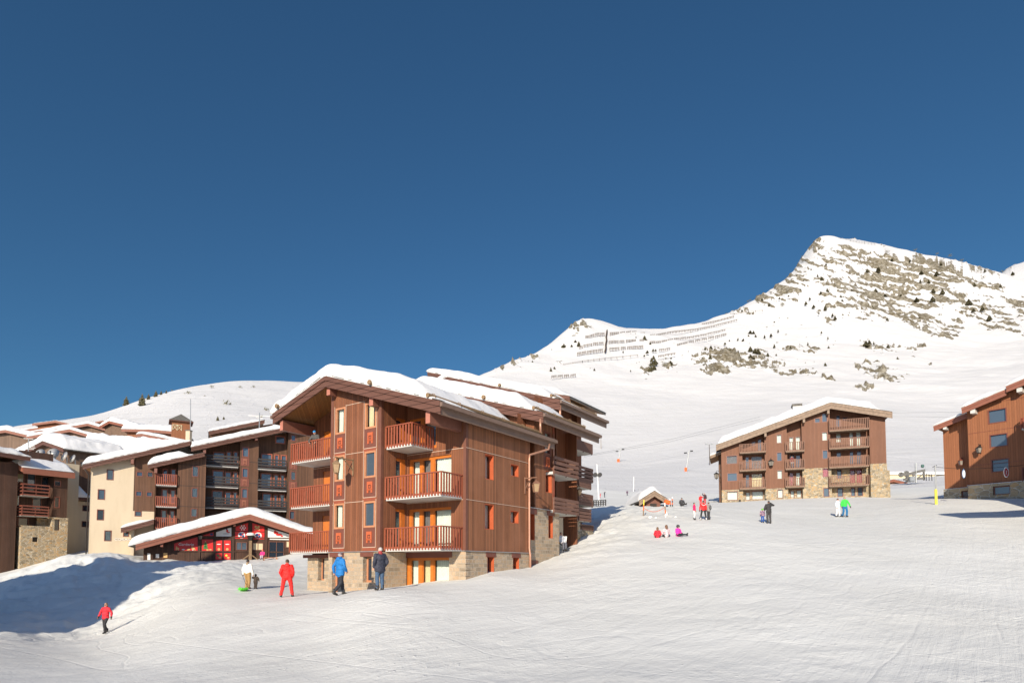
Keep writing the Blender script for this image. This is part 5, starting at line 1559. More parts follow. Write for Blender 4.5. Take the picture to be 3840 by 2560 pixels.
# its roof: the long eave runs away from us, the slope rises to the left
ea = L.on(*z1z(198, 545), -.9); eb = L.on(*z1z(630, 628), -.9)
rl = MB()
z_e = (ea[1] + eb[1]) / 2; xs0 = ea[0]; xs1 = eb[0]
rl.prism([(-.9, z_e), (6.0, z_e + 2.1), (6.0, z_e + 1.9), (-.9, z_e - .2)], lambda p, t: (xs0 + (xs1 - xs0) * t, p[0], p[1]))
rol = L.put('roof', rl, MAT['slate'])
fb = MB(); fb.box(xs0, xs1, -.95, -.88, z_e - .75, z_e - .02); fb.prism([(-.9, z_e - .02), (6, z_e + 2.08), (6, z_e + 1.5), (-.9, z_e - .6)], lambda p, t: (xs0 - .08 * t, p[0], p[1]))
L.put('barge_board', fb, MAT['fascia_red'], rol)
class _Turn:
    """lets a roof whose eave runs along x use the same snow builder"""
    def __init__(s, b): s.b = b
    def put(s, name, mb, mats, parent=None):
        mb.v = [(p[1], -p[0], p[2]) for p in mb.v]; mb.f = [f for f in mb.f]
        return s.b.put(name, mb, mats, parent)
snow_slab(_Turn(L), rol, -6.0, .85, xs0, xs1, lambda x: z_e - .3 * (x - .9), .75, 63, edge_x1=([xs0, xs1], [.8, .45]))
# front part of the same house, nearer the left edge
r6, _ = shed(L, (-9, lz(90, 470) + .5), (.3, lz(150, 470) - .1), -1.2, 9, fas=.5, snow=.9, seed=65)
wf = MB(); wf.box(-7, -.4, .5, 9, -2, lz(90, 520)); L.put('front_wall', wf, MAT['wood_dark'])

N = Bld('cream_house', 'narrow shaded cream house squeezed between the stone-terrace building and the cream-ended one', 'house', 256, 84, .5694, .8221, -.5)
nx = lambda v, d=0: N.on(*z1z(v, 900), d)[0]
nz = lambda v, y, d=0: N.on(*z1z(v, y), d)[1]
cw = MB(); cw.box(-1.5, nx(655), 0, 6, -1, nz(610, 535)); N.put('cream_wall', cw, MAT['cream'])
d5 = 1.0
hn = wins(N, z1z, [(692, 882, 750, 932), (685, 1015, 745, 1065)], d5)
cw = MB(); wall(cw, 'f', d5, nx(615, d5), nx(770, d5), -1, nz(690, 850, d5), hn); N.put('link_wall', cw, MAT['cream'])
r7, _ = shed(N, (nx(612, d5 - .8), nz(680, 815, d5 - .8)), (nx(775, d5 - .8), nz(680, 812, d5 - .8)), d5 - .8, d5 + 4, fas=.35, snow=1.5, seed=67, lip=False, rnd=1.0)
wn = MB(); wn.box(nx(640, 5), nx(780, 5), 5, 5.2, 0, nz(690, 560, 5)); N.put('back_wall', wn, MAT['wood_old'])

# ================================================================== clubhouse with the red panels
Gd = Bld('clubhouse', 'low dark-timber clubhouse with a broad snowy gable and bright red panels', 'clubhouse', 450 + 1090 / 2.24, 68, .897, .441, .3)
gl = Gd.on(*zK(132, 1208), -1.6); gp_ = Gd.on(*zK(1090, 955), -1.6); gr = Gd.on(*zK(1568, 1112), -1.6)
slg = (gp_[1] - gl[1]) / (gp_[0] - gl[0]); srg = (gp_[1] - gr[1]) / (gr[0] - gp_[0])
rg, zfg = roof_gable(Gd, gl[0], gr[0] + 3, gp_[0], gp_[1], slg, srg, -1.6, 7, fas=.62, fmat='fascia_red', gutter=False, smat='wood_dark')
snow_slab(Gd, rg, gl[0] - .6, gr[0] + 2.5, -1.6, 7, zfg, .95, 71, rnd=.9)
gx_ = lambda v: Gd.on(*zK(v, 1200), 0)[0]
gz_ = lambda y: Gd.on(*zK(1000, y), 0)[1]
wg = MB(); x0, x1 = gx_(200), gx_(1700)
wall(wg, 'f', 0, x0, x1, -.6, [(x0, zfg(x0) - .25), (gp_[0], zfg(gp_[0]) - .25), (x1, zfg(x1) - .25)])
wg.box(x0, x0 + .05, .01, 6.5, -.6, zfg(x0) - .25); wg.box(x0, x1, 6.5, 6.6, -.6, zfg(x0) - .25)
Gd.put('wood_wall', wg, MAT['wood_dark'])
def poster(name, poly, mat, d=-.06, parent=None):
    pts = [Gd.on(*zK(*p), d) for p in poly]
    m = MB(); m.prism(pts, lambda p, t: (p[0], d + t * .05, p[1]))
    return Gd.put(name, m, MAT[mat], parent)
MAT['tan'] = mat_plain('print_tan', (0.6, 0.36, 0.14), .6); MAT['green'] = mat_plain('print_green', (0.05, 0.2, 0.05), .6); MAT['navy'] = mat_plain('print_navy', (0.02, 0.05, 0.18), .6)
P1 = poster('banner', [(455, 1202), (652, 1147), (652, 1268), (455, 1268)], 'red_panel')
q = Gd.on(*zK(557, 1210), -.08); put_text(Gd, 'banner_lettering', 'Garderie', .40, q[0], -.07, q[1], 'white', parent=P1)
def blobs(name, parent, lst, mat, d=-.075):
    m = MB()
    for cx, cy, rx, ry in lst:
        pts = [Gd.on(*zK(cx + rx * math.cos(t), cy + ry * math.sin(t)), d) for t in [k * math.pi / 5 for k in range(10)]]
        m.prism(pts, lambda p, t: (p[0], d + .014 * t, p[1]))
    return Gd.put(name, m, MAT[mat], parent)
blobs('print', P1, [(482, 1245, 16, 10), (475, 1232, 6, 8), (472, 1258, 3, 9), (492, 1258, 3, 9), (575, 1252, 14, 8), (615, 1245, 15, 10), (605, 1232, 6, 8), (630, 1256, 4, 8)], 'tan')
blobs('print', P1, [(532, 1252, 14, 5), (612, 1256, 6, 4)], 'white')
P2 = poster('panel', [(688, 1168), (782, 1168), (782, 1270), (688, 1270)], 'red_panel')
m = MB()
for k in range(3):
    pts = [Gd.on(*zK(*p), -.075) for p in ((718, 1186 + 16 * k), (734 + 4 * k - 34 + 36, 1214 + 17 * k), (702 - 3 * k, 1214 + 17 * k))]
    m.prism(pts, lambda p, t: (p[0], -.075 + .014 * t, p[1]))
Gd.put('print', m, MAT['green'], P2); blobs('print', P2, [(735, 1255, 12, 6), (760, 1254, 12, 6), (718, 1184, 4, 4)], 'tan')
P3 = poster('panel', [(690, 1136), (788, 1106), (788, 1139), (690, 1139)], 'red_panel'); blobs('print', P3, [(768, 1125, 13, 10)], 'navy')
P4 = poster('poster', [(804, 1108), (936, 1066), (936, 1142), (804, 1142)], 'white'); blobs('print', P4, [(900, 1095, 9, 14), (912, 1108, 12, 5)], 'red_panel'); blobs('print', P4, [(897, 1082, 6, 5), (890, 1120, 30, 2)], 'navy')
P5 = poster('panel', [(972, 1062), (1076, 1028), (1076, 1096), (972, 1096)], 'red_panel')
blobs('print', P5, [(1032 + 20 * math.cos(t), 1070 + 18 * math.sin(t), 6, 6) for t in [k * math.pi / 3 for k in range(6)]] + [(1032, 1070, 8, 8)], 'white')
P6 = poster('panel', [(966, 1102), (1076, 1102), (1076, 1161), (966, 1161)], 'red_panel')
P7 = poster('panel', [(1112, 1030), (1213, 1062), (1213, 1102), (1112, 1102)], 'red_panel'); blobs('print', P7, [(1140, 1062, 10, 10), (1165, 1062, 10, 10), (1152, 1074, 14, 9), (1134, 1086, 8, 5), (1170, 1086, 8, 5)], 'tan')
P8 = poster('panel', [(1105, 1105), (1213, 1108), (1213, 1166), (1105, 1166)], 'red_panel')
for P_, cx, cy in ((P6, 1022, 1132), (P8, 1160, 1135)):
    blobs('emblem', P_, [(cx, cy, 31, 27)], 'white', -.075); blobs('emblem', P_, [(cx - 8, cy - 6, 15, 12), (cx + 12, cy + 8, 9, 10)], 'navy', -.09); blobs('emblem', P_, [(cx + 9, cy - 9, 8, 8), (cx - 6, cy + 12, 9, 6)], 'red_panel', -.092)
P9 = poster('poster', [(1242, 1072), (1428, 1126), (1428, 1156), (1242, 1156)], 'white'); blobs('print', P9, [(1310, 1112, 20, 12), (1335, 1128, 26, 10), (1302, 1100, 8, 8), (1360, 1140, 10, 7)], 'red_panel')
poster('notice_strip', [(1258, 1159), (1427, 1163), (1427, 1173), (1258, 1169)], 'white')
D1 = poster('double_door', [(796, 1170), (938, 1170), (938, 1338), (796, 1338)], 'dark', -.04)
for x0_, x1_ in ((803, 858), (873, 930)):
    pp_ = poster('door_leaf', [(x0_, 1176), (x1_, 1176), (x1_, 1268), (x0_, 1268)], 'red_panel', -.075, D1); poster('door_leaf', [(x0_, 1282), (x1_, 1282), (x1_, 1336), (x0_, 1336)], 'red_panel', -.075, D1)
    blobs('print', D1, [((x0_ + x1_) / 2, 1208, 18, 4)], 'white', -.09); blobs('print', D1, [((x0_ + x1_) / 2, 1250, 12, 11), ((x0_ + x1_) / 2 + 8, 1320, 12, 8)], 'tan', -.09)
    blobs('print', D1, [((x0_ + x1_) / 2 - 8, 1302, 10, 9)], 'green' if x0_ < 850 else 'yellow', -.09)
def gwin(r, cur, mull=(.5,), frame='wood_trim'):
    q = rect(Gd, zK, r, -.12); window(Gd, 'f', -.12, *q, frame=frame, dep=.1, fw=.07, cur=None, pane=cur, mull=mull, out=.0)
gwin((975, 1190, 1068, 1258), 'pane_sky'); gwin((1112, 1195, 1205, 1260), 'curtain_cream'); gwin((1248, 1185, 1380, 1337), 'pane'); gwin((1392, 1180, 1426, 1237), 'curtain_cream', ()); gwin((1440, 1270, 1560, 1322), 'pane', (.33, .66))
for r, c in (((230, 1285, 255, 1340), 'white'), ((300, 1290, 328, 1322), 'white'), ((365, 1280, 398, 1322), 'tan')):
    x0_, y0_, x1_, y1_ = r; poster('notice', [(x0_, y0_), (x1_, y0_), (x1_, y1_), (x0_, y1_)], c)
fr_ = MB()
for v in (665, 795, 950, 1092, 1228):
    x = gx_(v); fr_.box(x - .12, x + .12, -.1, 0, -.6, zfg(x) - .5)
for y in (1142, 1262): z = gz_(y + 4); fr_.box(gx_(450), gx_(1430), -.09, 0, z - .12, z)
Gd.put('timber_frame', fr_, MAT['wood_dark'])
q = Gd.on(*zK(350, 1205), -1.4); put_each(Gd, 'roof_beam', [(q[0] - .12, q[0] + .12, -1.4, .1, q[1] - .3, q[1] + .1)], 'fascia_red'); q = Gd.on(*zK(962, 1040), -1.4); put_each(Gd, 'roof_beam', [(q[0] - .1, q[0] + .1, -1.4, .1, q[1] - .2, q[1] + .2)], 'fascia_red')
q = Gd.on(*zK(675, 1140), -.3); lantern(Gd, TF('f', 0), q[0], q[1] + .3, .35, .9, 'iron', 'glasslamp')

# ================================================================== old village on the left
def small_house(name, label, px, py, Y, w, slope, h, ex, ey, wallm, snow=.7, seed=0, xl=None, xr=None, fm='fascia_red', depth=8, win=(), over=.9, sl=None):
    a, e = ae(px, py)
    b = Bld(name, label, 'chalet', px, Y, ex, ey, e * Y - h)
    zp = e * Y
    xl = -w / 2 if xl is None else xl; xr = w / 2 if xr is None else xr
    ro, zf = roof_gable(b, xl, xr, 0, zp, sl or slope, slope, -over, depth, th=.2, fas=.55, fmat=fm, gutter=False, smat='wood_mid')
    snow_slab(b, ro, xl, xr, -over + .1, depth, zf, snow, seed, rnd=.8)
    m = MB(); i = .9
    hs = [(*t, .1) for t in win]
    hs = [(t[0], t[1], zp - t[2], zp - t[3], .1) for t in win]
    wall(m, 'f', 0, xl + i, xr - i, zp - h, [(xl + i, zf(xl + i) - .22), (0, zp - .22), (xr - i, zf(xr - i) - .22)], hs)
    m.box(xl + i, xl + i + .04, .01, depth - .5, zp - h, zf(xl + i) - .22); m.box(xr - i - .04, xr - i, .01, depth - .5, zp - h, zf(xr - i) - .22); m.box(xl + i, xr - i, depth - .5, depth - .4, zp - h, min(zf(xl + i), zf(xr - i)) - .22)
    b.put('wall', m, MAT[wallm])
    for t in hs: window(b, 'f', 0, *t[:4], frame='frame_red', dep=.1, fw=.1)
    return b, zf
VE = (.96, .28)
small_house('village_chalet', 'village chalet with the lower and nearer of two similar snowy gables, two small windows', *z1z(560, 252), 135, 20, .27, 9, *VE, 'wood_grey', .8, 81, xl=-8, xr=12, win=((-.3, .8, 2.6, 1.9), (2.4, 4.6, 3.3, 2.0)))
small_house('village_chalet', 'village chalet with the wider upper gable, directly behind the similar lower gable', *z1z(710, 203), 155, 24, .27, 9, *VE, 'wood_grey', .9, 83, xl=-13, xr=17, win=((.6, 1.6, 2.8, 2.1), (3.5, 5.6, 3.8, 2.6)))
small_house('village_chalet', 'village chalet with dark right flank and tall bulging snow cap, uphill left of the turret', *z1z(912, 182), 150, 16, .25, 9, .9, -.43, 'wood_grey', 1.2, 85, xl=-4, xr=11)
b, zfh = small_house('village_chalet', 'orange-brown village chalet with a raised dormer, highest on the left skyline', *z1z(300, 238), 170, 26, .2, 7, .97, .2, 'wood_rust', .5, 87, xl=-6, xr=22)
bb, _ = small_house('dormer_hut', 'small orange-wood dormer with two dark windows poking out of the village roofs', *z1z(438, 178), 166, 10, .2, 7.5, .97, .2, 'wood_rust', .3, 88, xl=-5.5, xr=10, depth=5, win=((-3.4, -.8, 4.7, 2.9), (.6, 3.2, 4.7, 2.9)))
small_house('village_chalet', 'village chalet with only a dark red gable peak under deep snow, left of all', *z1z(20, 258), 140, 20, .22, 8, *VE, 'wood_grey', 1.3, 89, xl=-9, xr=9)
small_house('village_chalet', 'half-buried village chalet with a thin red gable line below the orange dormer', *z1z(320, 262), 145, 16, .2, 6, *VE, 'wood_grey', .3, 90, xl=-5, xr=9)
b, _ = small_house('village_chalet', 'chalet under a broad flat snow cushion just behind the cream-ended building', *z1z(715, 398), 112, 40, .04, 6, .985, .17, 'wood_old', 2.6, 91, xl=-.5, xr=16, fm='fascia', sl=.05)
b, _ = small_house('village_chalet', 'large chalet with a domed snow roof directly behind the satellite dishes', *z1z(380, 352), 100, 40, .24, 6, .8, -.6, 'wood_grey', 1.7, 93, xl=-20, xr=9.5, fm='fascia', sl=.06)
small_house('village_chalet', 'small chalet with flat snow slab and timber front, at the turret foot', *z1z(1250, 255), 140, 12, .04, 5, *VE, 'wood_rust', 1.4, 95, xl=-6, xr=7, win=((-3, -1, 2.6, 1.2), (1, 3, 2.6, 1.2)))
small_house('village_chalet', 'low chalet with red bargeboard, below the flat-slabbed chalet at the turret foot', *z1z(1170, 290), 128, 14, .16, 5, *VE, 'wood_rust', .8, 97, xl=-1, xr=13)
small_house('village_chalet', 'tiny distant chalet with a dark roof peak, alone above the village gables', *z1z(826, 172), 230, 8, .3, 4, *VE, 'wood_old', .25, 99, xl=-2.4, xr=2.4, depth=4, over=.3)

T_ = Bld('turret', 'small square timber turret with grey pyramid roof and cross-braced pale balustrade', 'turret', *[v for v in (z1z(1490, 180)[0],)], 132, .86, .51, at(*z1z(1480, 262), 132).z - 3)
cx, cz = T_.on(*z1z(1500, 175), 0)
wv = T_.on(*z1z(1568 + 60, 200), 0)[0] - T_.on(*z1z(1398, 200), 0)[0]
m = MB(); hw = 1.75; zt_ = at(*z1z(1490, 188), 132).z
m.box(-hw, hw, -hw, hw, zt_ - 7, zt_); T_.put('wall', m, MAT['wood_rust'])
m = MB(); zp = at(*z1z(1490, 122), 132).z + .15; o = hw + .55
m.add([(-o, -o, zt_), (o, -o, zt_), (o, o, zt_), (-o, o, zt_), (0, 0, zp)], [(0, 1, 4), (1, 2, 4), (2, 3, 4), (3, 0, 4), (3, 2, 1, 0)]); T_.put('roof', m, MAT['slate'])
m = MB(); m.box(-o, o, -o, o, zt_ - .22, zt_ - .01); T_.put('eaves_board', m, MAT['fascia'])
m = MB()
zb_, zt2 = zt_ - 2.1, zt_ - .95
for x in (-1.6, -.75, .1): m.bar((x, -hw - .06, zb_), (x, -hw - .06, zt2), .09, .09, up=(0, 1, 0))
for x in (-1.6, -.75): m.bar((x, -hw - .06, zb_), (x + .85, -hw - .06, zt2), .08, .06, up=(0, 1, 0)); m.bar((x + .85, -hw - .07, zb_), (x, -hw - .07, zt2), .08, .06, up=(0, 1, 0))
m.bar((-1.65, -hw - .06, zt2), (.15, -hw - .06, zt2), .09, .09); T_.put('balustrade', m, MAT['curtain_cream'])

# unseen houses, added and shaped by guess to cast the shadows in view
def shadow_caster(name, label, x0, x1, y0, y1, zb, ze, zp, over=1.0, oy=.6):
    """ridge along y"""
    r = empty(name, (x0, y0, zb), 0, label, 'chalet')
    f = lambda p: (p[0] - x0, p[1] - y0, p[2] - zb)
    xm = (x0 + x1) / 2
    m = MB(); m.prism([(x0, zb), (x1, zb), (x1, ze), (xm, zp), (x0, ze)], lambda p, t: (p[0], y0 + t * (y1 - y0), p[1])); m.xform(f).build('wall', MAT['wood_old'], r)
    s = (zp - ze) / (xm - x0)
    m = MB(); m.prism([(x0 - over, ze - s * over), (xm, zp + .02), (x1 + over, ze - s * over), (x1 + over, ze - s * over + .5), (xm, zp + .6), (x0 - over, ze - s * over + .5)], lambda p, t: (p[0], y0 - oy + t * (y1 - y0 + 2 * oy), p[1])); m.xform(f).build('roof', MAT['slate'], r)
    return r
shadow_caster('unseen_caster', 'broad house-shaped shadow caster, unseen beyond the left picture edge, added to shade the snow bank', -60, -36.6, 0, 24, -5, 10.2, 12.6)
shadow_caster('unseen_caster', 'tall narrow house-shaped caster, unseen beyond the left picture edge, added to shade the clubhouse corner', -45.2, -38.0, 26, 33, -5, 11.5, 15.0, .5)
shadow_caster('unseen_caster', 'low-roofed shadow caster, unseen beyond the right picture edge, added for the pointed shadow', 37.5, 50, 32.2, 34.0, 1, 11.9, 12.7, 6.6)
shadow_caster('unseen_caster', 'gabled shadow caster, unseen beyond the right picture edge, added to shade the rust-brown building', 42.0, 62, 34, 43, 3, 17.8, 23.2, 2.4)
# ------------------------------------------------------------------ mountain trees
rnd = random.Random(11)
def conifer(name, seed, n=9, w=.3):
    """unit height conifer: trunk and tiers of drooping ragged boughs"""
    r = random.Random(seed)
    t = MB(); t.tube([(0, 0, -.12), (0, 0, .95)], .03, 6, .006)
    c = MB()
    for k in range(n):
        f = k / (n - 1)
        z = .10 + .84 * f
        rad = w * (1 - f) ** .8 * (.8 + .4 * r.random()) + .02
        m = 9 - int(4 * f)
        a0 = r.random() * 6
        for j in range(m):
            a = a0 + 2 * math.pi * j / m + r.uniform(-.25, .25)
            L = rad * r.uniform(.7, 1.2); hw = .55 * L * r.uniform(.7, 1.1)
            ca, sa = math.cos(a), math.sin(a); up = .05 * r.random(); dr = .35 * L
            p0 = (0, 0, z + .07); p1 = (L * ca, L * sa, z - dr + up)
            pl = (L * .55 * ca - hw * sa, L * .55 * sa + hw * ca, z - dr * .8); pr = (L * .55 * ca + hw * sa, L * .55 * sa - hw * ca, z - dr * .8)
            c.add([p0, pl, p1, pr, (L * .5 * ca, L * .5 * sa, z + .02)], [(0, 1, 4), (1, 2, 4), (2, 3, 4), (3, 0, 4)])
    return t, c
VAR = []
for q in range(5):
    t, c = conifer('c', 100 + q, 8 + q % 3, .24 + .035 * q)
    m = MB(); m.mi = 0; m.add(c.v, c.f); m.mi = 1; m.add(t.v, t.f)
    VAR.append(m.mesh('conifer_mesh', [MAT['conifer'], MAT['bark']]))
TT, TC = conifer('c', 300, 11, .27)
TTm, TCm = TT.mesh('trunk_mesh', MAT['bark']), TC.mesh('crown_mesh', MAT['conifer'])
def shrub_mesh(seed):
    r = random.Random(seed); m = MB()
    for k in range(46):
        a = r.random() * 6.283; e_ = r.random() * 1.35; d = .25 + .3 * r.random()
        p = Vector((math.cos(a) * math.cos(e_), math.sin(a) * math.cos(e_), math.sin(e_) * .9 + .08)) * d
        s = .13
        q = [p + Vector((r.uniform(-s, s), r.uniform(-s, s), r.uniform(-s, s))) for _ in range(3)]
        m.add(q, [(0, 1, 2)])
    m.tube([(0, 0, -.1), (0, 0, .3)], .03, 5)
    return m.mesh('shrub_mesh', MAT['conifer'])
SHR = [shrub_mesh(5), shrub_mesh(9)]
zP = lambda x, y: (1800 + x / 2.24, 1100 + y / 2.24)
zM = lambda x, y: (2700 + x / 2.0632, 850 + y / 2.0632)
TREES_P = [(800, 410, 25), (770, 445, 20), (830, 440, 45), (690, 455, 25), (705, 455, 40), (720, 445, 15), (568, 478, 14), (603, 482, 20), (370, 575, 30), (350, 600, 25), (405, 590, 28), (440, 600, 42), (300, 620, 28), (345, 605, 20), (560, 620, 20), (595, 655, 42), (625, 640, 30), (665, 590, 18), (960, 650, 28), (925, 632, 12),
           (1203, 495, 16), (1265, 655, 18), (1317, 585, 12), (1382, 395, 50), (1265, 350, 20), (1305, 350, 22), (1310, 385, 26), (1330, 370, 14), (1455, 485, 26), (1475, 485, 22), (1405, 500, 26), (1380, 530, 20), (1425, 655, 45), (1442, 650, 50), (1462, 640, 50), (1432, 610, 45), (1450, 600, 45), (1470, 590, 45), (1440, 570, 36), (1458, 550, 36), (1478, 600, 40), (1605, 550, 20), (1600, 600, 40), (1430, 425, 20), (1890, 480, 40), (1940, 470, 40), (1870, 560, 30), (1935, 555, 50),
           (2075, 480, 35), (2100, 510, 50), (2170, 505, 30), (2055, 430, 22), (2095, 400, 16), (2165, 395, 22), (2205, 400, 16), (2255, 365, 22), (2270, 340, 26), (2297, 340, 26), (2315, 370, 26), (2270, 485, 36), (2308, 500, 42), (2335, 510, 60), (2275, 560, 50), (2300, 560, 36), (1655, 665, 14), (1750, 488, 10)]
TREES_M = [(785, 420, 40), (755, 390, 30), (820, 300, 24), (1225, 350, 48), (1138, 350, 30), (1557, 370, 36), (1550, 435, 40), (1615, 440, 40), (1675, 375, 36), (1722, 520, 50), (1650, 515, 45), (1520, 580, 40), (1645, 580, 50), (1205, 505, 34), (1275, 545, 30), (1180, 640, 40), (1295, 745, 48), (1020, 510, 30), (1060, 530, 36), (955, 500, 18), (935, 570, 50), (945, 595, 40), (780, 530, 36), (830, 520, 50), (850, 490, 30), (695, 565, 24), (665, 600, 28), (725, 625, 26), (815, 645, 45), (765, 675, 28), (890, 720, 44), (870, 695, 26),
           (1970, 460, 34), (2050, 350, 34), (2170, 470, 36), (2265, 375, 32), (1925, 600, 48), (1960, 655, 30), (2030, 650, 44), (2085, 720, 45), (450, 815, 26), (420, 740, 12), (235, 830, 34), (260, 830, 32), (275, 855, 28), (345, 860, 30), (395, 850, 30), (140, 875, 22), (40, 910, 20), (785, 825, 22), (835, 870, 28), (1330, 868, 24), (1155, 910, 40), (1130, 925, 50), (1300, 935, 28), (1375, 1050, 50), (235, 960, 40), (270, 985, 50), (295, 990, 50), (235, 1030, 50), (420, 935, 34), (680, 915, 30), (545, 940, 28), (840, 940, 22),
           (140, 985, 34), (75, 985, 44), (50, 960, 36), (815, 1095, 50), (660, 1060, 16), (728, 1052, 14), (600, 1035, 14), (1130, 1095, 16), (1210, 1080, 14), (1320, 1090, 14), (1500, 800, 30), (460, 560, 20), (325, 570, 18), (380, 610, 22), (170, 655, 18), (530, 540, 14), (620, 490, 16), (705, 335, 14), (645, 420, 14), (1000, 680, 24), (1430, 690, 26), (1545, 720, 30), (1615, 770, 26), (1400, 540, 26), (1090, 560, 28), (1140, 580, 30), (1710, 300, 34), (1330, 270, 30), (1470, 270, 24), (1800, 780, 16), (370, 1010, 40), (435, 1005, 28), (180, 880, 20), (1190, 910, 30), (1560, 940, 30), (1490, 990, 26), (1545, 1030, 30)]
GT = 'small conifers dotted over the mountain side'
def put_tree(px, py, hpx, label, group, big=False):
    p = hit(px, py, 60)
    h = hpx * p.y / F
    if big:
        o = empty('pine_tree', p, rnd.random() * 6, label, 'tree', group); o.scale = (h * 1.25, h * 1.25, h)
        a = link_mesh('trunk', TTm, o); b_ = link_mesh('crown', TCm, o)
        return o
    o = bpy.data.objects.new('pine_tree', VAR[rnd.randrange(5)]); COL.objects.link(o)
    o.location = p; o.rotation_euler = (0, 0, rnd.random() * 6); w = h * rnd.uniform(1.1, 1.6); o.scale = (w, w, h)
    return tag(o, label, 'tree', group)
for x, y, h in TREES_P: put_tree(*zP(x, y), h / 2.24, 'small dark conifer on the snowy flank around the avalanche fences', 'conifers around the avalanche fences')
for x, y, h in TREES_M: put_tree(*zM(x, y), h / 2.0632, 'small dark conifer among the snow and rock below the main peak', 'conifers below the main peak')
for x, y, h, lb in [(290, 931, 23, 'squat conifer furthest down the left hill skyline, first of the two largest'), (326, 932, 30, 'tallest bushy conifer on the left hill skyline'), (341, 918, 15, 'small conifer immediately uphill of the tallest one on the left skyline'), (358, 911, 16, 'conifer on the left skyline between two smaller ones'), (370, 906, 10, 'low conifer near the top of the row on the left skyline'), (382, 903, 8, 'tiny conifer ending the row on the left skyline'),
                    (500, 967, 13, 'bushy conifer low on the left hill just above the brown roof ridge'), (514, 964, 9, 'little conifer next to the bushy one above the brown roof ridge')]:
    put_tree(x * 1.6327, y * 1.6327, h * 1.6327, lb, 'conifers on the left hill', True)
for x, y, h in [(432, 905, 9), (487, 890, 7), (520, 930, 14), (552, 890, 6), (582, 890, 6), (612, 942, 9), (600, 958, 7), (470, 910, 4), (395, 890, 4), (250, 962, 5), (420, 990, 4)]:
    p = hit(x * 1.6327, y * 1.6327, 60); s = h * 1.6327 * p.y / F * 1.6
    o = bpy.data.objects.new('shrub', SHR[rnd.randrange(2)]); COL.objects.link(o); o.location = p; o.rotation_euler = (0, 0, rnd.random() * 6); o.scale = (s, s, s)
    tag(o, 'scrubby leafless bush poking out of the snow on the left hill', 'bush', 'bushes on the left hill')
for x, y, s_ in ((1400, 1130, 34), (1420, 1150, 50), (1445, 1165, 55), (1410, 1180, 45), (1430, 1200, 50), (1455, 1190, 40), (1395, 1105, 26), (1425, 1120, 40)):
    p = hit(*zM(x, y), 300); s = s_ / 2.06 * p.y / F
    o = bpy.data.objects.new('shrub', SHR[rnd.randrange(2)]); COL.objects.link(o); o.location = p; o.rotation_euler = (0, 0, rnd.random() * 6); o.scale = (s, s, s)
    tag(o, 'olive bush in the dense thicket low on the mountain right of centre', 'bush', 'bushes of the mountain thicket')
n = 0
while n < 170:       # dark scrub on the ledges and scattered over the slopes
    if n % 3:
        cx, cy, rx, ry, k = ROCK[rnd.randrange(len(ROCK))]
        px = cx + rnd.gauss(0, .7) * rx; py = cy + rnd.gauss(0, .7) * ry + .22 * (px - cx) * (rx > 60)
        s = rnd.uniform(7, 16)
    else:
        px = rnd.uniform(2350, 3600); py = rnd.uniform(1190, 1440); s = rnd.uniform(4, 8)
    if py < 915 or px > 3760 or px < 1860: continue
    n += 1
    p = hit(px, py, 300); s *= p.y / F
    o = bpy.data.objects.new('shrub', SHR[rnd.randrange(2)]); COL.objects.link(o); o.location = p; o.rotation_euler = (0, 0, rnd.random() * 6); o.scale = (s * 1.3, s * 1.3, s * .8)
    tag(o, 'low dark scrub scattered over the rocky ledges and slopes of the mountain', 'bush', 'scrub on the mountain')

# ------------------------------------------------------------------ avalanche fences
FEN = [(885, 375, 915, 372, 18), (920, 372, 957, 360, 20), (963, 358, 1003, 352, 22), (1008, 355, 1045, 352, 22), (1090, 350, 1168, 346, 22), (1178, 344, 1217, 340, 20), (1228, 340, 1268, 336, 20), (1277, 338, 1313, 336, 20), (1348, 347, 1385, 345, 18),
       (832, 460, 862, 455, 16), (868, 450, 942, 438, 18), (950, 432, 990, 430, 18), (997, 427, 1036, 425, 16), (1080, 420, 1163, 415, 20), (1172, 413, 1212, 411, 18), (1225, 411, 1308, 405, 20), (1340, 405, 1377, 405, 18), (1425, 419, 1470, 417, 16), (1475, 418, 1518, 413, 14), (1525, 410, 1570, 402, 14), (1576, 400, 1620, 394, 14), (1628, 390, 1675, 386, 14), (1682, 386, 1728, 380, 14), (1735, 380, 1785, 372, 13), (1790, 370, 1838, 362, 13), (1845, 358, 1895, 351, 12), (1900, 347, 1950, 335, 11), (1955, 333, 2005, 323, 10), (2010, 320, 2060, 309, 9),
       (815, 520, 850, 514, 22), (855, 512, 893, 506, 22), (900, 507, 985, 494, 24), (990, 490, 1030, 485, 20), (1087, 477, 1170, 472, 20), (1183, 468, 1223, 466, 18), (1235, 465, 1278, 462, 18), (1282, 463, 1325, 460, 20), (1330, 462, 1370, 458, 22),
       (1430, 361, 1470, 357, 14), (1478, 358, 1565, 340, 14), (1573, 338, 1645, 328, 14), (1648, 328, 1722, 320, 14), (1725, 319, 1830, 307, 13), (1832, 304, 1900, 292, 11), (1903, 291, 1965, 278, 11), (1968, 276, 2060, 252, 10), (2063, 251, 2160, 226, 9), (1862, 266, 1998, 236, 12), (2000, 235, 2135, 198, 12),
       (1655, 443, 1697, 433, 18), (1702, 431, 1742, 422, 17), (1752, 417, 1795, 410, 16), (1808, 405, 1850, 397, 15), (1862, 393, 1905, 387, 14), (1918, 382, 1965, 373, 15), (1975, 370, 2018, 361, 14), (2025, 358, 2068, 350, 15), (1503, 481, 1548, 477, 13), (1555, 476, 1596, 466, 12), (1497, 533, 1543, 528, 12), (1550, 526, 1640, 512, 14),
       (600, 709, 642, 705, 18), (652, 706, 694, 701, 18), (705, 702, 748, 698, 18), (760, 699, 803, 694, 18)]
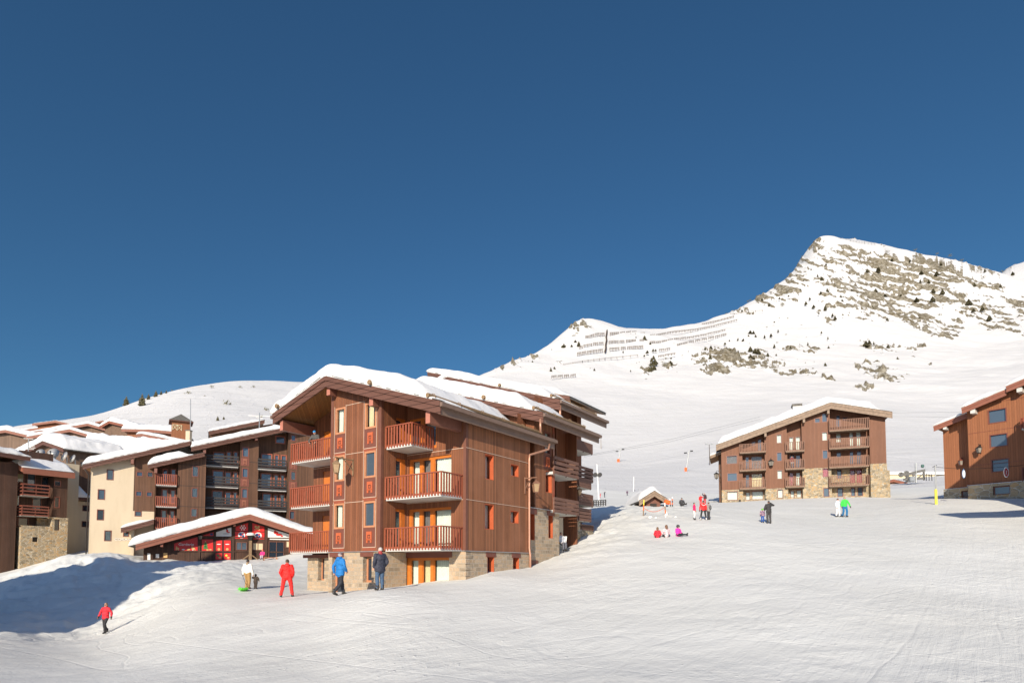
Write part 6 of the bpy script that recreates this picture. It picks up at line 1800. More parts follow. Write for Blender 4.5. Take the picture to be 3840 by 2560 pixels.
for i, (x0, y0, x1, y1, h) in enumerate(FEN):
    p0 = hit(*zP(x0, y0), 300); p1 = hit(*zP(x1, y1), 300)
    if abs(p1.y - p0.y) > 60: p1 = at(*zP(x1, y1), p0.y)
    hh = h / 2.24 * p0.y / F
    m = MB(); L = (p1 - p0); d = (L).length
    o_ = lambda t, z: L * t + Vector((0, -1.0 * z / hh, z))
    for k in range(5): m.bar(o_(0, hh * (.28 + .18 * k)), o_(1, hh * (.28 + .18 * k)), .3, hh * .095)
    nn = max(2, int(d / 7))
    for k in range(nn + 1): t = (k + .15) / (nn + .3); m.bar(o_(t, -1.0), o_(t, hh * 1.05), .75, .75, up=(0, 1, 0))
    o = m.build('snow_fence', MAT['net']); o.location = p0
    grp = 'avalanche fences in rows on the mountain' if i < len(FEN) - 4 else 'avalanche fences low on the slope'
    tag(o, 'wooden avalanche fence panel in the long rows on the upper slope' if i < len(FEN) - 4 else 'avalanche fence panel in the short row of four above the chalet roof', 'snow fence', grp)
def line_fence(name, label, pts, hpx, step, mat='net', net=False, hgt=None):
    P = [hit(x, y, 60) for x, y in pts]
    base = P[0]; m = MB()
    for a, b_ in zip(P[:-1], P[1:]):
        n = max(1, int((b_ - a).length / step))
        for k in range(n + 1):
            q = a.lerp(b_, k / n); z = G(q.x, q.y); hh = hgt or hpx * q.y / F
            m.bar((q.x - base.x, q.y - base.y, z - base.z - .5), (q.x - base.x, q.y - base.y, z - base.z + hh), step * .05 + .1, step * .05 + .1, up=(0, 1, 0))
        for f in ((.3, .6, .9) if net else (.5, .95)):
            hh = hgt or hpx * a.y / F
            m.bar(a - base + Vector((0, 0, hh * f)), b_ - base + Vector((0, 0, hh * f)), step * .02 + .05, step * .025 + .06)
    o = m.build(name, MAT[mat]); o.location = base
    return tag(o, label, 'fence')
line_fence('post_fence', 'thin line of posts and wires climbing the slope under the avalanche fences', [zP(700, 607), zP(860, 580), zP(1050, 556), zP(1200, 540), zP(1325, 527)], 7, 12)
line_fence('ridge_fence', 'pale net fence standing along the ridge right of the main peak', [zM(915, 100), zM(1010, 118), zM(1120, 132), zM(1200, 140)], 9, 10, 'steel', True)
line_fence('post_fence', 'faint wire fence on the shoulder at the foot of the main peak', [zM(0, 700), zM(110, 680), zM(220, 665), zM(330, 655)], 6, 12)
P = [hit(*zP(x, y), 300) for x, y in ((1068, 300), (1066, 330), (1060, 365), (1064, 395), (1057, 430), (1058, 460), (1050, 495))]
m = MB(); m.tube([p - P[0] + Vector((0, 0, .8)) for p in P], 1.3, 6); o = m.build('drainage_pipe', MAT['bark']); o.location = P[0]; tag(o, 'dark wavy pipe running straight down the slope between the avalanche fences', 'pipe')

# ------------------------------------------------------------------ lift and piste furniture
zS = lambda x, y: (2150 + x / 3.1367, 1650 + y / 3.1367)
def lift_tower(label, base, top, pad_px):
    p = hit(*base, 60); t = at(*top, p.y); d = t - p
    r = empty('lift_tower', p, 0, label, 'lift tower', 'lift towers on the piste')
    k = p.y / F
    m = MB(); m.tube([(0, 0, -.5), d], 2.2 * k * 1.0, 10, 1.6 * k); m.build('mast', MAT['steel'], r)
    m = MB(); m.lathe([(3.6 * k, -.3), (4.6 * k, .2), (4.9 * k, pad_px * k), (3.0 * k, pad_px * k + .1)], 12); m.build('padding', MAT['orange'], r)
    m = MB(); a = d * .93; m.bar(a + Vector((-14 * k, 0, -3 * k)), a + Vector((10 * k, 0, 3 * k)), 1.6 * k, 1.6 * k); m.build('cross_arm', MAT['steel'], r)
    for sx, sz in ((-13, -3), (10, 4)):
        m = MB()
        for q in (-2.5, 2.5): m.tube([a + Vector(((sx + q) * k, -.25, sz * k - 1.2 * k)), a + Vector(((sx + q) * k, .25, sz * k - 1.2 * k))], 2.6 * k, 12)
        m.bar(a + Vector(((sx - 3.5) * k, 0, sz * k)), a + Vector(((sx + 3.5) * k, 0, sz * k)), .9 * k, .9 * k); m.build('pulley', MAT['iron'], r)
    return r
lift_tower('leaning steel lift tower with orange pad, farther of the two, nearer the big chalet', zS(530, 262), zS(556, 105), 13)
lift_tower('leaning steel lift tower with orange pad, taller and nearer of the two', zS(1323, 370), zS(1362, 118), 15)
def cable(label, pts, r, sag=0, mat='iron', group=None, name='cable'):
    P = [Vector(p) for p in pts]; Q = []
    for a, b_ in zip(P[:-1], P[1:]):
        for k in range(12): t = k / 12; q = a.lerp(b_, t); q.z -= sag * 4 * t * (1 - t); Q.append(q)
    Q.append(P[-1])
    m = MB(); m.tube([q - P[0] for q in Q], r, 5); o = m.build(name, MAT[mat]); o.location = P[0]
    return tag(o, label, 'cable', group)
cable('upper of two lift cables rising behind the big chalet towards the five-storey block', [at(2190, 1708, 300), at(2510, 1648, 330), at(2850, 1562, 380)], .07, 0, 'steel')
cable('lower of two lift cables rising behind the big chalet towards the five-storey block', [at(2190, 1712, 300), at(2510, 1656, 330), at(2850, 1571, 380)], .07, 0, 'steel')
cable('upper of two cables crossing the slope behind the rust-brown building', [at(3330, 1547, 300), at(3640, 1544, 300)], .06, 0, 'steel')
cable('lower of two cables crossing the slope behind the rust-brown building', [at(3330, 1561, 300), at(3640, 1564, 300)], .06, 0, 'steel')
def pole(name, label, base, top, r, mat, head=None, cat='pole'):
    p = hit(*base, 40); t = at(*top, p.y) - p
    rt = empty(name, p, 0, label, cat)
    m = MB(); m.tube([(0, 0, -.4), t], r, 8, r * .7); m.build('shaft', MAT[mat], rt)
    if head == 'lamps':
        m = MB(); m.bar(t + Vector((-1.2, 0, 0)), t + Vector((1.2, 0, 0)), .16, .16)
        for s in (-1, 1): m.box(t.x + s * 1.2 - .4, t.x + s * 1.2 + .4, -.3, .3, t.z - .1, t.z + .35)
        m.build('floodlight', MAT['steel'], rt)
    if head == 'speakers':
        c = t * .72
        for s in (-1, 1):
            m = MB(); m.tube([(c.x + s * .32, -.32, c.z), (c.x + s * .32, .25, c.z)], .3, 12); m.build('loudspeaker', MAT['iron'], rt)
    return rt
pole('light_pole', 'tall thin floodlight pole with twin lamps just left of the five-storey block', zS(1606, 296), zS(1598, 48), .18, 'bark', 'lamps')
pole('light_pole', 'thin brown pole on the piste above the big chalet balconies', zS(326, 95), zS(324, -60), .16, 'log')
pole('flag_pole', 'white pole with two black loudspeakers beside the big chalet balconies', zS(303, 735), zS(277, 280), .1, 'white', 'speakers')
pole('flag_pole', 'plain white pole behind the snow-buried hut', zS(708, 600), zS(711, 430), .1, 'white')
# rope barrier beside the hut
def marker(label, base, top, cols, r=.035):
    p = hit(*base, 30); t = at(*top, p.y) - p
    rt = empty('marker_pole', p, 0, label, 'marker pole')
    n = len(cols)
    for i, c in enumerate(cols):
        m = MB(); m.tube([t * (i / n) if i else Vector((0, 0, -.3)), t * ((i + 1) / n)], r, 8); m.build('pole_section', MAT[c], rt)
    return p, t
MAT['rope_red'] = mat_plain('rope_faded_red', (0.55, 0.16, 0.1), .8)
pa_, ta_ = marker('wooden marker pole with a yellow top holding the left rope end', zS(822, 886), zS(831, 700), ['log', 'orange', 'yellow'], .045)
pb_, tb_ = marker('orange and white marker pole holding the right rope end, before the orange cylinder', zS(1088, 905), zS(1075, 735), ['white', 'orange', 'log', 'white'], .045)
cable('faded red rope sagging between two marker poles before the buried hut', [pa_ + ta_ * .5, pb_ + tb_ * .72], .025, .35, 'rope_red', name='rope')
marker('black and orange striped pole right of the buried hut, shorter of two', zS(1146, 778), zS(1135, 685), ['iron', 'orange', 'iron', 'white'], .05)
marker('black and orange striped pole right of the buried hut, taller of two', zS(1166, 778), zS(1165, 665), ['iron', 'orange', 'iron', 'orange', 'white'], .05)
p = hit(*zS(1105, 775), 40); p.y -= 2.4; c = at(*zS(1101, 727), p.y); k = p.y / F
m = MB(); m.tube([(-9.5 * k, 0, 2.2 * k), (9.5 * k, 0, -2.2 * k)], 8.2 * k, 18); o = m.build('padded_cylinder', MAT['orange']); o.location = c; tag(o, 'large bright orange padded cylinder lying against the buried hut', 'padding')
# little buried hut
p = hit(*zS(935, 778), 40)
Hh, zfh = small_house('buried_hut', 'small timber hut buried to its gable in snow, beside the orange cylinder', *zS(940, 605), p.y, 5.2, .62, at(*zS(940, 605), p.y).z - p.z + .6, 1, .06, 'wood_mid', .75, 111, depth=5, over=.7, fm='fascia_grey', xl=-184 / 3.1367 * p.y / F, xr=155 / 3.1367 * p.y / F)
dm = MB(); q = Hh.on(*zS(940, 765), -.04); dm.box(q[0] - .75, q[0] + .75, -.06, 0, q[1] - .8, q[1] + .7); Hh.put('door', dm, MAT['wood_trim'])
dm = MB(); dm.box(q[0] - .35, q[0] + .35, -.07, -.061, q[1] - .8, q[1] + .2); Hh.put('door_window', dm, MAT['dark'])
for x, y, s, lb in ((1092, 870, 20, 'upright lump of snow against the orange and white pole'), (1203, 897, 17, 'rounded snowball heap on the piste, right of the rope'), (905, 900, 24, 'low heap of shovelled snow below the sagging rope'), (970, 905, 16, 'smaller low heap of snow below the rope, right of the larger')):
    p = hit(*zS(x, y + 8), 30); r_ = s / 3.1367 * p.y / F
    m = MB(); m.smooth = True
    R0 = random.Random(x)
    for i in range(9):
        pass
    prof = [(math.cos(t) * r_, math.sin(t) * r_ * (2.0 if x == 1092 else .9)) for t in [j * math.pi / 14 for j in range(8)]]
    m.lathe([(r_ * 1.1, -.2)] + [(max(.01, a), b_) for a, b_ in prof], 12); m.v = [(v[0] * (1 + .25 * R0.uniform(-1, 1)), v[1] * (1 + .25 * R0.uniform(-1, 1)), v[2]) for v in m.v]
    o = m.build('snow_heap', MAT['roofsnow']); o.location = p; tag(o, lb, 'snow heap')
p0 = hit(*zS(235, 768), 40); 
line_fence('picket_fence', 'short black picket fence at the piste edge beside the big chalet', [zS(215, 771), zS(380, 769)], 9, .55, 'iron', True, hgt=.75)

# yellow padded pole with the cable and oval signs
p = hit(3511, 1890, 40); t = at(3507, 1745, p.y) - p; k = p.y / F
rt = empty('cable_pole', p, 0, 'tall grey pole with yellow padding round its foot, before the rust-brown building', 'pole')
m = MB(); m.tube([(0, 0, -.3), t], .075, 10, .06); m.build('shaft', MAT['steel'], rt)
m = MB(); m.lathe([(.1, -.2), (.118, 0), (.118, 56 * k), (.09, 57 * k)], 14); m.build('padding', MAT['yellow'], rt)
m = MB(); m.bar(t + Vector((-.25, 0, -.15)), t + Vector((.15, 0, .05)), .05, .05); m.build('bracket', MAT['iron'], rt)
tp = p + t
c1 = at(3613, 1757, p.y - .4); c2 = at(3772, 1749, p.y - .8); c3 = at(3900, 1734, p.y - 1.2)
cable('thin cable strung from the yellow-padded pole carrying two oval signs', [tp - Vector((0, 0, .1)), c1, c2, c3], .02, .05)
MAT['sign_red'] = mat_plain('sign_red', (.42, .05, .05), .5); MAT['sign_blue'] = mat_plain('sign_blue', (.1, .2, .38), .5)
def oval(label, c, rx, rz, rim, face, mark):
    r = empty('oval_sign', c, 0, label, 'sign', 'oval signs hanging on the cable')
    m = MB(); pts = [(rx * math.cos(a), rz * math.sin(a) - rz - .06) for a in [j * math.pi / 14 for j in range(28)]]
    m.prism(pts, lambda q, t: (q[0], -.02 + .04 * t, q[1])); m.bar((0, 0, -.08), (0, 0, .03), .03, .03); m.build('rim', MAT[rim], r)
    m = MB(); m.prism([(q[0] * .8, (q[1] + rz + .06) * .82 - rz - .06) for q in pts], lambda q, t: (q[0], -.032 + .01 * t, q[1])); m.build('face', MAT[face], r)
    m = MB()
    for a, b_, w in mark: m.bar((a[0] * rx, -.04, a[1] * rz - rz - .06), (b_[0] * rx, -.04, b_[1] * rz - rz - .06), w * rx, .012, up=(0, 1, 0))
    m.build('emblem', MAT['white' if face == 'sign_red' else 'sign_blue'], r)
    return r
oval('narrow white oval sign with a small blue emblem, hanging on the cable', c1, 6.2 * k, 16.5 * k, 'sign_blue', 'white', [((-.3, .25), (.3, .25), .16), ((0, .25), (0, -.3), .16), ((-.3, -.3), (.3, -.3), .16)])
oval('wider red oval sign with a white emblem, hanging on the cable', c2, 9 * k, 19 * k, 'white', 'sign_red', [((-.3, .3), (.25, .3), .16), ((.2, .3), (-.05, -.35), .16), ((-.25, -.35), (.1, -.35), .16), ((-.2, 0), (.2, 0), .12)])

MAT['steel_dark'] = mat_plain('weathered_steel', (0.15, 0.14, 0.125), .6, .3, .2, 3)
# lift station in the gap
p = hit(3430, 1815, 80); k = p.y / F
def q_(x, y, dy=0):
    v = at(*zQ(x, y), p.y + dy); return v - p
st_ = empty('lift_station', p, 0, 'grey steel chairlift drive station with bull wheel, in the gap left of the rust-brown building', 'lift station')
m = MB(); m.bar(q_(180, 1045), q_(405, 995), .35, .5); m.bar(q_(215, 1078), q_(400, 1068), .3, .4); m.bar(q_(250, 1010), q_(255, 1100), .3, .3, up=(0, 1, 0)); m.bar(q_(395, 1000), q_(400, 1085), .3, .3, up=(0, 1, 0)); m.bar(q_(255, 1090), q_(340, 1010), .2, .2); m.bar(q_(330, 1075), q_(400, 1020), .18, .18); m.bar(q_(215, 1020), q_(260, 1085), .2, .2); m.bar(q_(300, 1015), q_(300, 1100), .22, .22, up=(0, 1, 0)); m.build('steel_frame', MAT['steel_dark'], st_)
m = MB(); m.tube([q_(326, 1110), q_(324, 930)], 5.5 * k / 1.6, 10); m.build('mast', MAT['steel'], st_)
for c, r_ in ((q_(190, 1035), 7.2 * k), (q_(240, 1028), 9 * k)):
    m = MB(); m.tube([c + Vector((r_ * math.cos(a), 0, r_ * math.sin(a))) for a in [j * math.pi / 12 for j in range(25)]], .16, 6)
    for j in range(4): a = j * math.pi / 4; d = Vector((r_ * math.cos(a), 0, r_ * math.sin(a))); m.bar(c - d, c + d, .14, .14, up=(0, 1, 0))
    m.build('bull_wheel', MAT['steel_dark'], st_)
m = MB(); c = q_(385, 958); m.lathe([(3 * k, -6 * k), (5.5 * k, -2 * k), (5.5 * k, 2 * k), (4 * k, 6 * k)], 10, c); MAT['motor'] = mat_plain('motor_green', (.05, .12, .1), .5); m.build('motor', MAT['motor'], st_)
m = MB(); a = q_(272, 1060); m.box(a.x - 9 * k, a.x + 9 * k, -.8, .8, a.z - 16 * k, a.z + 2 * k); m.build('counterweight', MAT['steel'], st_)
m = MB(); a, b_ = q_(420, 1090), q_(470, 1040)
for f in (0, .5, 1): m.bar(a.lerp(q_(470, 1090), f), a.lerp(q_(470, 1090), f) + Vector((0, 0, 26 * k)), .1, .1, up=(0, 1, 0))
m.bar(q_(420, 1030), q_(470, 1050), .1, .1); m.build('guard_rail', MAT['iron'], st_)
lb_ = empty('station_building', at(*zQ(340, 1110), p.y + 25), 0, 'long low pale-yellow building with a flat roof behind the lift station', 'building')
o0 = lb_.location
m = MB(); a = at(*zQ(85, 1035), p.y + 25) - o0; b_ = at(*zQ(640, 1115), p.y + 25) - o0; m.box(a.x, b_.x, 0, 8, b_.z - 3, a.z); m.build('wall', MAT['curtain_cream'], lb_)
m = MB(); m.box(a.x - .4, b_.x + .4, -.4, 8.4, a.z, a.z + .7); m.build('snow_cover', MAT['roofsnow'], lb_)
m = MB(); c = at(*zQ(545, 1058), p.y + 25) - o0; m.box(c.x - 1, c.x + 1, -.06, 0, c.z - .5, c.z + .5); m.build('window', MAT['dark'], lb_)
ph = hit(*zQ(130, 1118), 60)
small_house('lift_hut', 'tiny brown-roofed hut peeping over the snow left of the lift station', *zQ(130, 1080), ph.y, 8, .25, 2.6, 1, 0, 'wood_mid', .15, 115, depth=4, over=.5, xl=-45 / 2.413 * ph.y / F, xr=125 / 2.413 * ph.y / F)

# satellite dishes, antenna, weather vane, lamp post, bench, sled
def dish(label, x, y, rpx, Y, ry=.35):
    c = at(*z1z(x, y), Y); r_ = rpx / 2.24 * Y / F
    o = empty('satellite_dish', c - Vector((0, -.8, r_)), 0, label, 'satellite dish', 'white satellite dishes on the roof')
    m = MB(); m.smooth = True
    prof = [(max(.01, r_ * t), .22 * r_ * t * t) for t in [j / 8 for j in range(9)]]
    m.lathe(prof[::-1], 28)
    Rm = Matrix.Rotation(R(-8) + ry, 3, 'Z') @ Matrix.Rotation(R(72), 3, 'X')
    m.v = [tuple(Rm @ Vector(v) + Vector((0, -.8, r_))) for v in m.v]; m.build('reflector', MAT['dish'], o)
    s = MB(); f = Rm @ Vector((0, 0, r_ * .85)) + Vector((0, -.8, r_)); s.bar(Rm @ Vector((0, -r_ * .9, .2 * r_)) + Vector((0, -.8, r_)), f, .05, .05); s.bar(f, f + Vector((0, .1, .12)), .16, .16); s.build('feed_arm', MAT['iron'], o)
    s = MB(); s.bar((0, -.5, r_), (0, -.3, -r_ * .7), .12, .12, up=(0, 1, 0)); s.build('mount', MAT['steel'], o)
for x, y, r_, lb in ((342, 452, 42, 'satellite dish half sunk behind snow, first from the mast'), (450, 455, 52, 'largest satellite dish, facing us squarely'), (548, 475, 42, 'medium satellite dish right of the largest'), (617, 493, 36, 'smaller satellite dish, overlapping the medium one'), (697, 536, 20, 'smallest dark satellite dish, lowest of the five')):
    dish(lb, x, y, r_, 88 + x / 200, .2 if x < 500 else -.35)
def mast(name, label, x, y0, y1, Y, zf=z1z, cross=(), r=.05, bars=.6):
    b0 = at(*zf(x, y0), Y); t = at(*zf(x, y1), Y) - b0
    rt = empty(name, b0, 0, label, 'antenna')
    m = MB(); m.tube([(0, 0, -1.5), t], r, 6); m.build('mast', MAT['steel'], rt)
    m = MB()
    for f, w in cross: m.bar(t * f + Vector((-w, 0, .05)), t * f + Vector((w, 0, -.05)), .06, .06)
    if cross: m.build('aerial', MAT['dish'], rt)
mast('antenna', 'short roof antenna with stacked pale aerials left of the dishes', 240, 420, 320, 87, cross=((.1, .8), (.22, 1.0), (.34, .9), (.97, .7)), r=.06)
mast('antenna', 'very tall thin mast rising from the cream-ended building roof', 593, 290, -10, 84, zK, cross=(), r=.05)
mast('weather_vane', 'iron weather vane with arrow on the brown building roof ridge', 1172, 165, 105, 84, zK, cross=((.55, 1.5), (.3, .5)), r=.07)
ch = empty('roof_chimney', at(*zK(574, 320), 83), 0, 'squat cream chimney at the foot of the tall thin mast', 'chimney'); m = MB(); m.box(-.28, .28, -.2, .4, -2, 1.0); m.build('shaft', MAT['cream'], ch); m = MB(); m.box(-.34, .34, -.26, .46, 1.0, 1.12); m.build('cap', MAT['slate'], ch)
p = hit(*zK(1093, 1338), 40); k = p.y / F / 2.24
lp = empty('lamp_post', p, Gd.rz, 'wooden lamp post with snow-capped lantern and splayed foot braces before the clubhouse', 'lamp post')
m = MB(); m.bar((0, 0, -.3), (0, 0, 160 * k), 22 * k, 22 * k, up=(0, 1, 0)); m.build('post', MAT['log'], lp)
m = MB()
for s in (-1, 1): m.bar((s * 62 * k, 0, 0), (s * 6 * k, 0, 42 * k), 9 * k, 9 * k)
m.build('brace', MAT['log'], lp)
m = MB(); m.lathe([(16 * k, 162 * k), (26 * k, 195 * k), (34 * k, 200 * k), (5 * k, 215 * k)], 6); m.build('lantern', MAT['iron'], lp)
m = MB(); m.smooth = True; m.lathe([(33 * k, 202 * k), (35 * k, 212 * k), (26 * k, 224 * k), (4 * k, 228 * k)], 12); m.build('snow_cap', MAT['white'], lp)
pbn = hit(*zK(1262, 1338), 40); k = pbn.y / F / 2.24
bn = empty('bench', pbn, Gd.rz, 'small yellow-brown wooden bench under the white skier poster', 'bench')
m = MB(); m.box(-60 * k, 60 * k, -.18, .18, 14 * k, 19 * k); m.build('seat', MAT['frame_tan'], bn)
for s in (-1, 1): m = MB(); m.box(s * 50 * k - .06, s * 50 * k + .06, -.15, .15, -.1, 14 * k); m.build('leg', MAT['frame_tan'], bn)
# ------------------------------------------------------------------ people
def rcone(m, p0, r0, p1, r1, n=10):
    """round-ended tapering limb"""
    p0 = Vector(p0); p1 = Vector(p1)
    d = p1 - p0
    L = d.length
    d = d / L if L > 1e-6 else Vector((0, 0, 1))
    pts = []; rs = []
    for t in (-1, -.87, -.5): pts.append(p0 + d * r0 * t); rs.append(max(.001, r0 * math.sqrt(max(0, 1 - t * t))))
    pts.append(p0); rs.append(r0); pts.append(p1); rs.append(r1)
    for t in (.5, .87, 1): pts.append(p1 + d * r1 * t); rs.append(max(.001, r1 * math.sqrt(max(0, 1 - t * t))))
    u = Vector((0, 0, 1)) if abs(d.z) < .9 else Vector((1, 0, 0))
    a = d.cross(u).normalized(); b_ = d.cross(a)
    vs = []; fs = []
    for p, r_ in zip(pts, rs):
        for k in range(n):
            t = 2 * math.pi * k / n
            vs.append(p + a * r_ * math.cos(t) + b_ * r_ * math.sin(t))
    for i in range(len(pts) - 1):
        for k in range(n):
            k2 = (k + 1) % n; fs.append((i * n + k, i * n + k2, (i + 1) * n + k2, (i + 1) * n + k))
    fs.append(tuple(range(n))[::-1]); fs.append(tuple(range((len(pts) - 1) * n, len(pts) * n)))
    m.add(vs, fs)


def ell(m, c, r_, rot=None, n=14, h=9):
    vs = []; fs = []
    for i in range(h + 1):
        a = math.pi * (i + .001) / (h + .002)
        for k in range(n):
            t = 2 * math.pi * k / n
            v = Vector((r_[0] * math.sin(a) * math.cos(t), r_[1] * math.sin(a) * math.sin(t), r_[2] * math.cos(a)))
            if rot is not None: v = rot @ v
            vs.append(v + Vector(c))
    for i in range(h):
        for k in range(n):
            k2 = (k + 1) % n; fs.append((i * n + k, (i + 1) * n + k, (i + 1) * n + k2, i * n + k2))
    fs.append(tuple(range(n))); fs.append(tuple(range(h * n, h * n + n))[::-1])
    m.add(vs, fs)


def weld(name, m, mat, parent, vox, scale=1.0, sm=3, fold=0.0):
    """union the overlapping shapes into one continuous smooth skin"""
    me = m.mesh(name + '_raw', mat)
    o = bpy.data.objects.new('tmp', me); COL.objects.link(o)
    r = o.modifiers.new('r', 'REMESH'); r.mode = 'VOXEL'; r.voxel_size = vox; r.use_smooth_shade = True
    s = o.modifiers.new('s', 'SMOOTH'); s.factor = .5; s.iterations = sm
    dg = bpy.context.evaluated_depsgraph_get()
    out = bpy.data.meshes.new_from_object(o.evaluated_get(dg))
    bpy.data.objects.remove(o); bpy.data.meshes.remove(me)
    out.name = name
    out.materials.clear(); out.materials.append(mat)
    if fold:      # creases of loose cloth
        n = len(out.vertices)
        co = np.empty(n * 3, np.float32); no = np.empty(n * 3, np.float32)
        out.vertices.foreach_get('co', co); out.vertex_normals.foreach_get('vector', no)
        co = co.reshape(-1, 3); no = no.reshape(-1, 3)
        d = fbm(co[:, 0] * 8 + co[:, 2] * 7, co[:, 1] * 8 - co[:, 2] * 15, 2, 5) + .7 * fbm(co[:, 0] * 17 - co[:, 2] * 9, co[:, 1] * 17 + co[:, 2] * 22, 2, 8)
        co = co + no * (fold * 2.6 * d)[:, None]
        out.vertices.foreach_set('co', co.astype(np.float32).ravel())
    out.transform(Matrix.Scale(scale, 4))
    out.polygons.foreach_set('use_smooth', np.ones(len(out.polygons), bool))
    return link_mesh(name, out, parent)


_cm = {}
def cloth(col, rough=.75):
    k = (col, rough)
    if k not in _cm: _cm[k] = mat_plain('cloth_%d' % len(_cm), col, rough, 0, .1, 9, .25)
    return _cm[k]
SKIN = mat_plain('skin', (.50, .27, .19), .55, 0, .05, 6)
HAIRM = {'brown': mat_plain('hair_brown', (.06, .035, .02), .6, 0, .3, 30), 'blond': mat_plain('hair_blond', (.19, .11, .05), .6, 0, .3, 30), 'grey': mat_plain('hair_grey', (.42, .38, .35), .6, 0, .2, 30), 'black': mat_plain('hair_black', (.015, .012, .012), .5, 0, .3, 30), 'auburn': mat_plain('hair_auburn', (.14, .065, .03), .6, 0, .3, 30)}
EYE = mat_plain('eye_dark', (.01, .01, .012), .2); LIP = mat_plain('lip', (.4, .13, .11), .5)


def person(label, loc, h, face, jacket, trousers, hair='brown', hat=None, hatcol=None, boots=(.02, .018, .017), pose=None, child=False, loose=1.0, coat=.84, hood=None, glove=None, group=None, vox=.013, fat=1.0, goggles=None, extra=None, hairlong=False, jmat=None, collar=None):
    """face: compass turn in degrees, 0 looks away from the camera, 180 at it, 90 to the right"""
    root = empty('person', loc, R(-face), label, 'person', group)
    S = h / 1.75
    P = {'hipL': (-.095, 0, .93), 'hipR': (.095, 0, .93), 'kneeL': (-.105, .03, .5), 'kneeR': (.105, .03, .5), 'ankL': (-.11, -.02, .09), 'ankR': (.11, -.02, .09),
         'elbL': (-.27, -.03, 1.15), 'elbR': (.27, -.03, 1.15), 'wrL': (-.27, .06, .92), 'wrR': (.27, .06, .92), 'drop': 0.0, 'lean': 0.0, 'turn': 0.0, 'nod': 0.0, 'toeL': None, 'toeR': None}
    if pose: P.update(pose)
    hs = 1.28 if child else 1.0
    dz = -P['drop']
    lean = Matrix.Rotation(R(-P['lean']), 3, 'X')
    hip0 = Vector((0, 0, .95 + dz))
    def U(v): v = Vector(v); return lean @ (v + Vector((0, 0, dz)) - hip0) + hip0       # upper body
    V = lambda k: Vector(P[k])
    shL, shR = U((-.19, 0, 1.425)), U((.19, 0, 1.425))
    elb = {'L': U(P['elbL']), 'R': U(P['elbR'])}; wr = {'L': U(P['wrL']), 'R': U(P['wrR'])}; sh = {'L': shL, 'R': shR}
    hc = U((0, .015, 1.625 + (.02 if child else 0)))
    Rt = lean @ Matrix.Rotation(R(-P['turn']), 3, 'Z') @ Matrix.Rotation(R(-P['nod']), 3, 'X')
    def H(v): return hc + Rt @ (Vector(v) * hs)
    # --- body: one continuous figure
    m = MB()
    ell(m, U((0, 0, .98)), (.16, .11, .13)); ell(m, U((0, .0, 1.13)), (.14, .1, .15)); ell(m, U((0, 0, 1.31)), (.17, .11, .16))
    rcone(m, shL, .06, shR, .06); rcone(m, U((0, -.005, 1.43)), .062, U((0, .01, 1.56)), .055)
    ell(m, H((0, -.005, .015)), (.076 * hs, .096 * hs, .108 * hs), Rt); ell(m, H((0, .025, -.055)), (.055 * hs, .062 * hs, .062 * hs), Rt)
    rcone(m, H((0, .085, .015)), .011, H((0, .112, -.022)), .016)
    for s in (-1, 1): ell(m, H((s * .079, -.005, -.005)), (.014, .026, .034), Rt)
    for s, k in ((-1, 'L'), (1, 'R')):
        hip, kn, an = V('hip' + k), V('knee' + k), V('ank' + k)
        if P['drop']: hip = Vector((hip.x, hip.y, hip.z if pose and 'hip' + k in pose else hip.z + dz))
        rcone(m, hip, .082, kn, .055); rcone(m, kn, .054, an, .04)
        toe = Vector(P['toe' + k]) if P['toe' + k] else an + Vector((s * .02, .15, -.045))
        rcone(m, an, .042, toe, .032)
        rcone(m, sh[k], .052, elb[k], .042); rcone(m, elb[k], .042, wr[k], .028)
        d = (wr[k] - elb[k]).normalized()
        side = d.cross(Vector((s, 0, 0))); side = side.normalized() if side.length > .2 else Vector((0, 1, 0))
        nrm = d.cross(side).normalized()
        pc = wr[k] + d * .05
        rcone(m, wr[k], .028, pc + d * .02, .034)
        for q, (o_, L) in enumerate(((-.03, .055), (-.01, .07), (.011, .065), (.031, .048))):
            b0 = pc + d * .035 + side * o_; b1 = b0 + d * L * .6 + nrm * s * .012; b2 = b1 + d * L * .45 + nrm * s * .03
            rcone(m, b0, .0105, b1, .0098, 8); rcone(m, b1, .0098, b2, .0088, 8)
        t0 = pc + side * -.03 * 1.0; t1 = t0 - side * .03 + d * .03; rcone(m, t0, .013, t1, .011, 8); rcone(m, t1, .011, t1 + d * .03, .0095, 8)
    m.xform(lambda p: p)
    weld('body', m, SKIN, root, vox, S, 2)
    # --- face
    f = MB(); f.smooth = True
    for s in (-1, 1): ell(f, H((s * .031, .083, .012)), (.013, .011, .009), Rt, 8, 5)
    f.v = [tuple(Vector(v) * S) for v in f.v]; f.build('eyes', EYE, root)
    f = MB(); f.smooth = True; ell(f, H((0, .083, -.062)), (.024, .011, .0075), Rt, 8, 5); f.v = [tuple(Vector(v) * S) for v in f.v]; f.build('mouth', LIP, root)
    if goggles:
        g = MB(); ell(g, H((0, .075, .016)), (.072 * hs, .04 * hs, .03 * hs), Rt); weld('goggles', g, cloth(goggles, .2), root, .012, S)
    # --- clothes
    L_ = loose
    m = MB()
    for k in 'LR':
        hip, kn, an = V('hip' + k), V('knee' + k), V('ank' + k)
        if P['drop']: hip = Vector((hip.x, hip.y, hip.z if pose and 'hip' + k in pose else hip.z + dz))
        rcone(m, hip, .105 * L_ * fat, kn, .078 * L_); rcone(m, kn, .078 * L_, an + Vector((0, 0, .03)), .066 * L_)
    ell(m, hip0 + Vector((0, 0, .0)), (.17 * fat, .125 * fat, .13))
    weld('trousers', m, cloth(trousers), root, .018, S, 3, .009)
    m = MB()
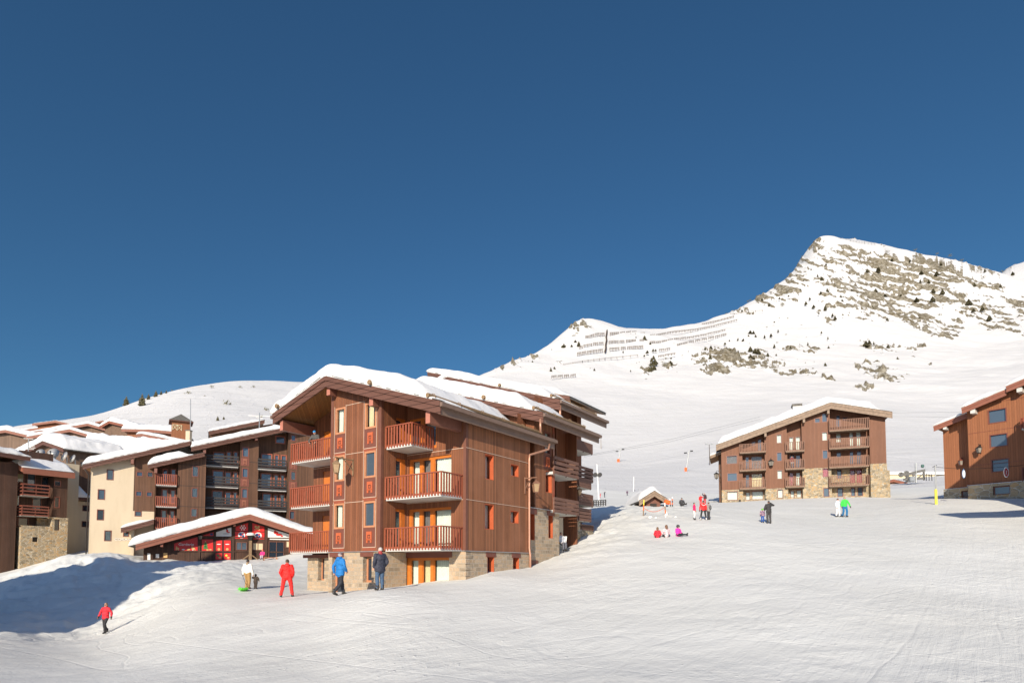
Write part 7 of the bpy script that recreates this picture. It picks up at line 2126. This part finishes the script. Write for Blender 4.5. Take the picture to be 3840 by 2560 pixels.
    ell(m, U((0, 0, 1.31)), (.215 * fat, .15 * fat, .19)); ell(m, U((0, .01 * fat, 1.1)), (.205 * fat, .155 * fat, .2)); ell(m, U((0, 0, (coat + 1.06) / 2)), (.205 * fat, .15 * fat, (1.06 - coat) / 2 + .08))
    ell(m, U((0, 0, coat + .05)), (.21 * fat, .155 * fat, .06))
    rcone(m, shL, .085, shR, .085); rcone(m, U((0, -.01, 1.42)), .1, U((0, 0, 1.5)), .085)
    for k in 'LR': rcone(m, sh[k], .085 * L_, elb[k], .07 * L_); rcone(m, elb[k], .071 * L_, wr[k], .053 * L_)
    if hood: ell(m, U((0, -.1, 1.46)), (.12, .075, .1))
    ja = weld('jacket', m, jmat or cloth(jacket), root, .018, S, 3, .012)
    if collar:
        c = MB(); rcone(c, U((0, -.03, 1.5)), .095, U((0, -.02, 1.53)), .09); weld('collar', c, cloth(collar), ja, .018, S)
    for k in 'LR':
        an = V('ank' + k); toe = Vector(P['toe' + k]) if P['toe' + k] else an + Vector(((-1 if k == 'L' else 1) * .02, .15, -.045))
        b_ = MB(); rcone(b_, an + Vector((0, 0, .1)), .068, an, .066); rcone(b_, an + Vector((0, -.02, -.03)), .058, toe, .048); weld('boot', b_, cloth(boots, .5), root, .016, S)
        if glove:
            b_ = MB(); d = (wr[k] - elb[k]).normalized(); rcone(b_, wr[k], .05, wr[k] + d * .06, .052); rcone(b_, wr[k] + d * .06, .05, wr[k] + d * .15, .035); weld('glove', b_, cloth(glove), root, .016, S)
    # --- head
    if hair:
        m = MB(); ell(m, H((0, -.022, .035)), (.084 * hs, .094 * hs, .094 * hs), Rt)
        if hairlong: ell(m, H((0, -.065, -.06)), (.082 * hs, .05 * hs, .14 * hs), Rt)
        weld('hair', m, HAIRM[hair], root, .014, S)
    if hat:
        m = MB()
        if hat == 'beanie': ell(m, H((0, -.012, .05)), (.09 * hs, .104 * hs, .09 * hs), Rt)
        elif hat == 'cap': ell(m, H((0, -.012, .05)), (.09 * hs, .104 * hs, .085 * hs), Rt); ell(m, H((0, .1, .06)), (.065, .07, .012), Rt)
        elif hat == 'helmet': ell(m, H((0, -.012, .03)), (.112 * hs, .13 * hs, .115 * hs), Rt)
        elif hat == 'hood': ell(m, H((0, -.025, .02)), (.11 * hs, .115 * hs, .125 * hs), Rt); ell(m, H((0, -.03, -.1)), (.1, .1, .1), Rt)
        weld('hat' if hat in ('beanie', 'cap') else hat, m, cloth(hatcol), root, .016, S)
    if extra: extra(root, U, H, S)
    return root


def stand(px, py, hpx, y0=8):
    p = hit(px, py, y0)
    return p, hpx * p.y / F


WALK = {'kneeL': (-.1, .17, .53), 'ankL': (-.1, .12, .1), 'kneeR': (.1, -.03, .5), 'ankR': (.1, -.24, .13), 'toeR': (.12, -.12, .03)}
WIDE = {'hipL': (-.11, 0, .93), 'hipR': (.11, 0, .93), 'kneeL': (-.19, .02, .5), 'kneeR': (.19, .02, .5), 'ankL': (-.25, -.02, .09), 'ankR': (.25, -.02, .09)}
POCK = {'elbL': (-.285, -.08, 1.15), 'wrL': (-.235, .07, .95), 'elbR': (.285, -.08, 1.15), 'wrR': (.235, .07, .95)}
def mp(*ds):
    o = {}
    for d in ds: o.update(d)
    return o
PEO = 'people on the near snow'
p, h = stand(394, 2374, 114)
person('woman in red-pink jacket and black trousers walking towards us alone, lower left', p, h, 190, (.62, .02, .035), (.02, .018, .02), 'blond', pose=mp(WALK, {'elbL': (-.36, -.03, 1.2), 'wrL': (-.42, .05, .98), 'elbR': (.36, -.03, 1.2), 'wrR': (.40, .06, .98)}), goggles=(.02, .02, .02), glove=(.02, .02, .02), group=PEO, hairlong=True)
p, h = stand(927, 2206, 108)
person('woman seen from behind in white jacket, black beanie and loose tan trousers', p, h, 8, (.75, .72, .66), (.36, .21, .075), 'brown', 'beanie', (.02, .02, .02), (.12, .07, .04), pose={'elbL': (-.30, 0, 1.15), 'wrL': (-.31, .05, .88), 'elbR': (.28, -.02, 1.13), 'wrR': (.34, .02, .88), 'kneeL': (-.1, .12, .52), 'ankL': (-.1, .04, .09)}, loose=1.2, coat=.94, collar=(.3, .22, .14), group=PEO)
wp, wh = p, h
p, h = stand(958, 2207, 54)
person('toddler in a glossy dark-brown padded suit and hood holding the white-jacketed woman\'s hand', p, h, 5, (.05, .032, .022), (.045, .03, .022), 'brown', 'hood', (.05, .033, .024), child=True, loose=1.35, fat=1.25, pose={'elbL': (-.33, 0, 1.3), 'wrL': (-.42, 0, 1.42), 'elbR': (.36, 0, 1.2), 'wrR': (.40, .03, 1.0)}, group=PEO)
p, h = stand(1075, 2237, 141)
person('man seen from behind in a bright red jacket and red ski trousers, feet apart', p, h, -8, (.75, .016, .012), (.75, .016, .012), 'brown', pose=mp(WIDE, POCK), hood=True, coat=.86, loose=1.12, group=PEO)
p, h = stand(1274, 2230, 160)
person('man in a long bright-blue jacket, cap and black trousers striding along the stone base', p, h, 38, (.008, .15, .42), (.02, .022, .03), 'grey', 'cap', (.16, .12, .13), pose={'kneeL': (-.08, .16, .52), 'ankL': (-.06, .22, .1), 'kneeR': (.05, .02, .5), 'ankR': (-.02, -.26, .12), 'toeR': (0, -.14, .03), 'elbL': (-.3, -.12, 1.15), 'wrL': (-.29, -.08, .92), 'elbR': (.3, .0, 1.15), 'wrR': (.24, .13, .98)}, hood=True, coat=.78, loose=.98, fat=1.08, group=PEO)
p, h = stand(1424, 2212, 161)
person('older grey-haired man in a navy jacket, blue jeans and black boots', p, h, -38, (.028, .03, .048), (.045, .085, .15), 'grey', pose=mp(POCK, {'turn': -20}), coat=.74, loose=1.05, fat=1.16, collar=(.3, .03, .03), group=PEO)
# on the bench
SIT = {'drop': .48, 'kneeL': (-.1, .42, .48), 'kneeR': (.1, .42, .48), 'hipL': (-.095, .02, .5), 'hipR': (.095, .02, .5), 'ankL': (-.1, .44, .09), 'ankR': (.1, .44, .09), 'elbL': (-.27, .06, 1.15), 'wrL': (-.16, .28, 1.02), 'elbR': (.27, .06, 1.15), 'wrR': (.16, .28, 1.02)}
bs = Gd.root.rotation_euler.z
person('child in a bright pink jacket sitting on the bench before the clubhouse', pbn + Vector((-.75, -.25, .02)), 1.45, 175, (.8, .03, .2), (.5, .45, .5), 'brown', 'beanie', (.7, .1, .05), child=True, pose=SIT)
# on the top left balcony of the chalet
bl = B.world(XE + 1.9, -1.25, fl[2])
person('person in grey-black jacket and bright blue hat leaning on the top balcony rail', bl, 1.72, 195, (.07, .065, .06), (.03, .03, .035), 'brown', 'beanie', (.01, .22, .5), pose={'lean': 22, 'elbL': (-.33, .22, 1.2), 'wrL': (-.2, .42, 1.12), 'elbR': (.33, .22, 1.2), 'wrR': (.2, .42, 1.12)}, group='people on the top left balcony')
bl = B.world(XL - .12, -1.0, fl[2])
person('person with a yellow hat, half hidden behind the window bay on the top balcony', bl, 1.75, 235, (.6, .55, .5), (.03, .03, .035), 'blond', 'beanie', (.75, .6, .04), group='people on the top left balcony')
# children sitting in the snow
SNOW = {'drop': .82, 'hipL': (-.1, .02, .12), 'hipR': (.1, .02, .12), 'kneeL': (-.22, .38, .16), 'kneeR': (.22, .38, .16), 'ankL': (-.3, .75, .1), 'ankR': (.3, .75, .1), 'toeL': (-.33, .78, .24), 'toeR': (.33, .78, .24), 'elbL': (-.3, .06, 1.15), 'wrL': (-.22, .22, 1.0), 'elbR': (.3, .06, 1.15), 'wrR': (.22, .22, 1.0)}
for x, y, hp, jk, tr, hr, hat, hc_, fc, lb in ((2466, 2015, 38, (.72, .015, .03), (.6, .015, .03), 'auburn', None, None, 12, 'long-haired child in red sitting in the snow, first of the three'), (2499, 2013, 44, (.62, .5, .52), (.02, .02, .025), 'auburn', None, None, -12, 'long-haired child in a speckled pale jacket sitting between the red and the pink child'), (2543, 2010, 41, (.85, .03, .36), (.02, .03, .035), 'black', 'helmet', (.05, .05, .05), 150, 'child in vivid pink jacket and dark helmet sitting with legs spread in the snow')):
    p = hit(x, y, 20); hh = hp * p.y / F / .93 * 1.75
    jm = None
    if 'speckled' in lb:
        t = NT('speckled_cloth'); n_ = t.noise(t.obj(), 28, 2); jm = t.set(t.mix(t.ramp(n_, [(.5, 0.0), (.58, 1.0)]), (.66, .6, .6), (.3, .06, .1)), .8)
    person(lb, p, min(1.5, hh), fc, jk, tr, hr, hat, hc_, child=True, pose=SNOW if hat else mp(SNOW, {'kneeL': (-.2, .2, .14), 'ankL': (-.16, .0, .08), 'toeL': (-.2, -.12, .05), 'kneeR': (.2, .2, .14), 'ankR': (.16, .0, .08), 'toeR': (.2, -.12, .05)}), group='children sitting in the snow', hairlong=hat is None, jmat=jm, coat=.86)
# the standing group beside them
GR = 'group standing in the middle of the piste'
p, h = stand(2604, 1948, 65)
person('dark-haired woman in pink jacket and white trousers, standing in the group', p, h, 110, (.72, .02, .12), (.78, .76, .72), 'black', pose={'elbL': (-.27, -.03, 1.15), 'wrL': (-.25, .1, .95)}, goggles=(.02, .02, .02), group=GR, coat=.92)
def stripes(root, U, H, S):
    m = MB()
    for s in (-1, 1): m.bar(U((0, -.165, 1.30)), U((s * .2, -.12, 1.42)), .05, .03)
    m.v = [tuple(Vector(v) * S) for v in m.v]; m.build('chevron', MAT['white'], root)
p, h = stand(2638, 1949, 73)
person('man seen from behind in red jacket with a white chevron and black trousers, legs apart', p, h, 0, (.75, .02, .02), (.02, .02, .02), 'black', pose=mp(WIDE, {'elbL': (-.3, 0, 1.16), 'wrL': (-.3, .06, .93)}), boots=(.5, .48, .46), glove=(.02, .02, .02), group=GR, coat=.9, extra=stripes)
def pack(root, U, H, S):
    m = MB(); ell(m, U((0, -.2, 1.24)), (.15, .1, .22)); ell(m, U((0, -.27, 1.14)), (.11, .06, .11)); weld('backpack', m, cloth((.1, .1, .1)), root, .018, S)
p, h = stand(2658, 1948, 66)
person('person in grey jacket with a dark backpack, beside the red chevron jacket', p, h, -35, (.27, .24, .22), (.03, .03, .032), 'brown', pose={}, group=GR, extra=pack)
p, h = stand(2628, 1893, 38, 40)
person('person in red with dark hair standing uphill behind the chevron jacket', p, h, 200, (.7, .02, .02), (.6, .02, .02), 'brown', pose={'elbL': (-.36, .05, 1.3), 'wrL': (-.25, .2, 1.45)}, group='skiers far up the piste')
p, h = stand(2643, 1890, 42, 40)
person('person in dark jacket with raised arm beside the red one uphill', p, h, 180, (.05, .02, .025), (.45, .02, .02), 'black', pose={'elbR': (.36, .05, 1.5), 'wrR': (.3, .1, 1.72)}, group='skiers far up the piste')
p, h = stand(2884, 1962, 86)
person('tall man in black jacket and dark trousers seen from behind, hand raised to his face', p, h, 0, (.03, .028, .028), (.045, .04, .04), 'black', pose={'elbR': (.42, .1, 1.42), 'wrR': (.2, .2, 1.6), 'elbL': (-.3, .05, 1.15), 'wrL': (-.22, .2, 1.05)}, group='man and child on the piste', loose=1.05)
p, h = stand(2860, 1959, 52)
t = NT('patterned_cloth'); n_ = t.noise(t.obj(), 16, 2); PJ = t.set(t.mix(t.ramp(n_, [(.47, 0.0), (.53, 1.0)]), (.05, .05, .1), (.42, .25, .3)), .8)
person('small child in green helmet, patterned jacket and blue trousers beside the man in black', p, h, 200, (.2, .15, .2), (.01, .07, .3), 'brown', 'helmet', (.14, .42, .05), child=True, jmat=PJ, glove=(.02, .02, .03), group='man and child on the piste')
p, h = stand(3143, 1937, 69)
person('woman in white jacket and white trousers with a dark hat, walking', p, h, 150, (.62, .70, .76), (.8, .78, .75), 'black', 'beanie', (.04, .03, .03), pose=mp(WIDE, {'elbL': (-.3, .06, 1.16), 'wrL': (-.1, .2, 1.05)}), group='couple before the five-storey block', loose=1.1)
p, h = stand(3169, 1938, 76)
person('man in vivid green jacket and blue trousers with black gloves, walking towards us', p, h, 185, (.045, .55, .06), (.008, .13, .3), 'black', pose=mp(WALK, {'elbL': (-.36, -.02, 1.18), 'wrL': (-.42, .04, .95)}), glove=(.02, .02, .02), group='couple before the five-storey block', loose=1.05, coat=.92)
FR = 'skiers far up the piste'
for px_, py_, hp, jk, tr, fc, ps, lb in ((2251, 1866, 18, (.7, .02, .02), (.6, .02, .02), 100, {'lean': 15}, 'distant bent figure in red by the loudspeaker pole'), (2267, 1864, 22, (.03, .03, .04), (.03, .03, .04), 80, {'elbR': (.4, .1, 1.45), 'wrR': (.55, .2, 1.6)}, 'distant figure in black with an arm up, beside the red one'),
                                         (2352, 1857, 19, (.1, .05, .09), (.06, .05, .07), 20, {}, 'distant figure in dull purple on the slope left of the buried hut'), (2378, 1841, 8, (.05, .04, .05), (.03, .03, .03), 0, {}, 'tiny dark figure at the white pole behind the buried hut'), (2393, 1837, 4, (.05, .04, .05), (.03, .03, .03), 0, {}, 'tiniest dark dot of a skier above the buried hut')):
    p, h = stand(px_, py_, hp, 60)
    person(lb, p, h, fc, jk, tr, 'black', pose=ps, group=FR, vox=.02)
p = hit(2557, 1896, 40); person('dark-clad person sitting in the snow right of the striped poles', p, 1.6, 180, (.04, .04, .045), (.03, .03, .03), 'black', 'beanie', (.03, .03, .03), pose=SNOW, group=FR)
q = A.on(*zR(915, 868), .1); person('person in dark red standing in the open balcony doorway of the five-storey block', A.world(q[0], .3, q[1] + .05), 1.7, 195, (.18, .04, .04), (.6, .58, .55), 'brown', pose={})
# sled and its cord
p = hit(912, 2214, 8); k = p.y / F
sl_ = empty('sled', p, R(-75), 'bright green plastic sled lying on the snow behind the tan trousers', 'sled')
MAT['neon'] = mat_plain('neon_green', (.12, .75, .04), .4)
m = MB(); m.smooth = True
L, W = .62, .26; n = 14
top = []
for i in range(n + 1):
    x = -L + 2 * L * i / n; w_ = W * (1 - abs(x / L) ** 3) ** .5 if abs(x) < L else .02; zz_ = .02 + .18 * max(0, x / L - .45) ** 1.2
    top += [(x, -w_, zz_ + .1), (x, -w_ * .75, zz_ + .02), (x, w_ * .75, zz_ + .02), (x, w_, zz_ + .1)]
m.add(top, [(4 * i + j, 4 * i + j + 1, 4 * i + j + 5, 4 * i + j + 4) for i in range(n) for j in range(3)])
m.build('hull', MAT['neon'], sl_)
m = MB(); m.tube([(-.3, .16, .16), (-.05, .2, .2), (.15, .16, .16)], .02, 6); m.tube([(-.3, -.16, .16), (-.05, -.2, .2), (.15, -.16, .16)], .02, 6); m.build('handle', MAT['neon'], sl_)
sp = MB(); hnd = wp + Vector((-.33, .02, .84)); e0 = p + Vector((.1, .5, .16))
cable('thin dark cord from the green sled to the white-jacketed woman', [e0, e0.lerp(hnd, .5) - Vector((0, 0, .12)), hnd], .012, name='cord')
# folding chair with a sitter in the shade under the chalet balconies
q = B.onx(2104, 2064, -.6); cpos = B.world(-.6, q[0], G(*B.world(-.6, q[0], 0)[:2]))
cz = max(cpos.z, q[1])
fc_ = empty('folding_chair', (cpos.x, cpos.y, cz), B.rz, 'white folding chair in the shade below the chalet balconies', 'chair')
m = MB(); m.box(-.24, .24, -.22, .22, .42, .46); m.build('seat', MAT['white'], fc_)
m = MB(); m.prism([(-.24, .46), (.24, .46), (.24, .95), (-.24, .95)], lambda p, t: (p[0], .22 + .03 * t + .25 * (p[1] - .46), p[1])); m.build('backrest', MAT['white'], fc_)
for sx in (-1, 1):
    m = MB(); m.bar((sx * .22, -.26, -.1), (sx * .22, .2, .45), .03, .03); m.bar((sx * .22, .26, -.1), (sx * .22, -.2, .45), .03, .03); m.build('leg', MAT['steel'], fc_)
person('person in a pale top with dark hair sitting on the folding chair in the shade', Vector((cpos.x, cpos.y, cz - .02)), 1.7, 150, (.5, .5, .52), (.1, .1, .12), 'black', pose=SIT)
